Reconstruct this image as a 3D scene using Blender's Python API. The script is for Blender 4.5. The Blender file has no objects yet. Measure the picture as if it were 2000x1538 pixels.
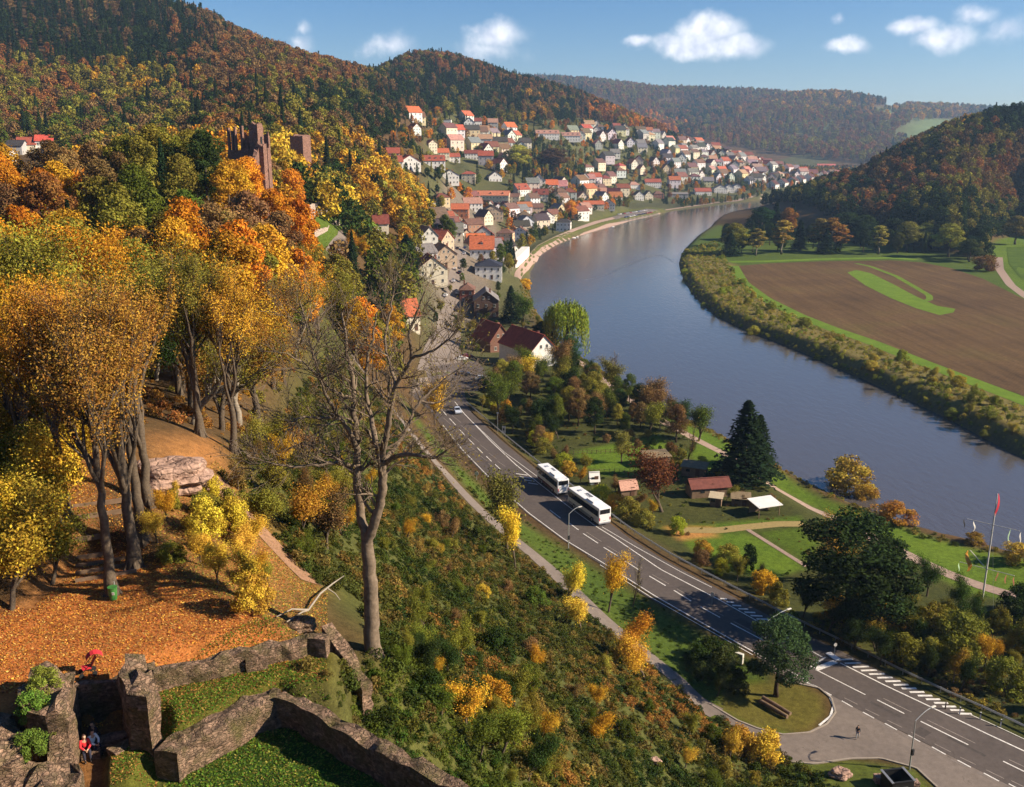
import bpy, bmesh, math, random
import numpy as np
from mathutils import Vector, Matrix
R = math.radians
rng = random.Random(7)
S = bpy.context.scene
C = S.collection
# ------------------------------------------------------------------ camera
TH, F, CX, CY, CZ = R(14.9), 1800.0, 1000.0, 769.0, 73.0
cam_d = bpy.data.cameras.new('camera'); cam = bpy.data.objects.new('camera', cam_d); C.objects.link(cam)
cam_d.sensor_width = 36; cam_d.lens = 32.4; cam_d.clip_end = 30000; cam_d.clip_start = .5
cam.location = (0, 0, CZ); cam.rotation_euler = (R(90) - TH, 0, 0)
S.camera = cam
def ray(px, py):
    u, v = (px - CX) / F, (CY - py) / F
    return u, math.cos(TH) + v * math.sin(TH), -math.sin(TH) + v * math.cos(TH)
def onz(px, py, z):
    X, Y, Z = ray(px, py); t = (z - CZ) / Z
    return (X * t, Y * t)
def atr(px, py, r):
    X, Y, Z = ray(px, py); k = r / math.hypot(X, Y)
    return (X * k, Y * k, CZ + Z * k)
# ------------------------------------------------------------------ terrain
# ground control points: places whose height above the river is known, and slopes known by distance
ZP = [(0,1330,48),(0,1250,48),(220,1170,48),(100,1200,48),(400,1200,48),(500,1240,47.5),(300,1270,48),(170,1450,45.5),(60,1500,46),
 (450,1450,44),(350,1510,44),(600,1530,43),(400,1350,46),(180,1060,49.3),(180,990,50.3),(170,930,51.4),(100,880,52),(20,1000,50),(20,1120,49),(300,1000,49.3),(350,880,49.8),(440,960,47.3),
 (520,1040,45),(600,1130,43.5),(460,880,47),(380,1100,48),(450,1150,47.2),(725,1270,44.5),(630,1290,44.5),(700,1100,38),(700,950,26),(800,1000,24),
 (800,1150,34),(900,1250,33),(900,1450,38),(1000,1350,30),(1000,1500,34),(1150,1350,19),(1150,1500,24),(1250,1538,19),(1300,1400,12),(1400,1500,9.5),
 (1000,1200,19),(900,1100,20),(690,700,22),(760,790,16),(830,880,12),(930,990,9.5),(1050,1090,8.5),(1180,1215,8),(1400,1400,6.8),(1500,1440,6.2),
 (640,600,27),(600,800,38),(550,700,42),(870,850,6),(1000,1000,6),(1200,1150,6),(1400,1300,6),(1600,1400,6),(1800,1500,6),(2000,1500,6),(1700,1535,6.5),
 (900,780,6),(900,700,6),(900,600,6.5),(830,640,7),(910,500,8),(915,450,10),(1000,600,6),(1050,700,6),(1000,500,7),
 (1950,1300,5.5),(1700,1200,5),(1500,1100,5),(1350,1000,5),(1200,850,5),(1450,1040,4.5),(1350,950,4.5),(1100,760,5),
 (1900,1100,3),(1700,990,3),(1500,900,3),(1350,840,3),(1200,750,3),(1500,510,4),(1900,620,4),(2000,780,4),(1700,650,4),(1400,480,4),
 (1700,490,4),(1950,490,5.5),(2000,500,6),(2000,440,7.5),(1960,560,5),(1960,500,5.5),(2060,480,6.5),(2060,580,5),(2150,560,5),(1500,1000,0),(1700,860,0),(1300,700,0),(1200,600,0),(1300,480,0),
 (885,457,10),(1100,430,6),(1250,408,6),(1400,385,5),(1190,388,7)]
RP = [(500,450,140,14),(300,400,170,15),(100,400,170,15),(100,330,300,15),(0,330,300,15),(300,300,350,15),(400,300,300,14),(550,360,200,14),(0,450,110,14),(250,500,110,14),
 (0,200,750,14),(0,100,950,14),(0,0,1150,14),(0,-100,1500,14),(300,100,900,14),(300,0,1150,14),(200,-70,1350,14),(380,0,1150,14),(470,50,1150,14),(600,105,1150,12),
 (500,200,600,14),(700,250,600,14),(700,200,800,14),(700,120,1150,14),(800,105,1500,15),(900,115,1500,15),(1000,140,1600,15),(1100,165,1650,15),(1200,205,1700,13),(1310,255,1750,10),
 (900,200,1200,14),(1100,230,1300,12),(1000,190,1350,14),(1200,250,1450,4),(740,330,480,14),(760,400,420,14),(700,450,330,8),(600,450,250,12),(630,330,420,14),(780,230,900,12),
 (1200,158,4000,20),(1080,150,4200,20),(1350,170,4000,20),(1480,188,3800,20),(1600,180,3700,20),(1680,185,3800,20),(1740,200,4000,20),(1850,212,4500,20),(1920,222,4800,20),(2100,225,4800,20),
 (1300,220,3300,20),(1500,250,2900,20),(1700,260,2900,20),(1830,250,3300,0),(1760,290,2700,5),(1900,265,3300,5),(1350,260,2600,15),
 (2000,205,980,22),(1900,235,920,26),(1850,268,880,32),(1760,308,860,34),(1700,338,840,30),(1650,352,850,22),(1900,350,780,14),(2000,350,780,14),(1900,430,680,12),(2000,420,640,12),(1780,420,720,12)]
GP = [(490,280,55),(470,300,56),(585,380,60),(615,600,88),(50,600,69),(0,600,68),(100,600,69),(670,312,45),(400,1600,180),(600,1500,110),(0,2000,300),(700,2200,120),(1000,2300,100),(1300,2400,60),
 (880,1000,35),(880,900,22),(960,950,22),(800,675,40),(765,740,58),(800,333+430,56),(850,800,60),(1550,1600,13),(1150,1350,67),(1150,1500,104),(1300,1600,87),(1400,1700,65),(1300,1450,36),(1500,1800,44),(1000,1150,66),
 (1000,1250,88),(900,1000,76),(830,1000,92),(900,1020,53),(1000,1000,48),(1100,1150,44),(1100,1050,21),(1000,850,13),(1650,2200,28),(1400,2300,30),(1800,2200,28),(1700,1400,8),(1500,1300,4),
 (1800,1200,40),(1900,1300,60),(2100,1500,90),(2300,1000,130),(2300,700,9),(2300,300,4),(2300,150,5),(2300,100,6),(2500,60,10),(-400,60,48),(-400,100,56),(-400,300,60),(-400,700,110),(-400,1500,300),(-400,40,46),
 (200,20,44),(800,20,42),(1400,20,36),(2000,30,28),(1200,35,30),(1600,45,18),(1900,60,9),(2000,80,6),(1000,7000,80),(300,7000,200),(2000,7000,60),(1400,7000,60)]
pts = []
for px, py, z in ZP: x, y = onz(px, py, z); pts.append((x, y, z))
for px, py, r, c in RP: x, y, z = atr(px, py, r); pts.append((x, y, z - c))
for px, r, z in GP: x, y, _ = atr(px, 300, r); pts.append((x, y, z))
pts = np.array(pts)
def feat(x, y):
    return np.stack([np.arctan2(x, y) * 1.6, np.log(np.hypot(x, y))], -1)
def tps(r2): return np.where(r2 > 0, .5 * r2 * np.log(np.maximum(r2, 1e-12)), 0)
P = feat(pts[:, 0], pts[:, 1]); zv = pts[:, 2]
n = len(P)
K = tps(((P[:, None] - P[None]) ** 2).sum(-1)) + np.eye(n) * .002
A = np.zeros((n + 3, n + 3)); A[:n, :n] = K; A[:n, n] = 1; A[:n, n+1:] = P; A[n, :n] = 1; A[n+1:, :n] = P.T
W = np.linalg.solve(A, np.concatenate([zv, [0, 0, 0]]))
def natural(x, y):
    sh = x.shape; f = feat(x.ravel(), y.ravel()); out = np.empty(len(f))
    for i in range(0, len(f), 40000):
        g = f[i:i+40000]
        out[i:i+40000] = tps(((g[:, None] - P[None]) ** 2).sum(-1)) @ W[:n] + W[n] + g @ W[n+1:]
    return out.reshape(sh)
def sdist(x, y, poly):
    "signed distance to polygon, negative inside"
    p = np.array(poly, float); q = np.roll(p, -1, 0); best = np.full(x.shape, 1e18); ins = np.zeros(x.shape, bool)
    for (ax, ay), (bx, by) in zip(p, q):
        dx, dy = bx - ax, by - ay; L = dx * dx + dy * dy + 1e-12
        t = np.clip(((x - ax) * dx + (y - ay) * dy) / L, 0, 1)
        best = np.minimum(best, (x - ax - t * dx) ** 2 + (y - ay - t * dy) ** 2)
        c = ((ay > y) != (by > y)) & (x < dx * (y - ay) / (dy if dy else 1e-12) + ax); ins ^= c
    d = np.sqrt(best); return np.where(ins, -d, d)
def pz(lst, z): return [onz(a, b, z) for a, b in lst]
def ss(a, b, t): t = np.clip((t - a) / (b - a), 0, 1); return t * t * (3 - 2 * t)
# river
LB = [(2060,1112),(1990,1088),(1900,1062),(1800,1038),(1720,1008),(1620,958),(1500,900),(1400,845),(1300,798),(1230,758),(1165,715),(1110,680),(1075,640),(1045,600),(1034,560),(1040,530),(1060,497),(1090,478),(1130,462),(1170,449),(1230,432),(1280,421),(1320,412),(1380,404),(1440,397),(1500,390),(1580,382),(1680,372)]
RB = [(1680,384),(1560,396),(1480,404),(1440,421),(1400,436),(1360,462),(1332,490),(1322,515),(1330,545),(1352,580),(1390,615),(1450,645),(1520,672),(1600,705),(1680,742),(1760,778),(1830,812),(1900,848),(1960,882),(2060,925)]
river = [(190,60)] + pz(LB, 0) + pz(RB, 0) + [(300,150),(420,120),(420,40)]
river[0] = (250, 30)
roadL = [(800,770),(838,800),(862,832),(900,880),(960,942),(1030,1004),(1100,1056),(1176,1102),(1278,1167),(1385,1228),(1474,1278),(1573,1331),(1624,1359),(1695,1397),(1785,1441),(1873,1486),(1990,1545),(2100,1600)]
roadR = [(905,740),(908,775),(920,806),(985,866),(1053,922),(1130,976),(1227,1050),(1297,1094),(1385,1142),(1522,1214),(1661,1282),(1752,1328),(1838,1371),(1893,1397),(1967,1431),(2060,1475),(2150,1520)]
apron = [(1474,1279),(1530,1330),(1600,1345),(1624,1365),(1632,1392),(1615,1415),(1580,1432),(1530,1436),(1480,1424),(1440,1408),(1385,1375),(1375,1383),(1420,1412),(1470,1440),(1525,1462),(1530,1486),(1590,1492),(1660,1482),(1720,1481),(1790,1500),(1830,1538),(1870,1580),(2100,1600),(1873,1486),(1695,1397),(1573,1331)]
road_w = pz(roadL, 6) + pz(roadR[::-1], 6)
apron_w = pz(apron, 6)
field_px = [(1440,520),(1500,515),(1600,511),(1740,509),(1800,513),(1860,525),(1920,545),(2000,585),(2060,600),(2100,850),(1990,770),(1900,742),(1800,705),(1700,665),(1620,640),(1560,615),(1500,585),(1460,555)]
field_w = pz(field_px, 4)
flat_zone = pz([(1330,480),(1400,440),(1700,470),(1900,505),(2100,600),(2200,900),(2000,840),(1800,790),(1600,690),(1450,625),(1360,570),(1335,520)], 4)
east_zone = pz([(1925,486),(1950,468),(2000,458),(2400,455),(2500,640),(2400,900),(2150,800),(2050,610),(1990,575)], 5)
garden_zone = pz([(1110,850),(1250,840),(1400,900),(1560,1000),(1600,1180),(1430,1110),(1300,1030),(1180,960)], 4.5)
terr_zone = pz([(-60,1210),(60,1190),(130,1120),(180,1085),(300,1110),(420,1170),(560,1230),(560,1250),(330,1300),(240,1324),(150,1336),(110,1345),(60,1360),(0,1405),(-60,1420)], 48)
grass_zone = [onz(*q_) for q_ in ((300,1500,46),(330,1475,46.3),(400,1430,46.5),(500,1378,46.5),(545,1362,46.5),(640,1405,46.2),(700,1440,46.2),(830,1508,46),(960,1590,46),(960,1700,45),(250,1700,45))]
court_zone = [onz(*q_) for q_ in ((100,1560,45.5),(100,1500,46),(112,1440,47.2),(130,1350,48.2),(150,1339,47.9),(235,1329,47.9),(290,1342,47.7),(296,1375,47.3),(286,1400,46.9),(262,1425,46.6),(215,1450,46.3),(205,1500,45.5),(190,1560,45.5))]
mid_zone = [onz(*q_) for q_ in ((300,1316,47.4),(380,1297,47.4),(450,1282,47.4),(600,1247,47.4),(650,1262,47.4),(640,1340,46.6),(545,1350,46.6),(500,1364,46.6),(400,1414,46.6),(322,1462,46.6),(300,1420,46.6))]
west_zone = [onz(*q_) for q_ in ((298,1385,47.3),(312,1400,46.6),(322,1462,46.6),(305,1560,46.2),(215,1560,45.9),(212,1470,46.0),(232,1448,46.3),(266,1424,46.5),(290,1402,46.8))]
quay_zone = pz([(1003,562),(1005,535),(1022,508),(1050,477),(1085,459),(1120,444),(1160,430),(1200,417),(1262,404),(1296,407),(1292,418),(1240,430),(1200,440),(1150,455),(1110,471),(1072,490),(1042,512),(1022,538),(1012,562)], 3)
NA, NR = 520, 860
az = np.linspace(R(-63), R(63), NA); lr = np.linspace(math.log(11), math.log(9000), NR)
AZ, LR = np.meshgrid(az, lr)
GX, GY = np.exp(LR) * np.sin(AZ), np.exp(LR) * np.cos(AZ)
H = natural(GX, GY)
rr = np.exp(LR)
H = np.clip(H, 1.2, 350)
# gentle natural unevenness
nz = sum(np.sin(GX / s * 1.3 + k) * np.cos(GY / s * 1.1 + 2 * k) for k, s in enumerate((5., 11., 23.))) / 3
H += nz * .35 * ss(25, 60, rr) * (H > 8)
nb = sum(np.sin(GX / s + 3 * k) * np.cos(GY / s * .9 + k) for k, s in enumerate((60., 110., 190.))) / 3
H += nb * ss(350, 900, rr) * np.clip((H - 60) / 12, 0, 9) * (1 - ss(R(16), R(18), AZ) * (rr < 1500))
nf = sum(np.sin(GX / s + 2 * k + np.sin(GY / s * .7)) * np.cos(GY / s * 1.2 + k) for k, s in enumerate((170., 290., 430.))) / 3
H += nf * 34 * ss(2350, 3300, rr) * np.clip((H - 40) / 60, 0, 1)
for poly, z, f in ((east_zone, 5, 30), (flat_zone, 4, 14), (garden_zone, 4.5, 10), (apron_w, 6, 5), (road_w, 6, 5), (quay_zone, 3, 4), (terr_zone, 48, 2), (mid_zone, 46.95, 1.5), (west_zone, 46.3, .8), (grass_zone, 45.3, .8), (court_zone, 45.75, .4)):
    d = sdist(GX, GY, poly); H = z + (H - z) * ss(0, f, d)
d = sdist(GX, GY, river)
H = np.where(d < 0, -1.6, np.minimum(H, -.5 + (H + .5) * ss(0, 7, d) + .35 * (d > 0) * ss(0, 1, d)))
RIVD = d
def hgt(x, y):
    x = np.asarray(x, float); y = np.asarray(y, float)
    a = (np.arctan2(x, y) - az[0]) / (az[1] - az[0]); l = (np.log(np.hypot(x, y) + 1e-9) - lr[0]) / (lr[1] - lr[0])
    a = np.clip(a, 0, NA - 1.001); l = np.clip(l, 0, NR - 1.001); i = a.astype(int); j = l.astype(int); a -= i; l -= j
    return (H[j, i] * (1 - a) + H[j, i+1] * a) * (1 - l) + (H[j+1, i] * (1 - a) + H[j+1, i+1] * a) * l
def h1(x, y): return float(hgt(x, y))
def ground_at(px, py, lift=0.0):
    "where the line of sight through a place in the photograph first meets the ground"
    X, Y, Z = ray(px, py); k = 1 / math.hypot(X, Y)
    rs = np.exp(np.linspace(math.log(14), math.log(8500), 3000)); xs, ys, zs = X * k * rs, Y * k * rs, CZ + Z * k * rs
    hit = np.nonzero(zs <= hgt(xs, ys) + lift)[0]
    if len(hit) == 0: i = len(rs) - 1
    else: i = int(hit[0])
    if i > 0:
        lo, hi = rs[i-1], rs[i]
        for _ in range(12):
            m = (lo + hi) / 2
            if CZ + Z * k * m <= h1(X * k * m, Y * k * m) + lift: hi = m
            else: lo = m
        r = hi
    else: r = rs[0]
    return X * k * r, Y * k * r, h1(X * k * r, Y * k * r)
def topx(x, y, z):
    a = y * math.cos(TH) - (z - CZ) * math.sin(TH); b = y * math.sin(TH) + (z - CZ) * math.cos(TH)
    return CX + F * x / a, CY - F * b / a
# ------------------------------------------------------------------ helpers
def put(o, parent=None):
    C.objects.link(o)
    if parent: o.parent = parent
    return o
def tag(o, label=None, cat=None, group=None, kind=None):
    if label: o['label'] = label
    if cat: o['category'] = cat
    if group: o['group'] = group
    if kind: o['kind'] = kind
    return o
def empty(name, loc, rz=0, label=None, cat=None, group=None):
    o = bpy.data.objects.new(name, None); o.location = loc; o.rotation_euler = (0, 0, rz); o.empty_display_size = .2; put(o)
    return tag(o, label, cat, group)
class MB:
    def __init__(s): s.v, s.f, s.m = [], [], []
    def add(s, vs, fs, m=0):
        b = len(s.v); s.v += [tuple(p) for p in vs]; s.f += [tuple(i + b for i in f) for f in fs]; s.m += [m] * len(fs); return s
    def box(s, c, d, m=0, rz=0, rx=0):
        x, y, z = d[0] / 2, d[1] / 2, d[2] / 2
        M = Matrix.Rotation(rz, 3, 'Z') @ Matrix.Rotation(rx, 3, 'X')
        vs = [Vector(c) + M @ Vector((sx * x, sy * y, sz * z)) for sz in (-1, 1) for sy in (-1, 1) for sx in (-1, 1)]
        return s.add(vs, [(0,2,3,1),(4,5,7,6),(0,1,5,4),(2,6,7,3),(0,4,6,2),(1,3,7,5)], m)
    def tube(s, ps, rs, k=8, m=0, cap=True):
        ps = [Vector(p) for p in ps]; b = len(s.v); up = None; N = len(ps)
        if not hasattr(rs, '__len__'): rs = [rs] * N
        for i, p in enumerate(ps):
            t = (ps[min(i+1, N-1)] - ps[max(i-1, 0)]).normalized()
            if up is None: up = t.orthogonal().normalized()
            else:
                up = up - t * up.dot(t); up = up.normalized() if up.length > 1e-6 else t.orthogonal().normalized()
            w = t.cross(up)
            for j in range(k):
                a = 2 * math.pi * j / k; s.v.append(tuple(p + (up * math.cos(a) + w * math.sin(a)) * rs[i]))
        for i in range(N - 1):
            for j in range(k):
                s.f.append((b+i*k+j, b+i*k+(j+1) % k, b+(i+1)*k+(j+1) % k, b+(i+1)*k+j)); s.m.append(m)
        if cap:
            s.f.append(tuple(b + j for j in range(k))[::-1]); s.m.append(m)
            s.f.append(tuple(b + (N-1)*k + j for j in range(k))); s.m.append(m)
        return s
    def build(s, name, mat, parent=None, loc=None, smooth=False):
        me = bpy.data.meshes.new(name); me.from_pydata(s.v, [], s.f); mats = mat if isinstance(mat, (list, tuple)) else [mat]
        for x in mats: me.materials.append(x)
        if len(mats) > 1: me.polygons.foreach_set('material_index', s.m)
        if smooth: me.polygons.foreach_set('use_smooth', [True] * len(s.f))
        me.update(); o = bpy.data.objects.new(name, me); put(o, parent)
        if loc is not None: o.location = loc
        return o
def np_mesh(name, V, Q, mats, mi=None, attr=None, smooth=False):
    "V (n,3), Q (m,4) numpy -> mesh data"
    me = bpy.data.meshes.new(name); k = Q.shape[1]
    me.vertices.add(len(V)); me.vertices.foreach_set('co', V.astype(np.float32).ravel())
    me.loops.add(Q.size); me.loops.foreach_set('vertex_index', Q.astype(np.int32).ravel())
    me.polygons.add(len(Q)); me.polygons.foreach_set('loop_start', np.arange(0, Q.size, k, dtype=np.int32)); me.polygons.foreach_set('loop_total', np.full(len(Q), k, np.int32))
    for x in mats: me.materials.append(x)
    if mi is not None: me.polygons.foreach_set('material_index', mi.astype(np.int32))
    if smooth: me.polygons.foreach_set('use_smooth', np.ones(len(Q), bool))
    me.update(calc_edges=True)
    for nm, a in (attr or {}).items():
        if a.ndim == 2:
            at = me.color_attributes.new(nm, 'FLOAT_COLOR', 'POINT'); c = np.ones((len(V), 4), np.float32); c[:, :3] = a; at.data.foreach_set('color', c.ravel())
        else:
            at = me.attributes.new(nm, 'FLOAT', 'POINT'); at.data.foreach_set('value', a.astype(np.float32))
    return me
# ------------------------------------------------------------------ materials
class NT:
    def __init__(s, name):
        s.mat = bpy.data.materials.new(name); s.mat.use_nodes = True; s.t = s.mat.node_tree; s.t.nodes.clear()
        s.out = s.n('ShaderNodeOutputMaterial')
    def n(s, kind, **kw):
        x = s.t.nodes.new(kind)
        for k, v in kw.items():
            if k.startswith('i_'): x.inputs[k[2:]].default_value = v
            else: setattr(x, k, v)
        return x
    def l(s, a, b): s.t.links.new(a, b)
    def noise(s, scale, detail=4, coord='Object', rough=.6, dist=0):
        tc = s.n('ShaderNodeTexCoord') if coord != 'World' else s.n('ShaderNodeNewGeometry')
        x = s.n('ShaderNodeTexNoise'); x.inputs['Scale'].default_value = scale; x.inputs['Detail'].default_value = detail; x.inputs['Roughness'].default_value = rough; x.inputs['Distortion'].default_value = dist
        s.l(tc.outputs['Position' if coord == 'World' else coord], x.inputs['Vector']); return x.outputs['Fac']
    def ramp(s, fac, stops):
        x = s.n('ShaderNodeValToRGB'); e = x.color_ramp.elements
        while len(e) < len(stops): e.new(.5)
        for q, (p, c) in zip(e, stops): q.position = p; q.color = (*c, 1) if len(c) == 3 else c
        s.l(fac, x.inputs['Fac']); return x.outputs['Color']
    def mul(s, a, b, fac=1.0, mode='MULTIPLY'):
        x = s.n('ShaderNodeMix', data_type='RGBA', blend_type=mode)
        x.inputs[0].default_value = fac if not hasattr(fac, 'links') else 0
        if hasattr(fac, 'links'): s.l(fac, x.inputs[0])
        for v, k in ((a, 6), (b, 7)):
            if hasattr(v, 'links'): s.l(v, x.inputs[k])
            else: x.inputs[k].default_value = (*v, 1) if len(v) == 3 else v
        return x.outputs[2]
    def bsdf(s, col, rough=.8, spec=.3, metal=0, bump=None, bs=.3, bd=.05):
        x = s.n('ShaderNodeBsdfPrincipled'); x.inputs['Roughness'].default_value = rough; x.inputs['Specular IOR Level'].default_value = spec; x.inputs['Metallic'].default_value = metal
        if hasattr(col, 'links'): s.l(col, x.inputs['Base Color'])
        else: x.inputs['Base Color'].default_value = (*col, 1)
        if bump is not None:
            b = s.n('ShaderNodeBump'); b.inputs['Strength'].default_value = bs; b.inputs['Distance'].default_value = bd; s.l(bump, b.inputs['Height']); s.l(b.outputs[0], x.inputs['Normal'])
        s.l(x.outputs[0], s.out.inputs['Surface']); return x
def plain(name, col, rough=.7, var=.25, scale=3, spec=.3, metal=0, bs=.2, bd=.02, coord='Object'):
    t = NT(name); f = t.noise(scale, 5, coord)
    c = t.mul(col, t.ramp(f, [(.25, (1-var,)*3), (.75, (1+var*.6,)*3)]))
    t.bsdf(c, rough, spec, metal, bump=f, bs=bs, bd=bd); return t.mat
def leafmat(name, src):
    t = NT(name)
    if src == 'object': a = t.n('ShaderNodeObjectInfo').outputs['Color']
    elif src == 'instance': x = t.n('ShaderNodeAttribute', attribute_type='INSTANCER', attribute_name='tint'); a = x.outputs['Color']
    else: x = t.n('ShaderNodeAttribute', attribute_name='tint'); a = x.outputs['Color']
    v = t.n('ShaderNodeAttribute', attribute_name='shade').outputs['Fac']
    hsv = t.n('ShaderNodeHueSaturation'); t.l(a, hsv.inputs['Color'])
    m1 = t.n('ShaderNodeMapRange'); m1.inputs['To Min'].default_value = .475; m1.inputs['To Max'].default_value = .53; t.l(v, m1.inputs['Value']); t.l(m1.outputs[0], hsv.inputs['Hue'])
    m2 = t.n('ShaderNodeMapRange'); m2.inputs['To Min'].default_value = .5; m2.inputs['To Max'].default_value = 1.45; t.l(v, m2.inputs['Value']); t.l(m2.outputs[0], hsv.inputs['Value'])
    d = t.n('ShaderNodeBsdfDiffuse'); tr = t.n('ShaderNodeBsdfTranslucent'); t.l(hsv.outputs[0], d.inputs['Color']); t.l(hsv.outputs[0], tr.inputs['Color'])
    mx = t.n('ShaderNodeMixShader'); mx.inputs[0].default_value = .15; t.l(d.outputs[0], mx.inputs[1]); t.l(tr.outputs[0], mx.inputs[2]); t.l(mx.outputs[0], t.out.inputs['Surface'])
    return t.mat
M = {}
M['leaf'] = leafmat('leaf_by_tree', 'object'); M['leaf_i'] = leafmat('leaf_far', 'instance'); M['leaf_v'] = leafmat('leaf_patch', 'attr')
M['bark'] = plain('bark', (.11,.083,.058), .9, .45, 6, .1, bs=.6, bd=.05)
M['bark_pale'] = plain('pale_bark', (.24,.2,.15), .9, .45, 3.5, .1, bs=.6, bd=.05)
M['bark_dark'] = plain('dark_bark', (.07,.05,.035), .9, .4, 6, .1, bs=.6, bd=.05)
M['stone'] = None
def stone(name, c1, c2, scale=2.2, moss=(.05,.06,.02), mossf=.45):
    t = NT(name); g0 = t.n('ShaderNodeNewGeometry'); dn = t.n('ShaderNodeTexNoise'); dn.inputs['Scale'].default_value = 1.7; dn.inputs['Detail'].default_value = 4; t.l(g0.outputs['Position'], dn.inputs['Vector']); g = t.n('ShaderNodeVectorMath', operation='MULTIPLY_ADD'); g.inputs[1].default_value = (.7,.7,.5); t.l(dn.outputs['Color'], g.inputs[0]); mpz = t.n('ShaderNodeVectorMath', operation='MULTIPLY'); mpz.inputs[1].default_value = (1,1,1.9); t.l(g0.outputs['Position'], mpz.inputs[0]); t.l(mpz.outputs[0], g.inputs[2]); vo = t.n('ShaderNodeTexVoronoi'); vo.inputs['Scale'].default_value = scale; t.l(g.outputs[0], vo.inputs['Vector'])
    e = t.n('ShaderNodeTexVoronoi', feature='DISTANCE_TO_EDGE'); e.inputs['Scale'].default_value = scale; t.l(g.outputs[0], e.inputs['Vector'])
    c = t.mul(c1, c2, vo.outputs['Color'], 'MIX'); n = t.noise(4, 6, 'World'); c = t.mul(c, t.ramp(n, [(.3, (.45,)*3), (.7, (1.3,)*3)]))
    c = t.mul(c, t.ramp(e.outputs['Distance'], [(0, (.74,)*3), (.1, (1,)*3)]))
    n2 = t.noise(.9, 6, 'World'); c = t.mul(c, moss, t.ramp(n2, [(mossf, (0,)*3), (mossf+.22, (.85,)*3)]), 'MIX')
    bm = t.mul(t.ramp(e.outputs['Distance'], [(0, (0,)*3), (.12, (1,)*3)]), n, .5, 'MIX')
    t.bsdf(c, .95, .1, bump=bm, bs=.9, bd=.12); return t.mat
M['stone'] = stone('ruin_stone', (.34,.215,.145), (.10,.075,.05), 4.6, (.09,.08,.028), .46)
M['sandstone'] = stone('castle_sandstone', (.30,.165,.125), (.22,.125,.09), 1.2, (.16,.09,.06), .55)
M['asphalt'] = None
def asphalt(name, base, warm):
    t = NT(name); n1 = t.noise(.12, 5, 'World'); n2 = t.noise(18, 3, 'World'); n3 = t.noise(1.3, 6, 'World', .7)
    c = t.ramp(n1, [(.3, base), (.7, warm)]); c = t.mul(c, t.ramp(n3, [(.3, (.8,)*3), (.7, (1.15,)*3)])); c = t.mul(c, t.ramp(n2, [(.3, (.82,)*3), (.7, (1.15,)*3)]))
    vo = t.n('ShaderNodeTexVoronoi', feature='DISTANCE_TO_EDGE'); vo.inputs['Scale'].default_value = .11; g = t.n('ShaderNodeNewGeometry')
    w = t.n('ShaderNodeVectorMath', operation='ADD'); nn = t.n('ShaderNodeTexNoise'); nn.inputs['Scale'].default_value = .5; sc = t.n('ShaderNodeVectorMath', operation='SCALE'); sc.inputs['Scale'].default_value = 5
    t.l(g.outputs['Position'], nn.inputs['Vector']); t.l(nn.outputs['Color'], sc.inputs[0]); t.l(g.outputs['Position'], w.inputs[0]); t.l(sc.outputs[0], w.inputs[1]); t.l(w.outputs[0], vo.inputs['Vector'])
    c = t.mul(c, t.ramp(vo.outputs['Distance'], [(0, (.5,)*3), (.006, (1,)*3)]), t.ramp(n1, [(.5, (0,)*3), (.6, (.8,)*3)]))
    t.bsdf(c, .85, .25, bump=n2, bs=.2, bd=.01); return t.mat
M['asphalt'] = asphalt('asphalt', (.082,.066,.058), (.108,.086,.074))
M['asphalt_old'] = asphalt('pale_asphalt', (.155,.125,.105), (.205,.165,.135))
M['gravel'] = plain('gravel_path', (.34,.245,.19), .95, .3, 1.5, .1, coord='World')
M['paint_white'] = plain('road_paint', (.72,.68,.62), .6, .35, 2.5, coord='World')
M['paint_old'] = plain('worn_paint', (.24,.20,.17), .8, .4, 3, coord='World')
def ground_mat():
    t = NT('ground_cover'); a = t.n('ShaderNodeAttribute', attribute_name='tint').outputs['Color']
    n1 = t.noise(1.2, 8, 'World', .75); n2 = t.noise(9, 4, 'World', .7); n3 = t.noise(.07, 5, 'World')
    c = t.mul(a, t.ramp(n1, [(.3, (.55,)*3), (.7, (1.4,)*3)])); c = t.mul(c, t.ramp(n2, [(.3, (.6,)*3), (.7, (1.4,)*3)])); c = t.mul(c, t.ramp(n3, [(.3, (.85,.9,.9)), (.7, (1.15,1.08,1))]))
    t.bsdf(c, .95, .1, bump=n2, bs=.8, bd=.08); return t.mat
M['ground'] = ground_mat()
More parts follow.
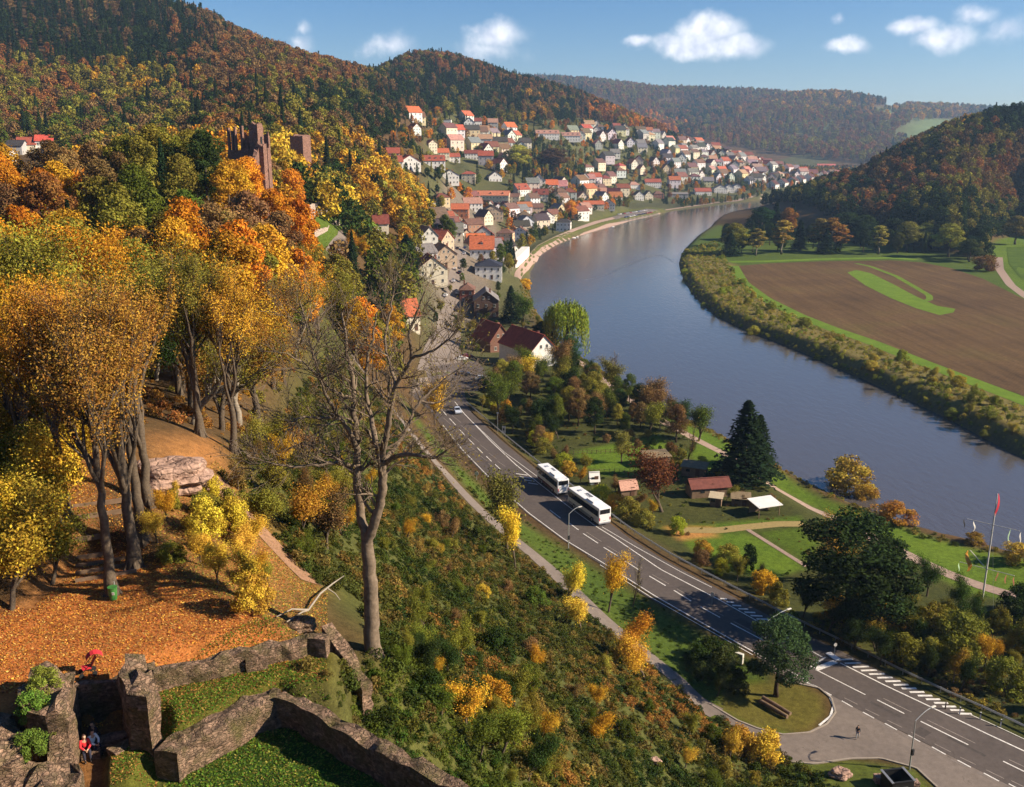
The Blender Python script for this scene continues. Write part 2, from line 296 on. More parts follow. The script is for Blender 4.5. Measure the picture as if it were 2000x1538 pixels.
def soil_mat():
    t = NT('ploughed_soil'); g = t.n('ShaderNodeNewGeometry'); mp = t.n('ShaderNodeMapping'); mp.inputs['Rotation'].default_value = (0, 0, R(38)); t.l(g.outputs['Position'], mp.inputs['Vector'])
    w = t.n('ShaderNodeTexWave'); w.inputs['Scale'].default_value = .35; w.inputs['Distortion'].default_value = 3; w.inputs['Detail'].default_value = 4; w.inputs['Detail Scale'].default_value=.6; t.l(mp.outputs[0], w.inputs['Vector'])
    mp2 = t.n('ShaderNodeMapping'); mp2.inputs['Rotation'].default_value = (0, 0, R(38)); mp2.inputs['Scale'].default_value = (1, .04, 1); t.l(g.outputs['Position'], mp2.inputs['Vector'])
    st = t.n('ShaderNodeTexNoise'); st.inputs['Scale'].default_value = .35; st.inputs['Detail'].default_value = 7; st.inputs['Roughness'].default_value=.7; t.l(mp2.outputs[0], st.inputs['Vector'])
    n1 = t.noise(.02, 5, 'World'); c = t.ramp(n1, [(.35, (.08,.047,.022)), (.55, (.108,.064,.028)), (.75, (.098,.074,.024))])
    c = t.mul(c, t.ramp(st.outputs['Fac'], [(.3, (.72,)*3), (.7, (1.3,)*3)])); c = t.mul(c, t.ramp(w.outputs['Fac'], [(0, (.93,)*3), (1, (1.05,)*3)])); c = t.mul(c, t.ramp(t.noise(.8, 5, 'World'), [(.3, (.8,)*3), (.7, (1.2,)*3)]))
    t.bsdf(c, .95, .1); return t.mat
M['soil'] = soil_mat()
def grassy(name, c1, c2):
    t = NT(name); c = t.ramp(t.noise(.15, 6, 'World', .7), [(.3, c1), (.7, c2)]); n = t.noise(4, 5, 'World', .8); c = t.mul(c, t.ramp(n, [(.3, (.6,)*3), (.7, (1.35,)*3)]))
    t.bsdf(c, .95, .1, bump=n, bs=.6, bd=.1); return t.mat
M['meadow'] = grassy('meadow_grass', (.045,.085,.008), (.085,.13,.014)); M['bright_grass'] = grassy('bright_grass', (.09,.155,.014), (.14,.215,.02))
def water_mat():
    t = NT('river_water'); g = t.n('ShaderNodeNewGeometry'); mp = t.n('ShaderNodeMapping'); mp.inputs['Rotation'].default_value=(0,0,R(30)); mp.inputs['Scale'].default_value = (1, .35, 1); t.l(g.outputs['Position'], mp.inputs['Vector'])
    n = t.n('ShaderNodeTexNoise'); n.inputs['Scale'].default_value = .55; n.inputs['Detail'].default_value = 5; n.inputs['Roughness'].default_value=.6; t.l(mp.outputs[0], n.inputs['Vector'])
    n2 = t.noise(.03, 3, 'World'); h = t.mul(n.outputs['Fac'], n2, .5, 'MULTIPLY')
    b = t.bsdf((.08,.07,.066), .1, .5, bump=h, bs=.55, bd=.28); b.inputs['IOR'].default_value = 1.6; return t.mat
M['water'] = water_mat()
# ------------------------------------------------------------------ sky, sun, air
w = bpy.data.worlds.new('World'); S.world = w; w.use_nodes = True; nt = w.node_tree; nt.nodes.clear()
SUN_EL, SUN_AZ = R(30), R(98)     # azimuth from +Y towards +X
sky = nt.nodes.new('ShaderNodeTexSky'); sky.sky_type = 'NISHITA'; sky.sun_disc = False; sky.sun_elevation = SUN_EL; sky.sun_rotation = SUN_AZ; sky.altitude = 200; sky.air_density = 1.0; sky.dust_density = .25; sky.ozone_density = 3.0
bg = nt.nodes.new('ShaderNodeBackground'); bg.inputs['Strength'].default_value = .05; wo = nt.nodes.new('ShaderNodeOutputWorld')
tc = nt.nodes.new('ShaderNodeTexCoord'); sep = nt.nodes.new('ShaderNodeSeparateXYZ'); nt.links.new(tc.outputs['Generated'], sep.inputs[0])
def wm(op, a, b=None, c=None):
    x = nt.nodes.new('ShaderNodeMath'); x.operation = op
    for i, v in enumerate((a, b, c)):
        if v is None: continue
        if hasattr(v, 'links'): nt.links.new(v, x.inputs[i])
        else: x.inputs[i].default_value = v
    return x.outputs[0]
AZn = wm('ARCTAN2', sep.outputs[0], sep.outputs[1]); ELn = wm('ARCSINE', sep.outputs[2])
cn = nt.nodes.new('ShaderNodeTexNoise'); cn.inputs['Scale'].default_value = 26; cn.inputs['Detail'].default_value = 8; cn.inputs['Roughness'].default_value = .58; nt.links.new(tc.outputs['Generated'], cn.inputs['Vector'])
cn2 = nt.nodes.new('ShaderNodeTexNoise'); cn2.inputs['Scale'].default_value = 70; cn2.inputs['Detail'].default_value = 3; nt.links.new(tc.outputs['Generated'], cn2.inputs['Vector'])
def wv(op, a, b=None, c=None):
    x = nt.nodes.new('ShaderNodeVectorMath'); x.operation = op
    for i, v in enumerate((a, b, c)):
        if v is None: continue
        if hasattr(v, 'links'): nt.links.new(v, x.inputs[i])
        else: x.inputs[i].default_value = v
    return x
cxy = nt.nodes.new('ShaderNodeCombineXYZ'); nt.links.new(AZn, cxy.inputs[0]); nt.links.new(ELn, cxy.inputs[1])
warp = wv('MULTIPLY_ADD', wv('SUBTRACT', cn.outputs['Color'], (.5, .5, .5)).outputs[0], (.028, .022, 0), cxy.outputs[0]).outputs[0]
total = None
# each cloud: place in the sky, half width, half height (px of the photo), density
for cx, cy, hw, hh, dn in ((592,52,17,18,.45),(588,84,24,24,.4),(760,88,55,24,.62),(965,68,62,30,.8),(950,100,75,26,.5),(1385,60,64,30,1.1),(1350,88,85,24,1.05),(1435,90,60,22,.9),(1252,82,26,11,.8),(1635,40,11,12,.5),(1650,92,42,17,1),(1785,48,44,15,.85),(1855,68,52,22,.75),(1905,30,40,20,.65),(1965,55,50,24,.5)):
    X, Y, Z = ray(cx, cy); L = math.sqrt(X*X+Y*Y+Z*Z); a0, e0 = math.atan2(X, Y), math.asin(Z / L); sx, sy = F / hw / 1.25, F / hh / 1.25
    ln = wv('LENGTH', wv('MULTIPLY_ADD', warp, (sx, sy, 0), (-a0 * sx, -e0 * sy, 0)).outputs[0]).outputs['Value']
    v = wm('MULTIPLY_ADD', ln, -dn, dn); total = v if total is None else wm('MAXIMUM', total, v)
mr = nt.nodes.new('ShaderNodeMapRange'); mr.interpolation_type = 'SMOOTHSTEP'; mr.inputs['From Min'].default_value = .02; mr.inputs['From Max'].default_value = .75
nt.links.new(wm('MULTIPLY_ADD', wm('SUBTRACT', cn.outputs['Fac'], .5), 1.05, total), mr.inputs['Value']); total = wm('MULTIPLY', mr.outputs[0], .92)
mix = nt.nodes.new('ShaderNodeMix'); mix.data_type = 'RGBA'; nt.links.new(total, mix.inputs[0]); skh = nt.nodes.new('ShaderNodeHueSaturation'); skh.inputs['Saturation'].default_value = 1.32; nt.links.new(sky.outputs[0], skh.inputs['Color']); skm = nt.nodes.new('ShaderNodeMix'); skm.data_type = 'RGBA'; skm.blend_type = 'MULTIPLY'; skm.inputs[0].default_value = 1; skm.inputs[7].default_value = (1.07, 1.06, 1.2, 1); nt.links.new(skh.outputs[0], skm.inputs[6]); nt.links.new(skm.outputs[2], mix.inputs[6])
cr = nt.nodes.new('ShaderNodeValToRGB'); cr.color_ramp.elements[0].position = .35; cr.color_ramp.elements[0].color = (8.4, 9.0, 10.6, 1); cr.color_ramp.elements[1].position = .65; cr.color_ramp.elements[1].color = (13.2, 13.2, 13.6, 1)
nt.links.new(cn2.outputs['Fac'], cr.inputs[0]); nt.links.new(cr.outputs[0], mix.inputs[7])
nt.links.new(mix.outputs[2], bg.inputs[0]); nt.links.new(bg.outputs[0], wo.inputs[0])
sd = bpy.data.lights.new('sun', 'SUN'); sd.energy = 5.0; sd.angle = R(.53); sd.color = (1, .86, .67); sun = bpy.data.objects.new('sun', sd); C.objects.link(sun)
dv = Vector((math.sin(SUN_AZ) * math.cos(SUN_EL), math.cos(SUN_AZ) * math.cos(SUN_EL), math.sin(SUN_EL))); sun.rotation_euler = dv.to_track_quat('Z', 'Y').to_euler(); sun.location = (100, 0, 200)
S.view_settings.view_transform = 'Standard'; S.view_settings.look = 'None'; S.view_settings.exposure = 1.0; S.view_settings.gamma = 1; S.view_settings.use_curve_mapping = False
S.render.engine = 'CYCLES'; S.cycles.max_bounces = 4; S.cycles.diffuse_bounces = 2; S.cycles.glossy_bounces = 2; S.cycles.transmission_bounces = 2; S.cycles.transparent_max_bounces = 4; S.cycles.volume_bounces = 0
S.cycles.use_adaptive_sampling = True; S.cycles.adaptive_threshold = .02; S.cycles.caustics_reflective = False; S.cycles.caustics_refractive = False; S.cycles.use_denoising = True
# ------------------------------------------------------------------ ground sheet
def col(*c): return np.array(c, float)
LITTER, LITTER2, GRASS, DKGRASS, FOREST, SCRUB, DIRT, TOWNG, BANK, DRY = col(.42,.15,.04), col(.33,.15,.05), col(.065,.098,.014), col(.03,.06,.01), col(.09,.055,.025), col(.07,.075,.02), col(.25,.16,.11), col(.085,.085,.035), col(.16,.13,.04), col(.2,.14,.05)
LAWN = col(.095,.15,.014); YARD = col(.16,.13,.1)
T = np.zeros((*H.shape, 3)); T[:] = FOREST
def zone(poly, c, f=2.0):
    global T
    k = (1 - ss(-f, f, sdist(GX, GY, poly)))[..., None]; T = T * (1 - k) + c * k
def zp(lst, zz=None): return [ground_at(a, b)[:2] for a, b in lst] if zz is None else pz(lst, zz)
zone(zp([(640,600),(700,720),(830,900),(1000,1060),(1200,1230),(1400,1400),(1500,1460),(1650,1530),(1650,1660),(900,1700),(560,1340),(740,1260),(600,1150),(440,960),(560,800)]), SCRUB, 4)
zone(pz([(780,800),(1000,1000),(1500,1300),(1560,1450),(1400,1400),(1180,1215),(930,990),(830,880)], 7), GRASS, 2)
zone(pz([(905,640),(1090,650),(1200,750),(1400,860),(1700,1010),(2100,1160),(2200,1600),(1900,1450),(1500,1200),(1200,1030),(1050,920),(905,790)], 4), SCRUB * .8, 3)
zone(pz([(1290,810),(1400,850),(1620,965),(1720,1015),(1800,1045),(2060,1110),(2060,1200),(1900,1170),(1790,1110),(1700,1040),(1560,960),(1400,880),(1330,850)], 3), LAWN, 2)
zone(pz([(1120,882),(1290,850),(1330,900),(1260,925),(1180,930),(1140,912)], 4.5), LAWN, 1.5); zone(pz([(1330,1050),(1450,1040),(1500,1058),(1560,1095),(1570,1112),(1500,1132),(1420,1112),(1350,1075)], 4.5), LAWN, 1); zone(pz([(1290,1030),(1400,1022),(1560,1008),(1570,1020),(1430,1040),(1330,1050)], 4.5), LAWN * .85, 1); zone(pz([(1480,1040),(1560,1030),(1600,1060),(1580,1100)], 4.5), LAWN * .7, 1); zone(pz([(1300,1030),(1390,1030),(1400,1048),(1330,1055)], 4.5), col(.42,.2,.06), 1.5); zone(pz([(1370,860),(1460,895),(1380,930),(1340,890)], 4), LAWN * .9, 1.5)
zone(pz([(800,640),(830,420),(900,380),(1100,370),(1600,340),(1700,375),(1500,386),(1250,412),(1100,465),(1030,520),(1040,640),(905,790),(850,790)], 6), TOWNG, 8); zone(pz([(850,640),(835,560),(850,480),(880,430),(940,430),(1000,470),(1000,520),(965,560),(960,600),(930,620)], 6), YARD, 5)
zone(flat_zone, GRASS, 6); zone(pz([(1330,490),(1440,520),(1460,560),(1620,645),(1800,715),(2100,830),(2100,930),(1900,845),(1700,750),(1450,640),(1350,580)], 3), BANK, 3)
zone(terr_zone, LITTER, 1.5); zone(zp([(60,1190),(150,1130),(190,900),(170,880),(110,880),(90,1000)]), LITTER2, 2)
zone(zp([(300,860),(420,860),(470,960),(600,1130),(560,1200),(420,1150),(300,1000)]), LITTER2 * .9, 3)
zone(grass_zone, DKGRASS*1.1, 1.5); zone(court_zone, LITTER2 * .7, 1)
zone(mid_zone, GRASS * .75 + LITTER * .12, .6); zone(pz([(1480,1330),(1570,1338),(1605,1360),(1612,1395),(1580,1430),(1480,1425),(1400,1385),(1420,1340)], 6), col(.115,.1,.02), 1); zone(pz([(1530,1490),(1660,1484),(1790,1503),(1850,1570),(1500,1570)], 6), col(.085,.105,.018), 1); zone(east_zone, LAWN, 4); zone(zp([(600,420),(660,405),(692,450),(665,505),(612,485)]), GRASS * 1.1, 3); zone(west_zone, GRASS * .8 + LITTER * .1, .5); zone(quay_zone, col(.11,.115,.03), 2)
for rx, ry, rw in ((1830,250,1),):
    zone([atr(1750,262,3000)[:2], atr(1780,240,3600)[:2], atr(1900,236,3700)[:2], atr(1960,250,3300)[:2], atr(1850,285,2500)[:2], atr(1760,290,2500)[:2]], GRASS * 1.3 + .05, 60)
for fl_ in ([(1690,207,3500),(1760,203,3800),(1770,212,3500),(1700,214,3300)], [(1280,196,3000),(1340,190,3300),(1350,198,3000),(1290,204,2900)], [(1560,205,3100),(1620,200,3300),(1630,208,3000),(1570,212,2950)]): zone([atr(*q_)[:2] for q_ in fl_], GRASS * 1.3 + .06, 50)
T = np.where((RIVD < 3)[..., None], col(.10,.085,.04), T)
V = np.stack([GX.ravel(), GY.ravel(), H.ravel()], 1)
ii = (np.arange(NR - 1)[:, None] * NA + np.arange(NA - 1)[None]).ravel()
me = np_mesh('ground', V, np.stack([ii, ii + 1, ii + NA + 1, ii + NA], 1), [M['ground']], attr={'tint': T.reshape(-1, 3)}, smooth=True)
tag(put(bpy.data.objects.new('ground', me)), kind='structure')
# river surface
def flat_poly(name, poly, z, mat, kind='structure'):
    bm = bmesh.new(); f = bm.faces.new([bm.verts.new((x, y, z)) for x, y in poly]); bmesh.ops.triangulate(bm, faces=[f]); bmesh.ops.recalc_face_normals(bm, faces=bm.faces)
    me = bpy.data.meshes.new(name); bm.to_mesh(me); bm.free(); me.materials.append(mat)
    if me.polygons and me.polygons[0].normal.z < 0: me.flip_normals()
    o = put(bpy.data.objects.new(name, me)); 
    if kind: tag(o, kind=kind)
    return o
wx0, wx1, wy0, wy1 = 5, 700, 20, 1900
MBw = MB().add([(wx0,wy0,0),(wx1,wy0,0),(wx1,wy1,0),(wx0,wy1,0)], [(0,1,2,3)]); rv = MBw.build('river_water', M['water']); tag(rv, kind='structure')
# draped strips
def resamp(pts, n):
    p = np.array(pts, float); s = np.r_[0, np.cumsum(np.hypot(*(p[1:] - p[:-1]).T))]; t = np.linspace(0, s[-1], n)
    return np.stack([np.interp(t, s, p[:, i]) for i in range(p.shape[1])], 1)
def ribbon(name, Lw, Rw, mat, off=.05, step=2.0, across=6, kind='structure'):
    L0 = np.hypot(*(np.diff(np.array(Lw), axis=0).T)).sum(); n = max(3, int(L0 / step)); a, b = resamp(Lw, n), resamp(Rw, n)
    k = np.linspace(0, 1, across)[None, :, None]; g = a[:, None] * (1 - k) + b[:, None] * k
    z = hgt(g[..., 0], g[..., 1]) + off; V = np.concatenate([g, z[..., None]], -1).reshape(-1, 3)
    ii = (np.arange(n - 1)[:, None] * across + np.arange(across - 1)[None]).ravel()
    me = np_mesh(name, V, np.stack([ii, ii + 1, ii + across + 1, ii + across], 1), [mat]); o = put(bpy.data.objects.new(name, me))
    if sum(p.normal.z for p in me.polygons[:5]) < 0: me.flip_normals()
    if kind: tag(o, kind=kind)
    return o
def smooth_line(pts, n=60):
    p = np.array(pts, float); s = np.r_[0, np.cumsum(np.hypot(*(p[1:] - p[:-1]).T))]; t = np.linspace(0, s[-1], n); q = np.stack([np.interp(t, s, p[:, i]) for i in (0, 1)], 1)
    for _ in range(3): q[1:-1] = (q[:-2] + 2 * q[1:-1] + q[2:]) / 4
    return q
def path(name, px, wd, mat, off=.05, z=None, step=1.5, n=80):
    c = smooth_line([ground_at(a, b)[:2] for a, b in px] if z is None else pz(px, z), n)
    t = np.gradient(c, axis=0); t /= np.hypot(t[:, 0], t[:, 1])[:, None]; nn = np.stack([-t[:, 1], t[:, 0]], 1) * wd / 2
    return ribbon(name, c + nn, c - nn, mat, off, step, 4)
def poly_grid(name, poly, mat, off=.05, res=2.0):
    "a polygon cut into cells so that it follows the ground"
    from mathutils.geometry import delaunay_2d_cdt
    P_ = np.array(poly, float); vs = []; n0 = 0
    for a, b in zip(P_, np.roll(P_, -1, 0)):
        k = max(1, int(np.hypot(*(b - a)) / res)); vs += [a + (b - a) * i / k for i in range(k)]
    n0 = len(vs); gx, gy = np.meshgrid(np.arange(P_[:, 0].min(), P_[:, 0].max(), res), np.arange(P_[:, 1].min(), P_[:, 1].max(), res)); gx, gy = gx.ravel(), gy.ravel(); k = sdist(gx, gy, poly) < -res * .4; vs += list(np.stack([gx[k], gy[k]], 1))
    ov, oe, of, *_ = delaunay_2d_cdt([Vector((float(a), float(b))) for a, b in vs], [(i, (i + 1) % n0) for i in range(n0)], [], 1, 1e-4)
    me = bpy.data.meshes.new(name); me.from_pydata([(v.x, v.y, h1(v.x, v.y) + off) for v in ov], [], [tuple(f) for f in of]); me.materials.append(mat); me.update()
    if me.polygons[0].normal.z < 0: me.flip_normals()
    return tag(put(bpy.data.objects.new(name, me)), kind='structure')
ribbon('road', pz(roadL, 6), pz(roadR, 6), M['asphalt'], .06, 2, 8)
poly_grid('junction_apron', apron_w, M['asphalt_old'], .045, 3)
# the street on through the town
stL = [(800,770),(815,720),(838,660),(855,620),(868,585),(876,540),(886,500),(893,470),(903,430)]; stR = [(905,740),(902,700),(900,655),(898,620),(900,590),(904,550),(912,500),(917,470),(922,430)]
ribbon('town_street', [ground_at(a, b)[:2] for a, b in stL], [ground_at(a, b)[:2] for a, b in stR], M['asphalt_old'], .07, 3, 6)
poly_grid('car_park', [ground_at(a, b)[:2] for a, b in ((825,720),(930,705),(960,740),(960,765),(905,765),(850,760))], M['asphalt'], .10, 3)
path('side_path', [(690,700),(725,745),(760,790),(795,835),(830,880),(880,935),(930,990),(990,1043),(1050,1092),(1120,1155),(1180,1213),(1260,1280),(1330,1340),(1400,1395)], 2.8, M['asphalt_old'], .07)
path('leafy_path', [(420,930),(455,980),(500,1025),(550,1080),(610,1140)], 1.6, plain('trodden_earth', (.29,.16,.09), .95, .35, 2.5, coord='World'), .05)
path('riverside_path', [(1120,705),(1170,742),(1230,782),(1300,830),(1380,875),(1440,905),(1500,940),(1570,975),(1650,1020),(1720,1062),(1790,1098),(1870,1135),(1950,1165),(2060,1200)], 3.0, M['gravel'], .05, 3)
path('park_path', [(1330,1036),(1400,1037),(1460,1030),(1520,1024),(1570,1024)], 2.6, plain('yellow_gravel', (.3,.22,.08), .95, .25, 2, coord='World'), .05, 4.5)
path('narrow_path', [(1460,1035),(1500,1060),(1540,1085),(1575,1107)], .9, M['gravel'], .06, 4.5)
path('field_track', [(1951,500),(1953,520),(1975,550),(2010,575),(2060,590)], 4.5, M['gravel'], .08, 6)
path('castle_lane', [(672,446),(682,455),(672,470),(655,487),(648,500)], 4, M['asphalt_old'], .1)
# promenade along the town bank
prL = [(1003,560),(1005,535),(1022,510),(1050,480),(1085,462),(1120,447),(1160,433),(1210,421),(1290,410)]; prR = [(1010,560),(1022,535),(1042,508),(1072,487),(1110,468),(1150,452),(1200,437),(1250,426),(1295,414)]
ribbon('promenade', pz(prL, 3), pz(prR, 3), plain('pink_paving', (.40,.27,.21), .9, .2, .4, coord='World'), .08, 4, 4)
ribbon('far_bank_road', pz([(1300,405),(1400,391),(1500,383)], 4), pz([(1300,407),(1400,393),(1500,384.5)], 4), M['gravel'], .1, 8, 3)
# field
poly_grid('ploughed_field', field_w, M['soil'], .06, 25)
fs = M['bright_grass']
def strip_px(name, px, wd, mat, off): return path(name, px, wd, mat, off, 4, 4, 120)
strip_px('field_margin', [(1432,520),(1450,552),(1490,582),(1555,615),(1620,641),(1700,668),(1800,708),(1900,746),(2000,784),(2060,808)], 6.5, fs, .07)
strip_px('field_headland', [(1425,512),(1500,511),(1600,507),(1740,504),(1790,508)], 9, fs, .075)
sown = pz([(1655,533),(1672,528),(1700,534),(1745,556),(1790,580),(1830,598),(1866,604),(1862,611),(1835,616),(1790,603),(1740,583),(1690,558)], 4)
poly_grid('sown_strip', sown, fs, .08, 12)
strip_px('sown_loop', [(1672,515),(1700,521),(1750,540),(1790,563),(1815,578),(1816,586),(1800,590),(1780,587)], 3, fs, .085)
poly_grid('hill_meadow', [ground_at(a, b)[:2] for a, b in ((1966,484),(2060,480),(2060,572),(1992,542),(1970,515))], M['meadow'], .1, 12)
# road paint: long lines and dashes as one marking each
def line(px, wd, mat, z=6.0, off=.066):
    c = resamp(pz(px, z), max(2, int(len(px) * 8))); t = np.gradient(c, axis=0); t /= np.hypot(t[:, 0], t[:, 1])[:, None] + 1e-9; nn = np.stack([-t[:, 1], t[:, 0]], 1) * wd / 2
    n = len(c); V = np.concatenate([np.c_[c + nn, np.full(n, z + off)], np.c_[c - nn, np.full(n, z + off)]]); return V, np.array([(i, i+1, n+i+1, n+i) for i in range(n-1)])
def markings(name, lst, mat, off=.066):
    Vs, Qs, b = [], [], 0
    for px, wd in lst:
        V_, Q_ = line(px, wd, mat, off=off); Vs.append(V_); Qs.append(Q_ + b); b += len(V_)
    me = np_mesh(name, np.concatenate(Vs), np.concatenate(Qs), [mat])
    if me.polygons[0].normal.z < 0: me.flip_normals()
    return tag(put(bpy.data.objects.new(name, me)), kind='structure')
edgeL = [(x + 3, y - 1) for x, y in roadL[2:12]]
lines = [(edgeL, .16), ([(x - 7, y + 3) for x, y in edgeL[5:-1]], .12), ([(888,785),(906,808),(960,864),(1008,909),(1053,945),(1110,990),(1164,1029),(1198,1050),(1290,1113),(1404,1172),(1509,1231),(1607,1285)], .18),
  ([(1641,1296),(1727,1339),(1835,1390),(1929,1435),(2000,1468),(2080,1505)], .2), ([(1573,1331),(1624,1359)], .14), ([(1593,1309),(1690,1358)], .16), ([(1594,1308),(1632,1293)], .9), ([(1582,1304),(1612,1285)], .25),
  ([(1574,1333),(1600,1345),(1620,1360),(1628,1380),(1622,1400),(1600,1418)], .28), ([(1176,1030),(1240,1068),(1330,1118),(1390,1148)], .12), ([(920,822),(985,884),(1050,932)], .12), ([(1893,1396),(1930,1412),(1967,1429),(2060,1473)], .12)]
dash = [((1713,1368),(1766,1395)),((1798,1410),(1891,1456)),((1959,1488),(2000,1508)),((1368,1186),(1406,1207)),((1427,1218),(1493,1253)),((1316,1154),(1350,1175)),((1268,1126),(1300,1145)),((1221,1097),(1248,1114)),((1179,1070),(1207,1087)),((1139,1043),(1168,1062)),((1074,997),(1095,1013)),((1111,1022),(1130,1036)),
  ((1644,1370),(1665,1382)),((1685,1392),(1707,1404)),((1728,1414),(1752,1427)),((1774,1437),(1797,1450)),((1820,1460),(1847,1475)),((1870,1486),(1896,1500)),((1921,1511),(1951,1527)),((1970,1532),(2000,1548))]
for x, y, x2, y2 in ((862,800,872,812),(878,818,890,831),(896,838,908,851),(914,857,926,869),(932,875,943,886),(950,892,960,902),(966,907,977,917)): dash.append(((x, y), (x2, y2)))
lines += [(list(d), .18) for d in dash]
for k in range(16):
    t = k / 15; x0, y0 = 1628 + t * 232, 1293 + t * 107; ln = 22 + 10 * (1 - t) if t < .9 else 22
    lines.append(([(x0 + 6 + 6 * t, y0 - 3 - 2*t), (x0 + 10 + 28, y0 - 5 + .5)], .38))
for k in range(9):
    t = k / 9; x0, y0 = 1404 + t * 106, 1170 + t * 60; lines.append(([(x0 + 3, y0), (x0 + 16 + 18 * t, y0 + 1)], .4))
for k in range(4): lines.append(([(1008 + k * 8, 926 + k * 6), (1030 + k * 7, 929 + k * 6)], .3))
markings('road_markings', lines, M['paint_white'])
ghost = [(((a + 12, b - 3), (c + 14, d - 3)), .14) for (a, b), (c, d) in dash[:3]] + [(((a + 5, b - 6), (c + 10, d - 5)), .13) for (a, b), (c, d) in dash[12:]] + [(((a - 12, b - 1), (c - 9, d - 1)), .13) for (a, b), (c, d) in dash[14:]] + [(((a + 6, b - 3), (c + 7, d - 3)), .12) for (a, b), (c, d) in dash[3:10]]
markings('faded_road_markings', [(list(p), w_) for p, w_ in ghost], M['paint_old'], .063)
# wake on the river
wk = resamp(pz([(1140,548),(1180,538),(1215,523),(1245,511),(1270,501),(1288,497)], 0), 60); wk2 = resamp(pz([(1288,497),(1300,503),(1318,513)], 0), 14); m = MB()
for c in (wk, wk2):
    for i in range(len(c) - 1):
        if i % 3 == 2: continue
        d = c[i+1] - c[i]; nn = np.array([-d[1], d[0]]) / (np.hypot(*d) + 1e-9) * (.1 + .2 * abs(math.sin(i * 1.7))); m.add([(*(c[i] + nn), .03), (*(c[i] - nn), .03), (*(c[i+1] - nn), .05), (*(c[i+1] + nn), .05)], [(0,1,2,3)])
tag(m.build('river_wake', plain('rippled_water', (.06,.06,.065), .3, .2, 1, .3, coord='World')), kind='structure')
# kerbs
def kerb(name, px, z=6.0, wd=.22, hh=.13):
    c = resamp(pz(px, z), len(px) * 6); m = MB(); t = np.gradient(c, axis=0); t /= np.hypot(t[:, 0], t[:, 1])[:, None] + 1e-9; nn = np.stack([-t[:, 1], t[:, 0]], 1) * wd / 2
    for i in range(len(c) - 1):
        vs = [(*(c[i] + nn[i]), z - .1), (*(c[i] - nn[i]), z - .1), (*(c[i+1] - nn[i+1]), z - .1), (*(c[i+1] + nn[i+1]), z - .1)]; vs += [(a, b, z + hh) for a, b, _ in vs]
        m.add(vs, [(0,3,2,1),(4,5,6,7),(0,1,5,4),(2,3,7,6),(0,4,7,3),(1,2,6,5)])
    return tag(m.build(name, plain(name + '_stone', (.3,.25,.2), .9, .2, 4, coord='World')), kind='structure')
kerb('island_kerb', apron[1:11]); kerb('verge_kerb', [(1530,1488),(1590,1493),(1660,1483),(1720,1482),(1790,1501),(1830,1538)])

# repair patches and tyre darkened lanes
M['patch'] = plain('asphalt_patch', (.075,.062,.055), .9, .3, 2, .2, coord='World')
def patches(name, lst):
    Vs, Qs, b = [], [], 0
    for a, c_, wd in lst: V_, Q_ = line([a, c_], wd, None, off=.0625); Vs.append(V_); Qs.append(Q_ + b); b += len(V_)
    me = np_mesh(name, np.concatenate(Vs), np.concatenate(Qs), [M['patch']])
    if me.polygons[0].normal.z < 0: me.flip_normals()
    tag(put(bpy.data.objects.new(name, me)), kind='structure')
patches('road_patches', [((1150,1085),(1205,1118),.9), ((1330,1145),(1352,1157),2.2), ((1700,1372),(1760,1402),.5), ((1850,1440),(1925,1478),.45), ((1240,1150),(1300,1187),.35), ((930,880),(965,922),.7), ((1440,1210),(1480,1232),1.4), ((1790,1425),(1812,1437),1.6)])
# ------------------------------------------------------------------ plants
NG = np.random.default_rng(11)
ORG, GLD, YEL, RST, BRN, OLV, GRN, DGN, CON, LIM, RED = (.60,.215,.022), (.50,.255,.026), (.62,.41,.045), (.27,.11,.035), (.20,.115,.045), (.22,.185,.03), (.10,.125,.018), (.035,.055,.014), (.02,.036,.016), (.36,.36,.03), (.5,.09,.02)
def leaves(cen, nrm, size, rnd, up=.25, asp=.62, shade=None, droop=False):
    "one small quad per leaf or leaf spray"
    n = len(cen); rv = rnd.normal(size=(n, 3)); nn = nrm * .7 + rv * .55; nn[:, 2] += up; nn /= np.linalg.norm(nn, axis=1)[:, None] + 1e-9
    a = np.cross(nn, rnd.normal(size=(n, 3))); a /= np.linalg.norm(a, axis=1)[:, None] + 1e-9
    if droop: a = a * .35 + np.array([0, 0, -1.]); a /= np.linalg.norm(a, axis=1)[:, None]
    b = np.cross(nn, a); s = (size * rnd.uniform(.45, 1.5, n))[:, None]; a = a * s * .5; b = b * s * .5 * asp
    V = np.stack([cen - a, cen + b * .9 - a * .1, cen + a, cen - b * .9 - a * .1], 1).reshape(-1, 3)
    sh = rnd.uniform(0, 1, n) if shade is None else np.clip(shade + rnd.normal(0, .16, n), 0, 1)
    return V, np.repeat(sh, 4)
def quads(V): return np.arange(len(V)).reshape(-1, 4)
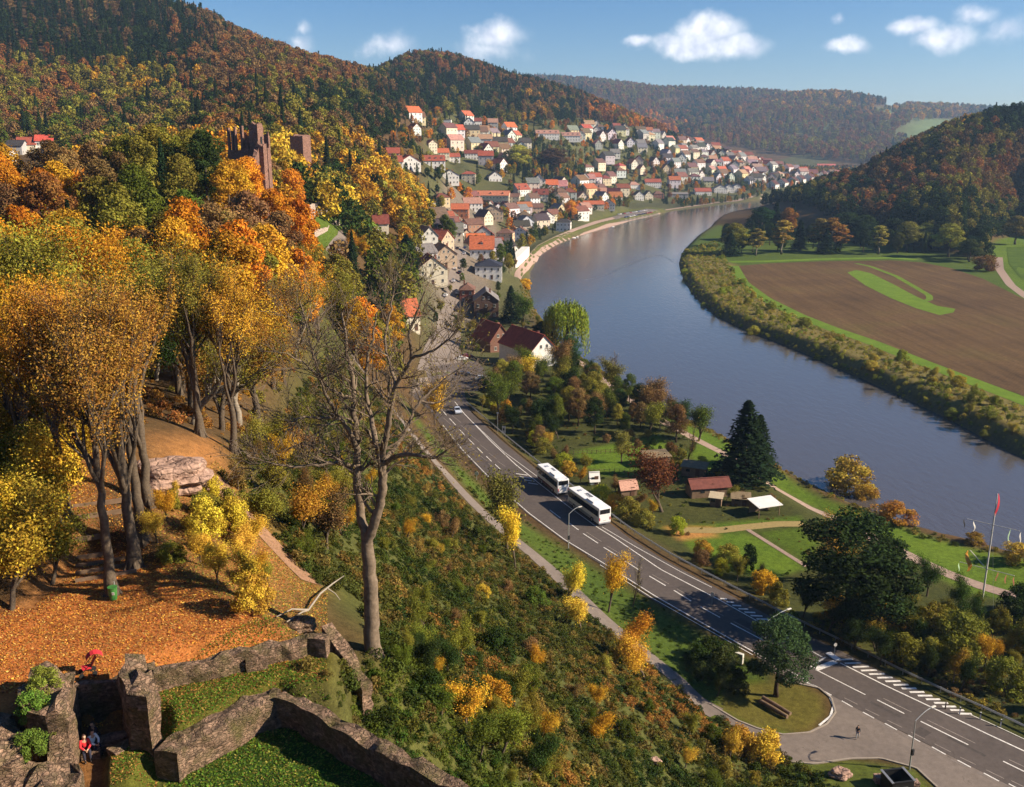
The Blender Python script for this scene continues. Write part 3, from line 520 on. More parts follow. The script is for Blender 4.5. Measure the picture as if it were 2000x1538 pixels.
def blob_crown(rnd, rad, h0, h1_, nb, nl, size, shape='round', flat=1.0):
    cs, ns, sh = [], [], []
    for k in range(nb):
        t = (k + .5) / nb; z = h0 + (h1_ - h0) * (.12 + .8 * t)
        if shape == 'round': rr_ = rad * math.sqrt(max(.05, 1 - (2 * t - .75) ** 2 * .62))
        elif shape == 'tall': rr_ = rad * (1 - .6 * abs(2 * t - .8))
        else: rr_ = rad * (1.0 - .5 * t)
        a = k * 2.4 + rnd.uniform(-.5, .5); d = rr_ * rnd.uniform(.35, .72) * (0 if k == nb - 1 else 1); br = rad * rnd.uniform(.3, .5) * (1 if nb < 14 else .8)
        c = np.array([math.cos(a) * d, math.sin(a) * d, z]); m = max(4, int(nl / nb)); v = rnd.normal(size=(m, 3)); v /= np.linalg.norm(v, axis=1)[:, None]
        rad_ = rnd.uniform(.15, 1, m) ** .33; lump = 1 + .22 * np.sin(v[:, 0] * 7 + k) * np.cos(v[:, 1] * 6 + v[:, 2] * 5)
        cs.append(c + v * (br * rad_ * lump)[:, None] * np.array([1, 1, .8 * flat])); ns.append(v); sh.append(np.full(m, rnd.uniform(.3, .7)))
    V, s = leaves(np.concatenate(cs), np.concatenate(ns), size, rnd, shade=np.concatenate(sh)); return V, s
def conifer_crown(rnd, rad, h0, h1_, nl, size):
    t = rnd.uniform(0, 1, nl) ** 1.5; z = h0 + (h1_ - h0) * t; tiers = 15
    fr = (t * tiers) % 1.0; rr_ = rad * (1 - t) ** .85 * (.62 + .38 * (1 - fr)) + .12; a = rnd.uniform(0, 2 * math.pi, nl); lob = .8 + .2 * np.cos(a * 7 + np.floor(t * tiers) * 2.1)
    q = rnd.uniform(.3, 1, nl) ** .5; d = rr_ * q * lob; c = np.stack([np.cos(a) * d, np.sin(a) * d, z - d * .28], 1); nv = np.stack([np.cos(a), np.sin(a), np.full(nl, .6)], 1)
    return leaves(c, nv, size, rnd, up=.5, asp=.45, shade=rnd.uniform(.2, .75, nl))
def trunk_data(name, h, r, rnd, mat, branches=5, spread=2.5):
    m = MB(); ps = [(rnd.uniform(-.03, .03) * h * (i > 0) * .5, rnd.uniform(-.03, .03) * h * (i > 0) * .5, h * i / 5 - (.5 if i == 0 else 0)) for i in range(6)]
    m.tube(ps, [r * (1.35 if i == 0 else 1 - .13 * i) for i in range(6)], 7)
    for b in range(branches):
        z = h * rnd.uniform(.4, .85); a = b * 2.4; L = spread * rnd.uniform(.6, 1)
        m.tube([(0, 0, z), (math.cos(a) * L * .5, math.sin(a) * L * .5, z + L * .45), (math.cos(a) * L, math.sin(a) * L, z + L * 1.0)], [r * .45, r * .3, r * .1], 5)
    me = bpy.data.meshes.new(name); me.from_pydata(m.v, [], m.f); me.materials.append(mat); me.polygons.foreach_set('use_smooth', [True] * len(m.f)); return me
def crown_data(name, V, s, mat): return np_mesh(name, V, quads(V), [mat], attr={'shade': s})
# branch skeleton for trees seen close
def skeleton(rnd, start, d0, L0, r0, levels, kids=(3, 4, 4), spread=.6, up=.25, seglen=.9, curve=.16, ratio=.68):
    tubes, tips = [], []
    def grow(p, d, L, r, lev):
        n = max(2, int(L / seglen)); ps, rs = [p], [r]; q = np.array(p, float); d = np.array(d, float)
        for i in range(n):
            d = d + rnd.normal(0, curve, 3) + np.array([0, 0, up * .12]); d /= np.linalg.norm(d); q = q + d * L / n; ps.append(q.copy()); rs.append(r * (1 - .55 * (i + 1) / n))
        tubes.append((ps, rs, lev))
        if lev >= levels: tips.append((q, d)); tips.append((ps[len(ps)//2], d)); return
        k = kids[min(lev, len(kids) - 1)]
        for j in range(k):
            t = rnd.uniform(.35, 1) if j else 1; i = min(n, max(1, int(t * n))); ax = rnd.normal(size=3); ax -= d * ax.dot(d); ax /= np.linalg.norm(ax) + 1e-9
            s = spread * rnd.uniform(.5, 1.3); nd = d * math.cos(s) + ax * math.sin(s); nd[2] += up; nd /= np.linalg.norm(nd)
            grow(ps[i], nd, L * ratio * rnd.uniform(.75, 1.2), rs[i] * .72, lev + 1)
    grow(np.array(start, float), np.array(d0, float), L0, r0, 0); return tubes, tips
def tubes_mesh(name, tubes, mat, minr=.012):
    m = MB()
    for ps, rs, lev in tubes: m.tube(ps, [max(minr, r) for r in rs], 10 if rs[0] > .2 else (6 if rs[0] > .06 else 3), cap=False)
    me = bpy.data.meshes.new(name); me.from_pydata(m.v, [], m.f); me.materials.append(mat); me.polygons.foreach_set('use_smooth', [True] * len(m.f)); return me
def tip_leaves(rnd, tips, per, rad, size, asp=.65):
    c = np.repeat(np.array([t[0] for t in tips]), per, 0); off = rnd.normal(size=(len(c), 3)) * rad; sh = np.repeat(rnd.uniform(.25, .75, len(tips)), per)
    return leaves(c + off, off / (np.linalg.norm(off, axis=1)[:, None] + 1e-9), size, rnd, asp=asp, shade=sh)
K = {}      # kinds: list of (trunk mesh, crown mesh)
def rs(k): return np.random.default_rng(1000 + k)
K['broad'] = [(trunk_data('trunk', 9, .28, rs(i), M['bark']), crown_data('crown', *blob_crown(rs(i), 4.6, 3.2, 14.5, 15 + i, 11000, .36, 'round' if i < 4 else 'tall'), M['leaf'])) for i in range(6)]
K['dense'] = [(trunk_data('trunk', 9, .3, rs(40 + i), M['bark_dark']), crown_data('crown', *blob_crown(rs(40 + i), 4.6, 2.4, 14.5, 22 + i, 17000, .27), M['leaf'])) for i in range(2)]
K['conifer'] = [(trunk_data('trunk', 15, .25, rs(20 + i), M['bark_dark'], 0), crown_data('crown', *conifer_crown(rs(20 + i), 3.3 + .4 * i, 1.6, 18, 4200, .6), M['leaf'])) for i in range(2)]
K['birch'] = [(trunk_data('trunk', 13, .2, rs(30 + i), M['bark_pale'], 3, 1.5), crown_data('crown', *blob_crown(rs(30 + i), 3.1, 4.5, 19, 14, 3600, .5, 'tall'), M['leaf'])) for i in range(3)]
def near_tree(seed, h=15, trunk=5.5, r=.33, per=22, size=.24, rad=.5, spread=.55, mat='bark', levels=3, up=.25, kids=(4, 3, 3)):
    q = rs(seed); tb, tp = skeleton(q, (0, 0, -.4), (0, 0, 1), trunk, r, levels, kids, spread, up, ratio=(h / trunk - 1) ** .0 * .62 if h < 12 else .74)
    return tubes_mesh('trunk', tb, M[mat]), crown_data('crown', *tip_leaves(q, tp, per, rad, size), M['leaf'])
K['near'] = [near_tree(50 + i, 15, 5.5, .32, 90, .16, .45, kids=(5, 4, 4)) for i in range(4)]
K['near_thin'] = [near_tree(60 + i, 15, 6.5, .34, 40, .14, .42, .42, 'bark_pale', up=.4, kids=(5, 4, 4)) for i in range(4)]
K['near_small'] = [near_tree(70 + i, 8, 2.6, .14, 120, .125, .34, .5) for i in range(3)]
K['bush'] = [(tubes_mesh('stems', skeleton(rs(80 + i), (0, 0, -.1), (0, 0, 1), .7, .05, 2, (5, 4), .8, .2, .3)[0], M['bark_dark']), crown_data('foliage', *blob_crown(rs(80 + i), 1.7, -.1, 2.6, 15, 5600, .14), M['leaf'])) for i in range(4)]
K['willow'] = []
for i in range(1):
    q = rs(90); nstr = 420; a = q.uniform(0, 2 * math.pi, nstr); d = 6.2 * q.uniform(0.1, 1, nstr) ** .5; zt = 15.5 - d * d * .10 + q.normal(0, .5, nstr); L = q.uniform(4, 11, nstr) * (d / 6.2 * .7 + .3); per = 26
    t = np.tile(np.linspace(0, 1, per), nstr); A_, D_, Z_, L_ = (np.repeat(v, per) for v in (a, d, zt, L))
    c = np.stack([np.cos(A_) * (D_ + .5 * t), np.sin(A_) * (D_ + .5 * t), np.maximum(Z_ - L_ * t, .4)], 1) + q.normal(0, .16, (len(t), 3))
    nv = np.stack([np.cos(A_), np.sin(A_), .3 * np.ones_like(t)], 1); V, s = leaves(c, nv, .62, q, asp=.4, droop=True, shade=np.repeat(q.uniform(.2, .8, nstr), per))
    K['willow'].append((trunk_data('trunk', 11, .5, q, M['bark_dark'], 7, 4), crown_data('crown', V, s, M['leaf'])))
K['bare'] = [(tubes_mesh('trunk', skeleton(rs(95 + i), (0, 0, -.3), (0, 0, 1), 3, .2, 4, (4, 4, 3, 3), .5, .3, .7, ratio=.7)[0], M['bark'], .02), crown_data('crown', *tip_leaves(rs(95 + i), skeleton(rs(95 + i), (0, 0, -.3), (0, 0, 1), 3, .2, 4, (4, 4, 3, 3), .5, .3, .7, ratio=.7)[1], 1, .3, .15), M['leaf'])) for i in range(2)]
def plant(kind, name, x, y, tint, scale=1.0, label=None, cat='tree', group=None, v=None, z=None, squash=1.0, crown='crown', trunk='trunk', rz=None):
    tr, cr_ = K[kind][rng.randrange(len(K[kind])) if v is None else v % len(K[kind])]
    o = empty(name, (x, y, (h1(x, y) if z is None else z) - .05), rng.uniform(0, 6.28) if rz is None else rz, label, cat, group); o.scale = (scale * rng.uniform(.92, 1.08), scale * rng.uniform(.92, 1.08), scale * squash)
    a = bpy.data.objects.new(trunk, tr); put(a, o)
    b = bpy.data.objects.new(crown, cr_); put(b, o); j = rng.uniform(.82, 1.15); b.color = (*[min(1, c * j * rng.uniform(.93, 1.07)) for c in tint], 1)
    return o
# prototypes that only the scattered woods use
PC = bpy.data.collections.new('wood_prototypes'); BC = bpy.data.collections.new('undergrowth_prototypes')
def proto(coll, nm, V, s, mat): coll.objects.link(bpy.data.objects.new(nm, crown_data(nm, V, s, mat)))
for i in range(5): proto(PC, 'a%d' % i, *blob_crown(rs(200 + i), 5.3, 1.0, 13.0, 13 + i, 760, 1.15, flat=1.05), M['leaf_i'])
for i in range(2): proto(PC, 'b%d' % i, *conifer_crown(rs(210 + i), 3.7, 0, 15, 560, 1.15), M['leaf_i'])
for i in range(5): proto(BC, 'a%d' % i, *blob_crown(rs(220 + i), .9, -.3, .9, 9, 520, .17, flat=.8), M['leaf_i'])
def scatter(name, xs, ys, zs, sc, tints, pick, coll, label, cat):
    me = bpy.data.meshes.new(name); n = len(xs); me.vertices.add(n); me.vertices.foreach_set('co', np.stack([xs, ys, zs], 1).astype(np.float32).ravel())
    for nm, kd, dat in (('pick', 'INT', pick.astype(np.int32)), ('turn', 'FLOAT', NG.uniform(0, 6.28, n).astype(np.float32)), ('grow', 'FLOAT', sc.astype(np.float32))):
        me.attributes.new(nm, kd, 'POINT').data.foreach_set('value', dat)
    c = np.ones((n, 4), np.float32); c[:, :3] = tints; me.attributes.new('tint', 'FLOAT_COLOR', 'POINT').data.foreach_set('color', c.ravel())
    o = put(bpy.data.objects.new(name, me)); g = bpy.data.node_groups.new(name, 'GeometryNodeTree')
    g.interface.new_socket('Geometry', in_out='INPUT', socket_type='NodeSocketGeometry'); g.interface.new_socket('Geometry', in_out='OUTPUT', socket_type='NodeSocketGeometry')
    N = g.nodes.new; gi, go, ip, ci, cx = N('NodeGroupInput'), N('NodeGroupOutput'), N('GeometryNodeInstanceOnPoints'), N('GeometryNodeCollectionInfo'), N('ShaderNodeCombineXYZ')
    ci.inputs['Collection'].default_value = coll; ci.inputs['Separate Children'].default_value = True; ci.inputs['Reset Children'].default_value = True
    def na(nm, ty): x = N('GeometryNodeInputNamedAttribute'); x.data_type = ty; x.inputs['Name'].default_value = nm; return [s for s in x.outputs if s.enabled and s.name == 'Attribute'][0]
    L = g.links.new; L(gi.outputs[0], ip.inputs['Points']); L(ci.outputs[0], ip.inputs['Instance']); ip.inputs['Pick Instance'].default_value = True
    L(na('pick', 'INT'), ip.inputs['Instance Index']); L(na('turn', 'FLOAT'), cx.inputs['Z']); L(cx.outputs[0], ip.inputs['Rotation']); L(na('grow', 'FLOAT'), ip.inputs['Scale']); L(ip.outputs[0], go.inputs[0])
    o.modifiers.new('scatter', 'NODES').node_group = g
    return tag(o, label, cat, kind='stuff')
# ------------------------------------------------------------------ woods
# colour patches of the autumn woods: centre and size as seen, tints with weights, share of conifers
PATCH = [(180,70,200,70,[CON,DGN,BRN],.8),(330,110,90,60,[CON,DGN],.7),(60,180,120,60,[BRN,OLV,RST],.15),(450,110,120,70,[RST,BRN,BRN],.12),(560,140,70,50,[RST,BRN,OLV],.1),(260,160,120,40,[OLV,GLD,OLV],.15),(130,240,150,60,[OLV,BRN,GRN],.15),
 (420,180,90,60,[BRN,RST,DGN],.3),(520,200,70,60,[OLV,DGN,BRN],.35),(330,230,90,40,[BRN,OLV,DGN],.2),(500,60,60,60,[BRN,DGN],.25),(660,130,50,40,[RST,BRN],.1),(640,200,60,50,[OLV,DGN,DGN],.4),(660,280,70,50,[OLV,GLD,BRN],.15),(740,250,60,40,[DGN,BRN,DGN],.35),
 (70,300,90,30,[BRN,OLV,RST],.15),(60,380,120,50,[ORG,BRN,GLD],.0),(180,350,90,40,[OLV,BRN,GLD],.03),(140,430,80,40,[ORG,RST,OLV],.0),(260,430,120,60,[OLV,OLV,GRN],.04),(300,310,90,40,[GLD,OLV,OLV],.04),(360,340,60,40,[DGN,OLV],.1),(420,310,60,30,[ORG,GLD],0),(480,380,60,50,[GLD,ORG,BRN],0),
 (440,470,70,60,[GLD,ORG,BRN],0),(330,520,90,60,[OLV,GLD,BRN],.04),(100,520,120,60,[OLV,GLD,ORG],.03),(530,470,60,60,[BRN,ORG,GLD],0),(600,500,60,60,[ORG,BRN,GLD],0),(570,330,50,50,[GLD,YEL,OLV],0),(640,400,50,60,[YEL,OLV,DGN],.1),(700,400,60,60,[OLV,GLD,DGN],.1),(760,390,60,50,[YEL,GLD,OLV],0),(780,440,40,40,[OLV,GLD],0),
 (40,620,90,80,[OLV,BRN,GLD],0),(480,620,80,80,[ORG,GLD,OLV],0),(620,650,60,80,[ORG,GLD,OLV],0),(740,520,60,50,[DGN,GRN,OLV],.1),(700,560,50,40,[OLV,GRN],0),(560,720,80,60,[ORG,GLD,OLV],0),(300,700,100,100,[OLV,DGN,BRN],.05),
 (880,130,120,30,[DGN,BRN,RST],.5),(950,170,150,40,[CON,DGN,BRN],.6),(780,130,70,30,[BRN,OLV,DGN],.2),(800,180,70,40,[CON,DGN,BRN],.6),(1100,200,90,40,[CON,DGN,BRN],.5),(1060,210,40,25,[GLD,BRN],.05),(1180,220,60,25,[RST,BRN,ORG],.1),(1250,240,50,20,[RST,ORG,OLV],.1),(1000,235,120,30,[DGN,OLV,BRN],.4),(880,230,60,40,[DGN,OLV],.35),
 (1250,180,200,40,[BRN,RST,OLV],.1),(1400,200,80,40,[DGN,BRN],.45),(1500,230,100,50,[BRN,RST,OLV],.1),(1600,200,80,30,[BRN,GLD,OLV],.1),(1650,260,120,40,[BRN,RST,OLV],.05),(1700,200,60,20,[DGN,BRN],.4),(1820,210,90,20,[OLV,GLD,BRN],.1),
 (1980,215,60,25,[DGN,CON],.35),(1850,290,90,40,[OLV,DGN,BRN],.1),(1760,330,80,40,[RST,BRN,OLV],.05),(1940,330,90,50,[RST,OLV,BRN],.05),(1700,370,60,40,[RST,BRN,DGN],.1),(1860,400,90,40,[DGN,OLV,DGN],.15),(1620,400,60,40,[DGN,CON,OLV],.5)]
pc = np.array([(p[0], p[1], p[2], p[3]) for p in PATCH], float)
def topxv(x, y, z):
    a = y * math.cos(TH) - (z - CZ) * math.sin(TH); b = y * math.sin(TH) + (z - CZ) * math.cos(TH); return CX + F * x / a, CY - F * b / a
def tint_for(px, py):
    d = ((px - pc[:, 0]) / pc[:, 2]) ** 2 + ((py - pc[:, 1]) / pc[:, 3]) ** 2; w_ = np.exp(-d * 1.8) + 1e-9; p = PATCH[int(NG.choice(len(PATCH), p=w_ / w_.sum()))]
    con = NG.random() < p[5] * (1 if p[5] >= .6 else .45); t = np.array((CON if NG.random() < .7 else DGN) if con else p[4][int(NG.integers(len(p[4])))]) * NG.uniform(.75, 1.25)
    return con, t
def jgrid(x0, x1, y0, y1, s):
    a, b = np.meshgrid(np.arange(x0, x1, s), np.arange(y0, y1, s)); a = a + (np.arange(a.shape[0]) % 2)[:, None] * s / 2
    a = a.ravel() + NG.uniform(-.33, .33, a.size) * s; b = b.ravel() + NG.uniform(-.33, .33, b.size) * s; return a, b
def inpoly(px, py, poly): return sdist(px, py, poly) < 0
# open ground, as seen, that the woods leave free
TOWN_PX = [(770,335),(748,305),(765,262),(792,220),(900,228),(1000,245),(1150,238),(1290,262),(1400,282),(1500,300),(1690,320),(1720,345),(1560,372),(1460,392),(1300,415),(1180,445),(1080,480),(1010,560),(1100,640),(1150,740),(905,800),(850,800),(800,620),(800,560),(830,500),(835,440),(835,400)]
def visible(x, y, top):
    "does the line from the camera to the tree top clear the ground?"
    ok = np.ones(len(x), bool)
    for f in (.97, .93, .88, .8, .7, .58, .45, .3): ok &= hgt(x * f, y * f) + 3 < CZ + (top - CZ) * f
    return ok
woods = []     # x, y, z, scale, con, tint, r
def fill(s, rmin, rmax, a0, a1, keep, scale, size_of=1.0):
    x, y = jgrid(rmax * math.sin(a0) - 5, rmax * math.sin(a1) + 5, rmin * .4, rmax, s); r = np.hypot(x, y); a = np.arctan2(x, y)
    k = (r > rmin) & (r < rmax) & (a > a0) & (a < a1); x, y, r = x[k], y[k], r[k]; z = hgt(x, y); px, py = topxv(x, y, z + 8); pgx, pgy = topxv(x, y, z)
    k = keep(x, y, z, px, py, pgx, pgy) & visible(x, y, z + 17 * scale) & (px > -90) & (px < 2080) & (py < 1500)
    for xx, yy, zz, pp, qq, r_ in zip(x[k], y[k], z[k], px[k], py[k], r[k]):
        con, t = tint_for(pp, qq); woods.append((xx, yy, zz, scale * NG.uniform(.75, 1.25), con, t, r_))
castle_xy = [atr(490,300,280)[:2], atr(585,300,380)[:2]]
lane_xy = [ground_at(672,470)[:2], ground_at(640,425)[:2], ground_at(625,440)[:2]]
HOUSE_XY = [ground_at(a, b)[:2] for a, b in ((28,303),(53,300),(88,298),(10,312),(612,235),(630,238),(745,462))]
def clear_of(x, y, pts, d):
    ok = np.ones(x.shape, bool)
    for a, b in pts: ok &= np.hypot(x - a, y - b) > d
    return ok
def keep_left(x, y, z, px, py, gx, gy):
    k = ~inpoly(gx, gy, TOWN_PX) & (gx < 1335) & (z > 9)
    slope_edge = [(560,520),(640,600),(690,700),(760,790),(830,880),(1500,1460),(1500,1700),(-300,1700),(-300,1010),(60,1000),(170,870),(330,840),(420,850),(470,900),(540,880),(600,700)]
    k &= ~inpoly(gx, gy, slope_edge)
    for (a, b), (c_, e) in zip(castle_xy[:1], [(12, 9)]):
        k &= np.hypot(x - a, y - b) > c_
        f = (y / b); k &= ~((f < 1) & (f > .72) & (np.abs(x - a * f) < e) & (z + 16 > CZ + (h1(a, b) + 6 - CZ) * f))    # low growth on the slope below the walls
    for a, b in HOUSE_XY:
        k &= np.hypot(x - a, y - b) > 9; f = y / b; k &= ~((f < 1) & (f > (.42 if b < 1000 and a < -200 else .9)) & (np.abs(x - a * f) < 12) & (z + 19 > CZ + (h1(a, b) + 3 - CZ) * f))
    a, b = lane_xy[0]; f = y / b; k &= ~((f < 1.03) & (f > .7) & (np.abs(x - a * f) < 12) & (z + 12 > CZ + (h1(a, b) - CZ) * f))
    return k
fill(8.6, 75, 330, R(-33), R(-7.0), keep_left, 1.0)
fill(8.6, 330, 1000, R(-33), R(-2), keep_left, 1.0)
fill(9.8, 1000, 1900, R(-33), R(12), keep_left, 1.08)
def keep_right(x, y, z, px, py, gx, gy):
    k = ((z > 4.15) | ((gy < 447) & (gx > 1500))) & ~inpoly(gx, gy, TOWN_PX) & (sdist(x, y, flat_zone) > 1) & (sdist(x, y, river) > 8) & (gx > 1480)
    return k & ~inpoly(gx, gy, [(1925,470),(2100,440),(2100,640),(1990,600),(1940,545)])
fill(7.6, 560, 1050, R(15), R(33), keep_right, .98)
def keep_far(x, y, z, px, py, gx, gy):
    n = np.sin(x / 170) * np.cos(y / 230 + 1) + .6 * np.sin(x / 67 + y / 91)
    return (n > -1.25) & ~inpoly(gx, gy, [(1700,208),(1765,203),(1770,214),(1705,216)]) & ~inpoly(gx, gy, [(1282,197),(1340,191),(1348,200),(1290,206)]) & ~inpoly(gx, gy, [(1745,262),(1780,238),(1850,232),(1925,232),(1965,248),(1850,285),(1800,300)]) & ~inpoly(gx, gy, TOWN_PX)
fill(22, 2150, 5200, R(-1), R(32), keep_far, 1.75)
woods.sort(key=lambda q: q[6])
near_b = [q for q in woods if not q[4] and q[6] < 1000]; near_c = [q for q in woods if q[4] and q[6] < 1100]
def screen_size(q): return q[3] / q[6]
NB, NCN = 105, 60
near_b.sort(key=screen_size, reverse=True); near_c.sort(key=screen_size, reverse=True)
indiv = near_b[:NB] + near_c[:NCN]; chosen = set(id(q) for q in indiv)
def tint_word(t):
    r_, g_, b_ = t / (max(t) + 1e-9); L_ = max(t)
    if L_ < .085: return 'dark green'
    if g_ > .95: return 'olive green' if L_ < .2 else 'lime green'
    if g_ > .72: return 'olive brown' if L_ < .32 else 'golden yellow'
    if g_ > .5: return 'golden' if L_ > .4 else 'brown'
    return 'bright orange' if L_ > .45 else 'rust brown'
for q in indiv:
    x, y, z, sc, con, t, r_ = q; px, py = topx(x, y, z + 8); side = 'on the hillside across the river' if px > 1480 else ('on the slope beyond the castle ruin' if r_ > 300 else 'in the wood below the castle ruin')
    if con: plant('conifer', 'conifer_tree', x, y, t, sc, 'dark green conifer standing %s' % side, 'tree', 'conifers %s' % side, z=z)
    else:
        wd = tint_word(t); plant('near' if r_ < 120 else 'broad', 'broadleaf_tree', x, y, t, sc, '%s broadleaf tree with a full crown %s' % (wd, side), 'tree', '%s broadleaf trees %s' % (wd, side), z=z)
def mass(sel, name, label):
    if not sel: return
    a = np.array([(q[0], q[1], q[2], q[3], q[4]) for q in sel]); ti = np.array([q[5] for q in sel]); pick = np.where(a[:, 4] > .5, NG.integers(5, 7, len(a)), NG.integers(0, 5, len(a)))
    scatter(name, a[:, 0], a[:, 1], a[:, 2] - .3, a[:, 3], ti, pick, PC, label, 'wood')
rest = [q for q in woods if id(q) not in chosen]
mass([q for q in rest if q[6] < 2100 and topx(q[0], q[1], q[2])[0] < 1400], 'hillside_wood', 'dense autumn wood of brown, olive and dark green trees covering the left hills')
mass([q for q in rest if q[6] < 2100 and topx(q[0], q[1], q[2])[0] >= 1400], 'right_hill_wood', 'shaded autumn wood covering the hill on the right bank')
mass([q for q in rest if q[6] >= 2100], 'distant_wood', 'hazy brownish blue wood on the far hills beyond the town')
print('WOODS', len(woods), len(indiv), len(rest))
# ------------------------------------------------------------------ houses
def obj_col_mat(name, rough, tile=False, spec=.25):
    t = NT(name); a = t.n('ShaderNodeObjectInfo').outputs['Color']; n = t.noise(.9, 6, 'Object', .65); n2 = t.noise(7, 4, 'Object', .6)
    if tile:
        c = t.mul(a, t.ramp(n, [(.3, (.62,.6,.6)), (.7, (1.3,1.25,1.2))])); c = t.mul(c, t.ramp(n2, [(.35, (.75,)*3), (.65, (1.2,)*3)]))
        tc_ = t.n('ShaderNodeTexCoord'); w1 = t.n('ShaderNodeTexWave', bands_direction='Z'); w1.inputs['Scale'].default_value = 1.1; t.l(tc_.outputs['Object'], w1.inputs['Vector']); c = t.mul(c, t.ramp(w1.outputs['Fac'], [(0, (.78,)*3), (.4, (1.05,)*3)])); t.bsdf(c, rough, spec, bump=w1.outputs['Fac'], bs=.5, bd=.05)
    else:
        c = t.mul(a, t.ramp(n, [(.3, (.8,.78,.75)), (.7, (1.08,)*3)])); c = t.mul(c, t.ramp(n2, [(.3, (.9,)*3), (.7, (1.05,)*3)])); t.bsdf(c, rough, spec)
    return t.mat
M['wall'] = obj_col_mat('plaster_wall', .9); M['tile'] = obj_col_mat('roof_tile', .8, True)
M['glass'] = plain('window_glass', (.03,.035,.04), .12, .3, 1, .6); M['frame'] = plain('window_frame', (.6,.57,.5), .6, .1); M['shutter'] = plain('door_wood', (.12,.06,.035), .7, .3)
M['brick'] = plain('chimney_brick', (.28,.13,.09), .9, .3, 5); M['metal'] = plain('grey_metal', (.35,.35,.34), .45, .15, 4, .5, .6)
_c = {}
def mesh_of(key, fn, mats):
    if key not in _c:
        m = fn(); me = bpy.data.meshes.new(key if isinstance(key, str) else key[0]); me.from_pydata(m.v, [], m.f)
        for x in mats: me.materials.append(x)
        if len(mats) > 1: me.polygons.foreach_set('material_index', m.m)
        me.update(); _c[key] = me
    return _c[key]
def child(name, me, parent, loc=(0,0,0), rz=0, col_=None, sc=None):
    o = bpy.data.objects.new(name, me); put(o, parent); o.location = loc; o.rotation_euler = (0, 0, rz)
    if col_: o.color = (*col_, 1)
    if sc: o.scale = sc
    return o
def m_window():
    m = MB(); m.box((0, 0, 0), (1.0, .06, 1.35), 0); m.box((0, -.035, 0), (.82, .03, 1.17), 1); m.box((0, -.055, 0), (.05, .02, 1.17), 0); m.box((0, -.07, -.72), (1.12, .16, .06), 0); return m
def m_door():
    m = MB(); m.box((0, 0, 1.05), (1.1, .08, 2.1), 0); m.box((0, -.05, 1.5), (.5, .03, .6), 1); return m
def walls(w, d, h, rh, typ):
    m = MB(); x, y = w / 2, d / 2
    if typ == 'gf': m.add([(-x,-y,-1.5),(x,-y,-1.5),(x,y,-1.5),(-x,y,-1.5),(-x,-y,h),(x,-y,h),(x,y,h),(-x,y,h),(0,-y,h+rh-.12),(0,y,h+rh-.12)], [(0,1,5,8,4),(2,3,7,9,6),(1,2,6,5),(3,0,4,7)])
    elif typ == 'gs': m.add([(-x,-y,-1.5),(x,-y,-1.5),(x,y,-1.5),(-x,y,-1.5),(-x,-y,h),(x,-y,h),(x,y,h),(-x,y,h),(-x,0,h+rh-.12),(x,0,h+rh-.12)], [(0,1,5,4),(2,3,7,6),(1,2,6,9,5),(3,0,4,8,7)])
    else: m.box((0, 0, h / 2 - .75), (w, d, h + 1.5))
    return m
def roof(w, d, h, rh, typ, o=.45, th=.2):
    m = MB(); x, y = w / 2, d / 2
    def slab(a, b, c, e):   # four corners of the upper face, thickness below
        vs = [Vector(p) for p in (a, b, c, e)]; m.add([tuple(v) for v in vs] + [tuple(v - Vector((0, 0, th))) for v in vs], [(0,1,2,3),(7,6,5,4),(0,4,5,1),(1,5,6,2),(2,6,7,3),(3,7,4,0)])
    if typ == 'gf':
        k = rh / x; zl = h - o * k + th; zt = h + rh + th
        slab((-x-o,-y-o,zl),(0,-y-o,zt),(0,y+o,zt),(-x-o,y+o,zl)); slab((0,-y-o,zt),(x+o,-y-o,zl),(x+o,y+o,zl),(0,y+o,zt)); m.box((0, 0, zt + .03), (.3, d + 2*o, .12))
    elif typ == 'gs':
        k = rh / y; zl = h - o * k + th; zt = h + rh + th
        slab((-x-o,-y-o,zl),(x+o,-y-o,zl),(x+o,0,zt),(-x-o,0,zt)); slab((-x-o,0,zt),(x+o,0,zt),(x+o,y+o,zl),(-x-o,y+o,zl)); m.box((0, 0, zt + .03), (w + 2*o, .3, .12))
    elif typ == 'hip':
        X, Y = x + o, y + o
        if w >= d: r1, r2 = (-(x - y * .8), 0), (x - y * .8, 0)
        else: r1, r2 = (0, -(y - x * .8)), (0, y - x * .8)
        A_, B_, C_, D_ = (-X,-Y,h), (X,-Y,h), (X,Y,h), (-X,Y,h); E, G_ = (*r1, h + rh), (*r2, h + rh); b = len(m.v)
        m.v += [A_, B_, C_, D_, E, G_]
        fs = [(0,1,5,4),(1,2,5),(2,3,4,5),(3,0,4)] if w >= d else [(0,1,4),(1,2,5,4),(2,3,5),(3,0,4,5)]
        m.f += [tuple(b + i for i in f) for f in fs] + [(b, b+3, b+2, b+1)]; m.m += [0] * 5; m.box((0, 0, h + .01), (2*X - .02, 2*Y - .02, .16))
    else: m.box((0, 0, h + .12), (w + .5, d + .5, .25)); m.box((0, 0, h + .33), (w * .3, d * .3, .2))
    return m
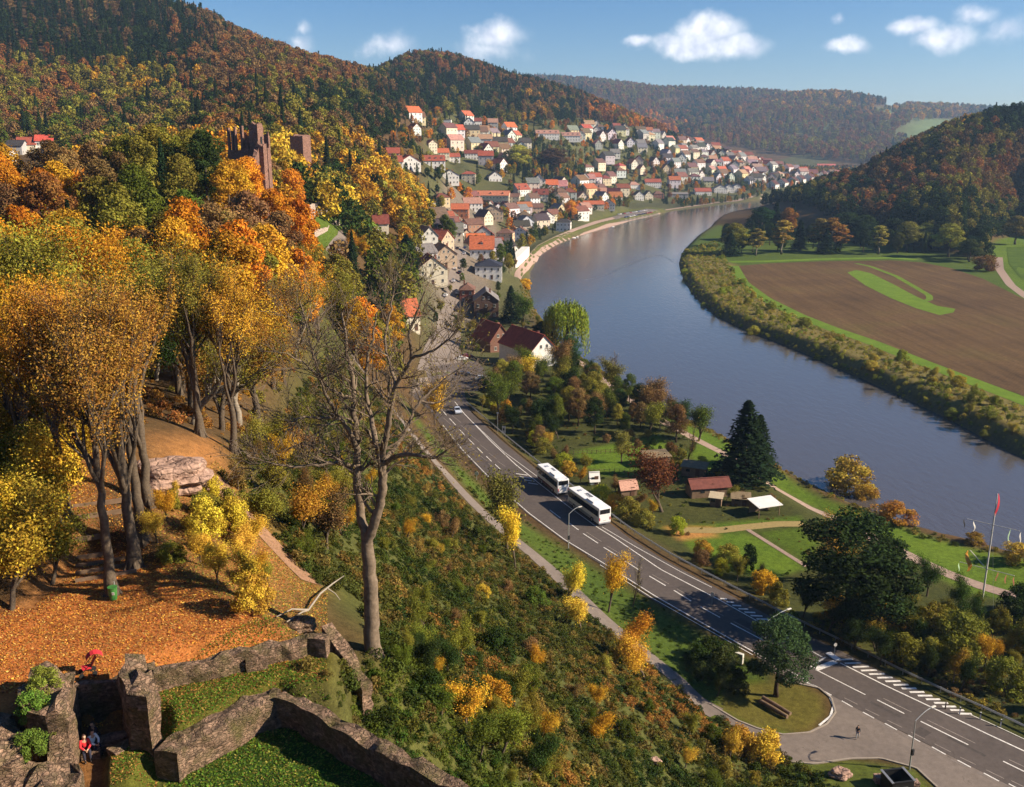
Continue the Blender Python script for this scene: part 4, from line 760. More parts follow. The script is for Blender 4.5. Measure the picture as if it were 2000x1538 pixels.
def house(x, y, z, w, d, h, rh, rz, typ, wc, rc, label, cat='house', group=None, name='house', floors=None, wins=True, chim=1, dormers=0, door=True, sides=True, front_cols=None):
    q = lambda v: round(v * 2) / 2 if not label else round(v, 2)
    w, d, h, rh = (round(v, 1) for v in (w, d, h, rh)); r = empty(name, (x, y, z), rz, label, cat, group)
    child('wall', mesh_of(('wall', w, d, h, rh, typ), lambda: walls(w, d, h, rh, typ), [M['wall']]), r, col_=wc)
    rf = child('roof', mesh_of(('roof', w, d, h, rh, typ), lambda: roof(w, d, h, rh, typ), [M['tile']]), r, col_=rc)
    cm = mesh_of('chimney', lambda: MB().box((0, 0, 0), (.7, .7, 2.2)).box((0, 0, 1.15), (.85, .85, .12)), [M['brick']])
    for k in range(chim):
        cx_, cy_ = ((w * .16, -d * .2 + k * d * .4) if typ == 'gf' else (-w * .22 + k * w * .45, d * .12)); child('chimney', cm, rf, (cx_, cy_, h + rh * .72 + .5))
    if typ == 'gs':
        for k in range(dormers):
            dm = child('dormer', mesh_of('dormer', lambda: MB().add([(-.9,-1,0),(.9,-1,0),(.9,-1,1.2),(-.9,-1,1.2),(0,-1,1.9),(-.9,2.2,1.2),(.9,2.2,1.2),(0,2.6,1.9),(-.9,1,0),(.9,1,0)], [(0,1,2,4,3),(3,4,7,5),(2,6,7,4),(0,3,5,8),(1,9,6,2)]), [M['tile']]), rf, ((k + .5) / dormers * w - w / 2, -d * .27, h + rh * .32), 0, rc)
            child('window', mesh_of('window', m_window, [M['frame'], M['glass']]), dm, (0, -1.03, .7), 0, None, (1.1, 1, .75))
    if not wins: return r
    wm_ = mesh_of('window', m_window, [M['frame'], M['glass']]); fl = floors or max(1, int(h / 2.8)); nc = front_cols or max(2, int(w / 2.9))
    for f in range(fl):
        zz = 1.6 + f * (h / fl)
        for c_ in range(nc):
            xx = (c_ + .5) / nc * w - w / 2
            if f == 0 and door and c_ == nc // 2: child('door', mesh_of('door', m_door, [M['shutter'], M['glass']]), r, (xx, -d / 2 - .04, 0)); continue
            child('window', wm_, r, (xx, -d / 2 - .03, zz))
        if sides:
            ns = max(1, int(d / 3.4))
            for c_ in range(ns): child('window', wm_, r, (w / 2 + .03, (c_ + .5) / ns * d - d / 2, zz), R(90))
            if x > 60:
                for c_ in range(ns): child('window', wm_, r, (-w / 2 - .03, (c_ + .5) / ns * d - d / 2, zz), R(-90))
    if typ == 'gf' and rh > 2.4:
        for xx in ((-1.1, 1.1) if w > 7 else (0,)): child('window', wm_, r, (xx, -d / 2 - .03, h + rh * .3), 0, None, (.9, 1, .85))
    return r
WHITE, CREAM, TAN, GREYW, PEACH, BROWNW, REDW, YELW = (.78,.76,.72), (.74,.66,.5), (.5,.38,.27), (.45,.43,.42), (.7,.48,.3), (.12,.07,.05), (.26,.09,.06), (.7,.6,.35)
ORR, RDR, DRR, BRR, GRR, DKR, SLT, PKR = (.46,.13,.058), (.32,.085,.052), (.2,.055,.04), (.17,.09,.065), (.2,.185,.18), (.055,.05,.05), (.03,.035,.055), (.40,.22,.17)
house_spots = []
def H_px(bx, by, wpx, d, h, rh, deg, typ, wc, rc, label, **kw):
    gx, gy, gz = ground_at(bx, by); dist = gy * math.cos(TH) - (gz - CZ) * math.sin(TH); w = wpx / F * dist; a = R(deg + (16 if bx > 1000 and by < 600 and abs(deg) < 31 and bx < 1500 else 0))
    cx_, cy_ = gx - math.sin(a) * d / 2, gy + math.cos(a) * d / 2; house_spots.append((cx_, cy_, max(w, d) * .5)); z = min(gz, h1(cx_, cy_)) if abs(gz - h1(cx_, cy_)) < 4 else gz
    return house(cx_, cy_, z, w, d, h, rh, a, typ, wc, rc, label, **kw)
# the houses one can tell apart, front foot as seen
H_px(806,646,32,9,5.0,4.6,24,'gs',CREAM,ORR,'small cream house with bright orange tiled roof, left of the road behind the bare tree')
H_px(1062,716,62,20,5.2,5.0,30,'gf',WHITE,(.3,.06,.035),'large white house with long dark red roof, beside the weeping willow', chim=2)
H_px(978,688,46,14,4.5,5.5,30,'gf',(.2,.1,.07),(.24,.06,.04),'brown house with steep dark red roof, behind the large white house by the willow')
H_px(950,622,48,14,7.5,4,3,'gf',BROWNW,GRR,'dark brown timber house with grey gabled roof, facing the car park')
H_px(912,592,28,10,5.6,2.5,0,'hip',REDW,BRR,'low red house with brown hip roof, left of the timber house')
H_px(954,546,52,13,6.2,3,0,'hip',WHITE,SLT,'white house with black hip roof, behind the timber house', chim=1)
H_px(941,512,46,15,7,6,0,'gs',WHITE,ORR,'tall white house with bright orange roof slope, behind the black roofed house', dormers=1, chim=1)
H_px(945,476,42,12,6.5,6.5,4,'gf',GREYW,DRR,'grey gabled house with red roof edges, behind the bright orange roof')
H_px(846,556,58,15,7,5,14,'gf',CREAM,DRR,'cream gabled house with dark red roof, left side of the town street', front_cols=3)
H_px(872,522,44,16,6,4,18,'gf',TAN,BRR,'tan gabled house with brown roof, left of the street beyond the cream house')
H_px(838,520,38,12,6,3.4,30,'gs',GREYW,GRR,'pale grey house with grey roof, leftmost of the cluster by the street')
H_px(875,492,44,16,6,4.5,60,'gf',TAN,RDR,'tan house with patched red roof, left side of the street')
H_px(840,486,34,12,6,4.2,25,'gf',(.6,.58,.52),GRR,'pale gabled house under the wooded slope, left of the patched red roof')
H_px(898,462,30,14,9,3,20,'gf',WHITE,ORR,'bright white three storey house at the end of the street')
H_px(872,460,24,14,6,5.5,18,'gf',WHITE,ORR,'narrow white gable with orange roof, left of the bright white house')
H_px(898,424,34,16,6,4,0,'gs',(.5,.2,.1),ORR,'house with orange red roof, behind the bright white house')
H_px(848,430,50,14,5,3,0,'gs',(.3,.2,.16),DKR,'long low house with dark slate roof, left in the old town', dormers=2)
H_px(838,408,26,12,5,4,10,'gf',WHITE,DRR,'small white gabled house, above the long slate roof')
H_px(985,482,32,12,10,3,-8,'hip',PEACH,BRR,'tall peach coloured house with brown hip roof, near the river terrace', front_cols=3)
H_px(1015,470,28,11,7,3.5,-20,'gf',WHITE,BRR,'white house with brown roof, right of the peach coloured house')
H_px(1030,448,30,11,6.5,5,8,'gf',(.62,.63,.68),GRR,'pale blue white gabled house with pointed gable, near the promenade')
H_px(1100,452,28,9,8,2.6,-25,'hip',WHITE,DKR,'white tower like house with dark roof, standing on the promenade')
H_px(962,430,42,18,7,5,6,'gf',TAN,DKR,'wide tan gable with dark roof, middle of the old town')
H_px(930,456,34,14,7,4,30,'gs',(.4,.22,.14),BRR,'house with brown roof, right side of the street by the old town')
H_px(912,478,26,12,6.5,4.6,28,'gf',TAN,BRR,'tan gable behind the orange roof, right side of the street')
H_px(925,412,36,15,6,4.5,12,'gs',WHITE,PKR,'white house with faded pink roof, beside the wide tan gable')
H_px(958,397,72,14,7.5,4.2,-6,'gs',CREAM,(.56,.2,.11),'long cream building with red roof, above the old town', name='apartment_building', cat='building', front_cols=11, chim=2, dormers=3)
H_px(1000,397,28,13,6,3.2,-6,'gs',CREAM,BRR,'cream house with brown roof, at the right end of the long cream building')
H_px(1024,384,30,14,7,5.6,20,'gs',WHITE,RDR,'white house with steep red roof, right of the long cream building', dormers=2)
H_px(1056,392,30,13,6,5.5,-15,'gs',CREAM,DRR,'cream house with wine red roof, second house right of the long cream building', dormers=2)
H_px(1045,418,34,13,6,3.6,-10,'gs',TAN,BRR,'tan house with wide brown roof, below the wine red roof')
H_px(1070,436,30,12,6,4.4,10,'gf',WHITE,DRR,'white gabled house with dark red roof, near the orange tree on the promenade')
H_px(880,360,34,13,7.5,4.2,12,'gf',WHITE,DKR,'white villa with dark roof and bay, left of a pair of hillside villas', chim=1)
H_px(915,357,27,12,8.5,2.6,0,'hip',CREAM,RDR,'cream villa with red hip roof, right of a pair of hillside villas', front_cols=3)
H_px(968,355,26,11,5,5,15,'gf',WHITE,GRR,'small white chalet between dark conifers, right of the villas')
H_px(765,332,46,16,6,4.4,15,'gs',WHITE,RDR,'white house with red roof, leftmost of the red roofed group under the wood', dormers=2)
H_px(766,315,30,13,6,4.2,8,'gs',PEACH,RDR,'peach house with red roof, behind the leftmost red roofed house')
H_px(802,333,42,16,6.5,5.2,22,'gf',WHITE,RDR,'white house with two red gables, second of the red roofed group')
H_px(847,330,46,16,6.5,4.4,10,'gs',WHITE,RDR,'wide white house with red roof and dormers, third of the red roofed group', dormers=4)
H_px(864,310,28,12,6,4.4,12,'gs',CREAM,ORR,'cream house with bright red roof, behind the wide white house')
H_px(846,298,18,11,9,3.5,30,'gf',CREAM,RDR,'tall narrow cream house with red roof, on the hillside')
H_px(886,318,26,12,6,3.8,12,'gs',WHITE,RDR,'white house with red roof, right of the bright red roof')
H_px(925,312,34,12,6.5,3.6,8,'gs',WHITE,DRR,'white house with dark red roof, by a dark conifer on the hillside')
H_px(745,462,30,11,5.5,3.5,10,'gs',CREAM,DRR,'lone cream house with brown red roof, under the yellow wood')
H_px(614,236,30,14,5,2.2,10,'gs',WHITE,RDR,'lone white villa with flat red roof, on the wooded hill', front_cols=4)
H_px(612,218,28,12,4.5,1.8,8,'gs',WHITE,PKR,'white upper villa with pale red roof, directly above the lone villa')
H_px(53,300,34,13,5,4,20,'gs',CREAM,RDR,'cream house with orange red roof, at the left edge of the wood')
H_px(88,298,32,12,6.5,3.2,20,'gs',WHITE,(.55,.09,.06),'white house with bright red roof, right of the cream house at the left edge')
H_px(28,303,30,13,5,3,10,'gs',GREYW,DKR,'grey house with dark roof, left of the orange red roof at the left edge')
H_px(4,318,22,13,5,2.5,10,'gs',WHITE,GRR,'white house with grey roof, cut by the left edge')
H_px(1192,392,34,16,7,9,-30,'gs',(.3,.1,.06),(.12,.03,.03),'large building with steep wine red roof, near the car park by the river', wins=False)
H_px(1172,385,24,13,6,4.5,-20,'gs',WHITE,(.5,.26,.18),'white house with pale orange roof, left of the steep wine red roof')
H_px(1188,410,26,13,6,5,-20,'gf',WHITE,DKR,'white gabled house with black roof, below the steep wine red roof')
H_px(1160,410,40,14,5.5,3.5,-15,'gs',CREAM,ORR,'long cream house with orange roof, on the promenade')
H_px(1249,392,18,13,7,5.5,-4,'gf',WHITE,DKR,'left of two joined white gables with dark roof, by the river bank')
H_px(1268,391,16,13,7,5.5,-4,'gf',CREAM,DKR,'right of two joined cream gables with dark roof, by the river bank')
H_px(1287,388,20,12,6,4,-10,'hip',(.3,.13,.09),BRR,'brown house with brown hip roof, right of the joined gables')
H_px(1276,366,32,13,7,4.5,-10,'gs',WHITE,RDR,'white house with orange red roof and a small turret, above the joined gables')
H_px(1240,370,22,13,6,4.2,0,'hip',WHITE,PKR,'white house with pink hip roof, above the joined gables')
H_px(1327,388,34,14,6,2.2,-15,'gs',GREYW,GRR,'low grey hall with flat grey roof, on the river bank')
H_px(1374,382,32,14,5.5,4.8,-10,'gs',WHITE,RDR,'white house with red roof patch, on the far bank road')
H_px(1408,378,26,14,7,5,-12,'gf',WHITE,GRR,'white gabled house, first of three beside the far bank road')
H_px(1424,377,20,14,7,5,-12,'gf',WHITE,GRR,'white gabled house, second of three beside the far bank road')
H_px(1440,376,22,14,7,5,-12,'gf',WHITE,GRR,'white gabled house, third of three beside the far bank road')
for k, bx in enumerate((1505, 1524, 1544, 1558, 1576, 1603)):
    H_px(bx, 368 - k * 3.6, 19, 16, 6, 6, -38, 'gf', WHITE, (.09,.035,.03), 'white gabled house with dark roof, %s of the row of six at the river end' % ('first', 'second', 'third', 'fourth', 'fifth', 'sixth')[k], group='row of gabled houses at the river end')
H_px(1520,345,34,14,7,1.5,-8,'flat',WHITE,GRR,'long white flat roofed block, behind the row of six gables', name='apartment_building', cat='building', front_cols=8)
H_px(1614,330,34,16,7,3.5,-10,'gs',PEACH,(.55,.15,.12),'large pink house with red roof, at the far right end of the town')
H_px(1070,272,46,14,7,4.5,-8,'gs',WHITE,PKR,'long white terrace with pale gables, high on the hillside', dormers=4, front_cols=9)
H_px(1110,276,48,14,7,4.5,-12,'gs',WHITE,PKR,'second long white terrace, right of the first on the hillside', dormers=5, front_cols=9)
H_px(868,243,26,12,5,2,0,'flat',WHITE,GRR,'white modern villa with flat roof, at the upper edge of the town')
H_px(929,246,24,12,5.5,4,8,'gs',WHITE,DRR,'white house with dark red roof, at the forest edge above the town')
print('NAMED HOUSES', len(house_spots))
# the other houses of the town
TZ = [(792,228),(900,236),(990,250),(1060,258),(1150,246),(1290,270),(1400,290),(1480,306),(1560,318),(1690,326),(1640,352),(1580,350),(1500,362),(1380,372),(1290,380),(1210,395),(1130,432),(1080,440),(1010,470),(960,440),(860,425),(836,400),(930,372),(1010,345),(960,330),(860,290),(800,262)]
PARK = [(985,345),(1000,300),(1080,290),(1150,318),(1165,350),(1120,362),(1040,355)]
hx, hy = jgrid(-150, 900, 700, 2100, 22); hz_ = hgt(hx, hy); px_, py_ = topxv(hx, hy, hz_)
kk = inpoly(px_, py_, TZ) & visible(hx, hy, hz_ + 8) & (hz_ > 3) & (sdist(hx, hy, river) > 16); kk &= ~(inpoly(px_, py_, PARK) & (NG.random(len(px_)) < .85)); kk &= NG.random(len(px_)) < .84
for a, b, s in house_spots: kk &= np.hypot(hx - a, hy - b) > s + 11
order = np.nonzero(kk)[0]; order = order[np.argsort(np.hypot(hx, hy)[order])][:212]
NEAR_TZ = [(838,560),(828,480),(842,425),(920,395),(1010,398),(1095,425),(1040,455),(1000,490),(992,520),(965,560),(930,520),(922,560),(870,570)]
nx, ny = jgrid(-150, 200, 430, 1000, 15); nz_ = hgt(nx, ny); pnx, pny = topxv(nx, ny, nz_); k2 = inpoly(pnx, pny, NEAR_TZ) & ~inpoly(pnx, pny, [(862,600),(884,500),(898,430),(926,430),(920,500),(908,600)]) & (sdist(nx, ny, river) > 22)
for a, b, s in house_spots: k2 &= np.hypot(nx - a, ny - b) > s + 6.5
for i in order: k2 &= np.hypot(nx - hx[i], ny - hy[i]) > 15
k2 = np.nonzero(k2)[0][:24]; print('NEAR FILL', len(k2)); base_n = len(hx); hx, hy, hz_, px_, py_ = (np.concatenate([u, v[k2]]) for u, v in ((hx, nx), (hy, ny), (hz_, nz_), (px_, pnx), (py_, pny))); order = list(order) + list(range(base_n, base_n + len(k2)))
LIB = []
for w_, d_, h_, rh_, ty in ((11,10,5.6,4.2,'gs'),(10,11,5.8,4.4,'gf'),(12.5,10,6.4,4.6,'gs'),(9.5,10.5,5.2,4.8,'gf'),(11,11,6.2,3.2,'hip'),(13,10.5,7.8,4,'gs')): LIB.append((w_, d_, h_, rh_, ty))
RC = [(RDR, 'red'), (BRR, 'brown'), (BRR, 'brown'), (GRR, 'grey'), (GRR, 'grey'), (PKR, 'faded pink'), (DRR, 'dark red'), (ORR, 'orange'), (DKR, 'black'), (BRR, 'brown')]; WC = [(WHITE, 'white'), (WHITE, 'white'), (WHITE, 'white'), (CREAM, 'cream'), (YELW, 'pale yellow'), (GREYW, 'light grey')]
TN = {'gs': 'wide', 'gf': 'gabled', 'hip': 'hipped'}; taken = {}
recs_h = []
for i in order:
    L_ = LIB[int(NG.integers(len(LIB)))]; rc, rn = RC[int(NG.integers(len(RC)))]; wc, wn = WC[int(NG.integers(len(WC)))]; pxx, pyy = px_[i], py_[i]
    zone_ = 'upper rows' if pyy < 262 + max(0, (pxx - 1290) * .22) else ('middle slope' if pyy < 318 else 'lower town'); side = 'left part' if pxx < 1010 else ('centre' if pxx < 1250 else 'right part')
    key = '%s house, %s %s roof, %s, %s' % (wn, rn, TN[L_[4]], zone_, side); recs_h.append((i, L_, rc, wc, key))
cnt = {}
for r_ in recs_h: cnt.setdefault(r_[4], []).append(r_[0])
for i, L_, rc, wc, key in recs_h:
    same = sorted(cnt[key], key=lambda j: px_[j]); lb = key
    if len(same) > 1: lb = ('%s from left: ' % ('first', 'second', 'third', 'fourth', 'fifth', 'sixth', 'seventh', 'eighth', 'ninth')[min(8, same.index(i))]) + key
    ang = R(26 + NG.uniform(-24, 24)); sc = NG.uniform(.98, 1.12) * (1 if hy[i] < 1000 else 1.22)
    o = house(hx[i], hy[i], hz_[i], *L_[:4], ang, L_[4], tuple(c * NG.uniform(.88, 1.03) for c in wc), tuple(c * NG.uniform(.8, 1.2) for c in rc), lb, group='houses of the hillside town', sides=False, floors=2, front_cols=3, chim=1 if NG.random() < .6 else 0, door=False); o.scale = (sc,) * 3
    house_spots.append((hx[i], hy[i], 6))
# ------------------------------------------------------------------ trees among the houses
tx, ty = jgrid(-150, 900, 480, 2100, 8.6); tz = hgt(tx, ty); px_, py_ = topxv(tx, ty, tz)
STREET_PX = [(835,720),(862,600),(875,500),(900,420),(930,420),(925,500),(915,600),(910,760),(850,780)]
PROM = [(995,560),(1010,500),(1060,465),(1150,428),(1240,402),(1330,400),(1320,425),(1100,480),(1040,520),(1015,570)]
kk = (inpoly(px_, py_, TOWN_PX) | inpoly(px_, py_, TZ)) & (sdist(tx, ty, river) > 7) & ~inpoly(px_, py_, STREET_PX) & ~inpoly(px_, py_, PROM) & visible(tx, ty, tz + 10) & (py_ < 560)
for a, b, s in house_spots: kk &= np.hypot(tx - a, ty - b) > s + .8
# keep the fronts of the larger named houses open
for a, b, s in house_spots[:70]:
    f = ty / b; kk &= ~((f < 1) & (f > .93) & (np.abs(tx - a * f) < s + 2) & (NG.random(len(tx)) < .85))
order = np.nonzero(kk)[0]; inpark = inpoly(px_, py_, PARK); NG.shuffle(order); order = [i for i in order if inpark[i] or NG.random() < .72]
big = sorted(order, key=lambda i: -(2 if inpark[i] else 1) / math.hypot(tx[i], ty[i]))
sm = []; nb_, nc_ = 0, 0
for n_, i in enumerate(big):
    con = NG.random() < .3; t = np.array([CON if con else (OLV, GRN, DGN, GLD, ORG, RST, GRN, DGN, OLV)[int(NG.integers(9))]][0]) * NG.uniform(.8, 1.2)
    if con and nc_ < 55:
        nc_ += 1; plant('conifer', 'conifer_tree', tx[i], ty[i], t, NG.uniform(.5, .95), 'dark conifer standing between the houses of the town', 'tree', 'conifers between the town houses', z=tz[i])
    elif not con and nb_ < 40:
        nb_ += 1; wd = tint_word(t); plant('broad', 'broadleaf_tree', tx[i], ty[i], t, NG.uniform(.5, .95), '%s garden tree standing between the houses of the town' % wd, 'tree', '%s garden trees between the town houses' % wd, z=tz[i])
    else: sm.append((tx[i], ty[i], tz[i], NG.uniform(.45, .9), con, t, 0))
mass(sm, 'town_greenery', 'small garden trees and hedges filling the gaps between the town houses')
print('FAR HOUSES', len(recs_h), 'town trees', nb_, nc_, len(sm))
# ------------------------------------------------------------------ single plants by the road, river and fields
NOM = {'dense': (14, 9), 'broad': (14.5, 9.5), 'conifer': (18, 7), 'birch': (19, 6), 'near': (15, 10), 'near_thin': (16, 8), 'near_small': (7.5, 5.5), 'bush': (2.6, 4.2), 'willow': (15.5, 13), 'bare': (8, 7)}
for kd in NOM:     # true sizes of the prototypes
    zs = [np.percentile([v.co.z for v in cm.vertices], 98.5) for _, cm in K[kd]]; xs_ = [np.percentile([math.hypot(v.co.x, v.co.y) for v in cm.vertices], 93) for _, cm in K[kd]]; NOM[kd] = (float(sum(zs) / len(zs)), float(2 * sum(xs_) / len(xs_)))
def depth(x, y, z): return y * math.cos(TH) - (z - CZ) * math.sin(TH)
def PL(kind, name, bx, by, hpx, wpx, tint, label, cat='tree', group=None, v=None):
    x, y, z = ground_at(bx, by); dd = depth(x, y, z); dep = math.atan2(CZ - z, math.hypot(x, y)); hm = 1.0; wm_ = wpx * dd / F
    for _ in range(12): hm *= hpx / max(1, by - topx(x, y, z + hm)[1])

    o = plant(kind, name, x, y, tint, 1, label, cat, group, v, z); o.scale = (wm_ / NOM[kind][1], wm_ / NOM[kind][1], hm / NOM[kind][0]); return o
SPR = (.018,.03,.014)
PL('conifer','conifer_tree',1452,938,152,104,SPR,'tall dark spruce standing alone between riverside path and garden sheds')
PL('conifer','conifer_tree',1478,925,112,70,SPR,'shorter dark spruce growing against the right side of the tall spruce')
PL('dense','broadleaf_tree',1516,1360,150,112,(.05,.075,.03),'dark green round tree on the grassy traffic island')
PL('dense','broadleaf_tree',1650,1235,225,200,(.028,.045,.014),'huge dark green tree beside the road, right of the hatched lane')
PL('near','broadleaf_tree',1622,1130,130,130,(.42,.25,.04),'golden brown tree behind the huge dark green tree')
PL('dense','broadleaf_tree',1715,1245,165,130,(.035,.055,.014),'dark tree at the right side of the huge dark green tree')
PL('near_small','broadleaf_tree',1810,1165,68,62,(.06,.1,.018),'small round green tree, left of the ship mast')
PL('near_small','broadleaf_tree',1870,1200,66,60,(.07,.1,.018),'small round green tree next to the foot of the ship mast')
PL('near_small','broadleaf_tree',1755,1130,74,56,(.05,.08,.016),'small dark round tree between huge tree and riverside path')
PL('bush','shrub',1655,968,70,98,(.40,.27,.045),'large yellow brown willow bush on the river bank','shrub')
PL('bush','shrub',1690,985,36,50,(.45,.26,.04),'small yellow bush at the right foot of the large willow bush','shrub')
PL('bush','shrub',1745,1018,34,80,(.40,.18,.03),'low rusty bush on the river bank','shrub')
PL('bush','shrub',1902,1062,22,40,(.36,.2,.04),'low brown bush on the river bank, left of the ship mast','shrub')
PL('bush','shrub',1985,1100,38,60,(.45,.3,.05),'yellow bush on the river bank at the right edge','shrub')
PL('bush','conifer_shrub',1462,1112,48,28,(.016,.03,.012),'dark cone shaped yew on the park lawn','shrub')
PL('willow','willow_tree',1104,706,112,90,(.24,.27,.03),'weeping willow hanging over the river bank beside the white house')
PL('broad','broadleaf_tree',1062,700,70,60,(.03,.06,.014),'dark green tree left of the weeping willow')
PL('dense','broadleaf_tree',1112,716,58,40,(.035,.08,.015),'green tree in front of the weeping willow')
PL('bare','bare_tree',1203,742,58,54,(.25,.2,.12),'leafless grey tree on the river bank, right of the willow',v=0)
PL('bare','bare_tree',1342,905,72,46,(.4,.28,.06),'thin leaning tree with few yellow leaves, left of the tall spruce',v=1)
PL('near_small','broadleaf_tree',1296,1000,112,120,(.18,.06,.025),'dark red brown tree between the garden sheds')
PL('near_small','broadleaf_tree',1215,905,0.1+58,50,(.20,.18,.04),'olive tree at the upper end of the gardens')
PL('near_small','broadleaf_tree',1187,1196,110,66,(.72,.42,.03),'golden yellow young tree on the road verge')
PL('near_small','broadleaf_tree',1105,1178,90,52,(.78,.55,.06),'bright yellow young tree beside the side path')
PL('near_small','broadleaf_tree',1138,1235,70,66,(.66,.42,.05),'lower yellow tree in front of the bright yellow young tree')
PL('near_small','broadleaf_tree',1008,1110,120,56,(.76,.5,.05),'tall yellow tree on the slope left of the buses')
PL('near_small','broadleaf_tree',990,1075,165,108,(.17,.16,.035),'olive green tree leaning over the road left of the buses')
PL('near_small','broadleaf_tree',1215,1290,88,72,(.62,.24,.03),'orange bush tree above the side path')
PL('near_small','broadleaf_tree',1262,1330,90,74,(.66,.36,.04),'orange yellow bush tree right of the orange one')
PL('bare','bare_tree',1236,1185,92,44,(.4,.3,.1),'bare slender sapling on the road verge',v=1)
PL('bush','shrub',1495,1490,62,66,(.66,.42,.05),'yellow bush at the edge of the road junction','shrub')
PL('bush','shrub',1440,1470,50,60,(.6,.36,.05),'yellow bush left of the junction','shrub')
PL('near','broadleaf_tree',752,600,100,70,(.14,.12,.03),'olive tree beside the small cream house',v=1)
PL('near_small','broadleaf_tree',850,830,84,64,(.7,.42,.04),'yellow tree at the top of the main road')
PL('conifer','conifer_tree',795,535,75,58,(.014,.03,.014),'dark broad conifer left of the cream gabled house')
for k, (bx, by, hp) in enumerate(((990,512,36),(998,515,32),(1004,518,30))): PL('conifer','conifer_tree',bx,by,hp,9,SPR,'slim dark conifer beside the black roofed white house','tree','slim conifers by the river terrace')
PL('conifer','conifer_tree',998,628,68,40,SPR,'dark conifer right of the timber house')
PL('near_small','broadleaf_tree',1022,640,62,50,(.1,.14,.02),'green tree between timber house and river')
PL('bush','shrub',1026,565,20,26,(.7,.4,.03),'yellow orange bush on the promenade bank','shrub')
PL('broad','broadleaf_tree',1114,432,38,26,(.6,.25,.03),'orange tree on the promenade beside the tower like house')
PL('near_small','broadleaf_tree',1010,744,50,80,(.66,.45,.04),'bright yellow tree in front of the large white house')
PL('broad','broadleaf_tree',1080,335,44,60,(.12,.06,.03),'dark copper beech in the park above the old town')
PL('broad','broadleaf_tree',1010,335,50,50,(.3,.28,.04),'yellow green tree in the park above the old town')
# row of trees along the far side of the ploughed field
rowt = [('broad',1432,497,68,56,OLV,'olive tree with rounded crown, first in the row behind the field'),('conifer',1425,500,50,40,CON,'dark fir in front of the first olive tree of the row'),('birch',1476,500,60,34,(.3,.24,.05),'slim yellowish birch, second in the row behind the field'),
 ('broad',1486,470,72,62,(.03,.06,.02),'large dark green tree behind the slim birch'),('birch',1526,497,74,46,(.36,.24,.05),'tall yellow brown birch, third in the row'),('broad',1536,470,70,40,(.34,.15,.03),'rust orange tree behind the tall birch'),('conifer',1560,490,66,34,CON,'dark spruce right of the tall birch'),
 ('birch',1598,492,72,44,(.24,.18,.045),'brownish birch in the middle of the row'),('birch',1622,494,76,44,(.32,.17,.04),'orange topped birch in the middle of the row'),('birch',1640,493,60,34,(.34,.17,.04),'small rusty birch at the right of the orange topped one'),('conifer',1612,496,52,40,CON,'dark fir under the birches'),
 ('birch',1715,497,62,38,(.4,.34,.07),'slim lime yellow tree, standing free in the row'),('broad',1685,480,66,60,DGN,'dark broad tree behind the free standing lime tree'),('broad',1770,492,64,62,(.2,.2,.04),'olive brown tree right of the lime yellow one'),('broad',1745,480,58,50,DGN,'dark tree left of the olive brown one'),
 ('broad',1805,490,60,54,(.15,.17,.035),'olive tree in the right part of the row'),('broad',1852,503,74,62,(.26,.28,.04),'large lime green tree near the end of the row'),('broad',1832,488,62,40,DGN,'dark tree behind the lime green tree'),('broad',1893,512,50,50,(.06,.08,.02),'dark green tree at the end of the row'),
 ('bush',1925,530,34,50,(.18,.09,.03),'brown bush by the field track'),('broad',1982,478,62,56,(.24,.2,.04),'olive gold tree on the meadow at the right edge'),('conifer',1512,468,80,40,CON,'dark pointed spruce at the left foot of the hill'),('conifer',1545,462,70,36,CON,'second dark spruce at the left foot of the hill'),('broad',1655,470,60,60,DGN,'dark tree behind the small rusty birch')]
for kd, bx, by, hp, wp, tn, lb in rowt: hp *= .88; wp *= .9; PL(kd, {'birch': 'birch_tree', 'conifer': 'conifer_tree', 'bush': 'shrub'}.get(kd, 'broadleaf_tree'), bx, by, hp, wp, tn, lb, 'shrub' if kd == 'bush' else 'tree')
# ---------------- thickets: shrubs one can tell apart
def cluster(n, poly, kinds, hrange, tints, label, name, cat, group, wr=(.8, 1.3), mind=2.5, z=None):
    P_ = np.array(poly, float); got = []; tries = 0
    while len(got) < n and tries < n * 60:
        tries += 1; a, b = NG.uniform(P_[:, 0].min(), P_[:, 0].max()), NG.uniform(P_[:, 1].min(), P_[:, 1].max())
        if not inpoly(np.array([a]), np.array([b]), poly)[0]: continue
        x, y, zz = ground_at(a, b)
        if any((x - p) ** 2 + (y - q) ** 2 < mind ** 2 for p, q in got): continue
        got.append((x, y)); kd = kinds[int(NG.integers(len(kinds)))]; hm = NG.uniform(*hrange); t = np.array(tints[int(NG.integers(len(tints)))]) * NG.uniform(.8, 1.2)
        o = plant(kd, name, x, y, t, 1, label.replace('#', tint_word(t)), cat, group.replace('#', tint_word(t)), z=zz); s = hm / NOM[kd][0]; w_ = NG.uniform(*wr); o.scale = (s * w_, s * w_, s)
cluster(40, [(1395,497),(1395,478),(1500,468),(1700,468),(1800,478),(1920,500),(1915,512),(1800,497),(1600,493)], ['broad', 'dense', 'conifer'], (12, 18), [DGN, (.04,.06,.015), DGN, (.12,.12,.025), CON], '# tree in the dense belt at the foot of the right hill', 'woodland_tree', 'tree', '# trees of the belt at the foot of the right hill', mind=9)
cluster(34, [(775,330),(830,330),(870,345),(880,400),(850,420),(838,470),(820,440),(800,400),(780,370)], ['broad', 'broad', 'conifer'], (8, 13), [DGN, OLV, GLD, GRN, DGN], '# tree on the slope left of the old town', 'woodland_tree', 'tree', '# trees on the slope left of the old town', mind=10)
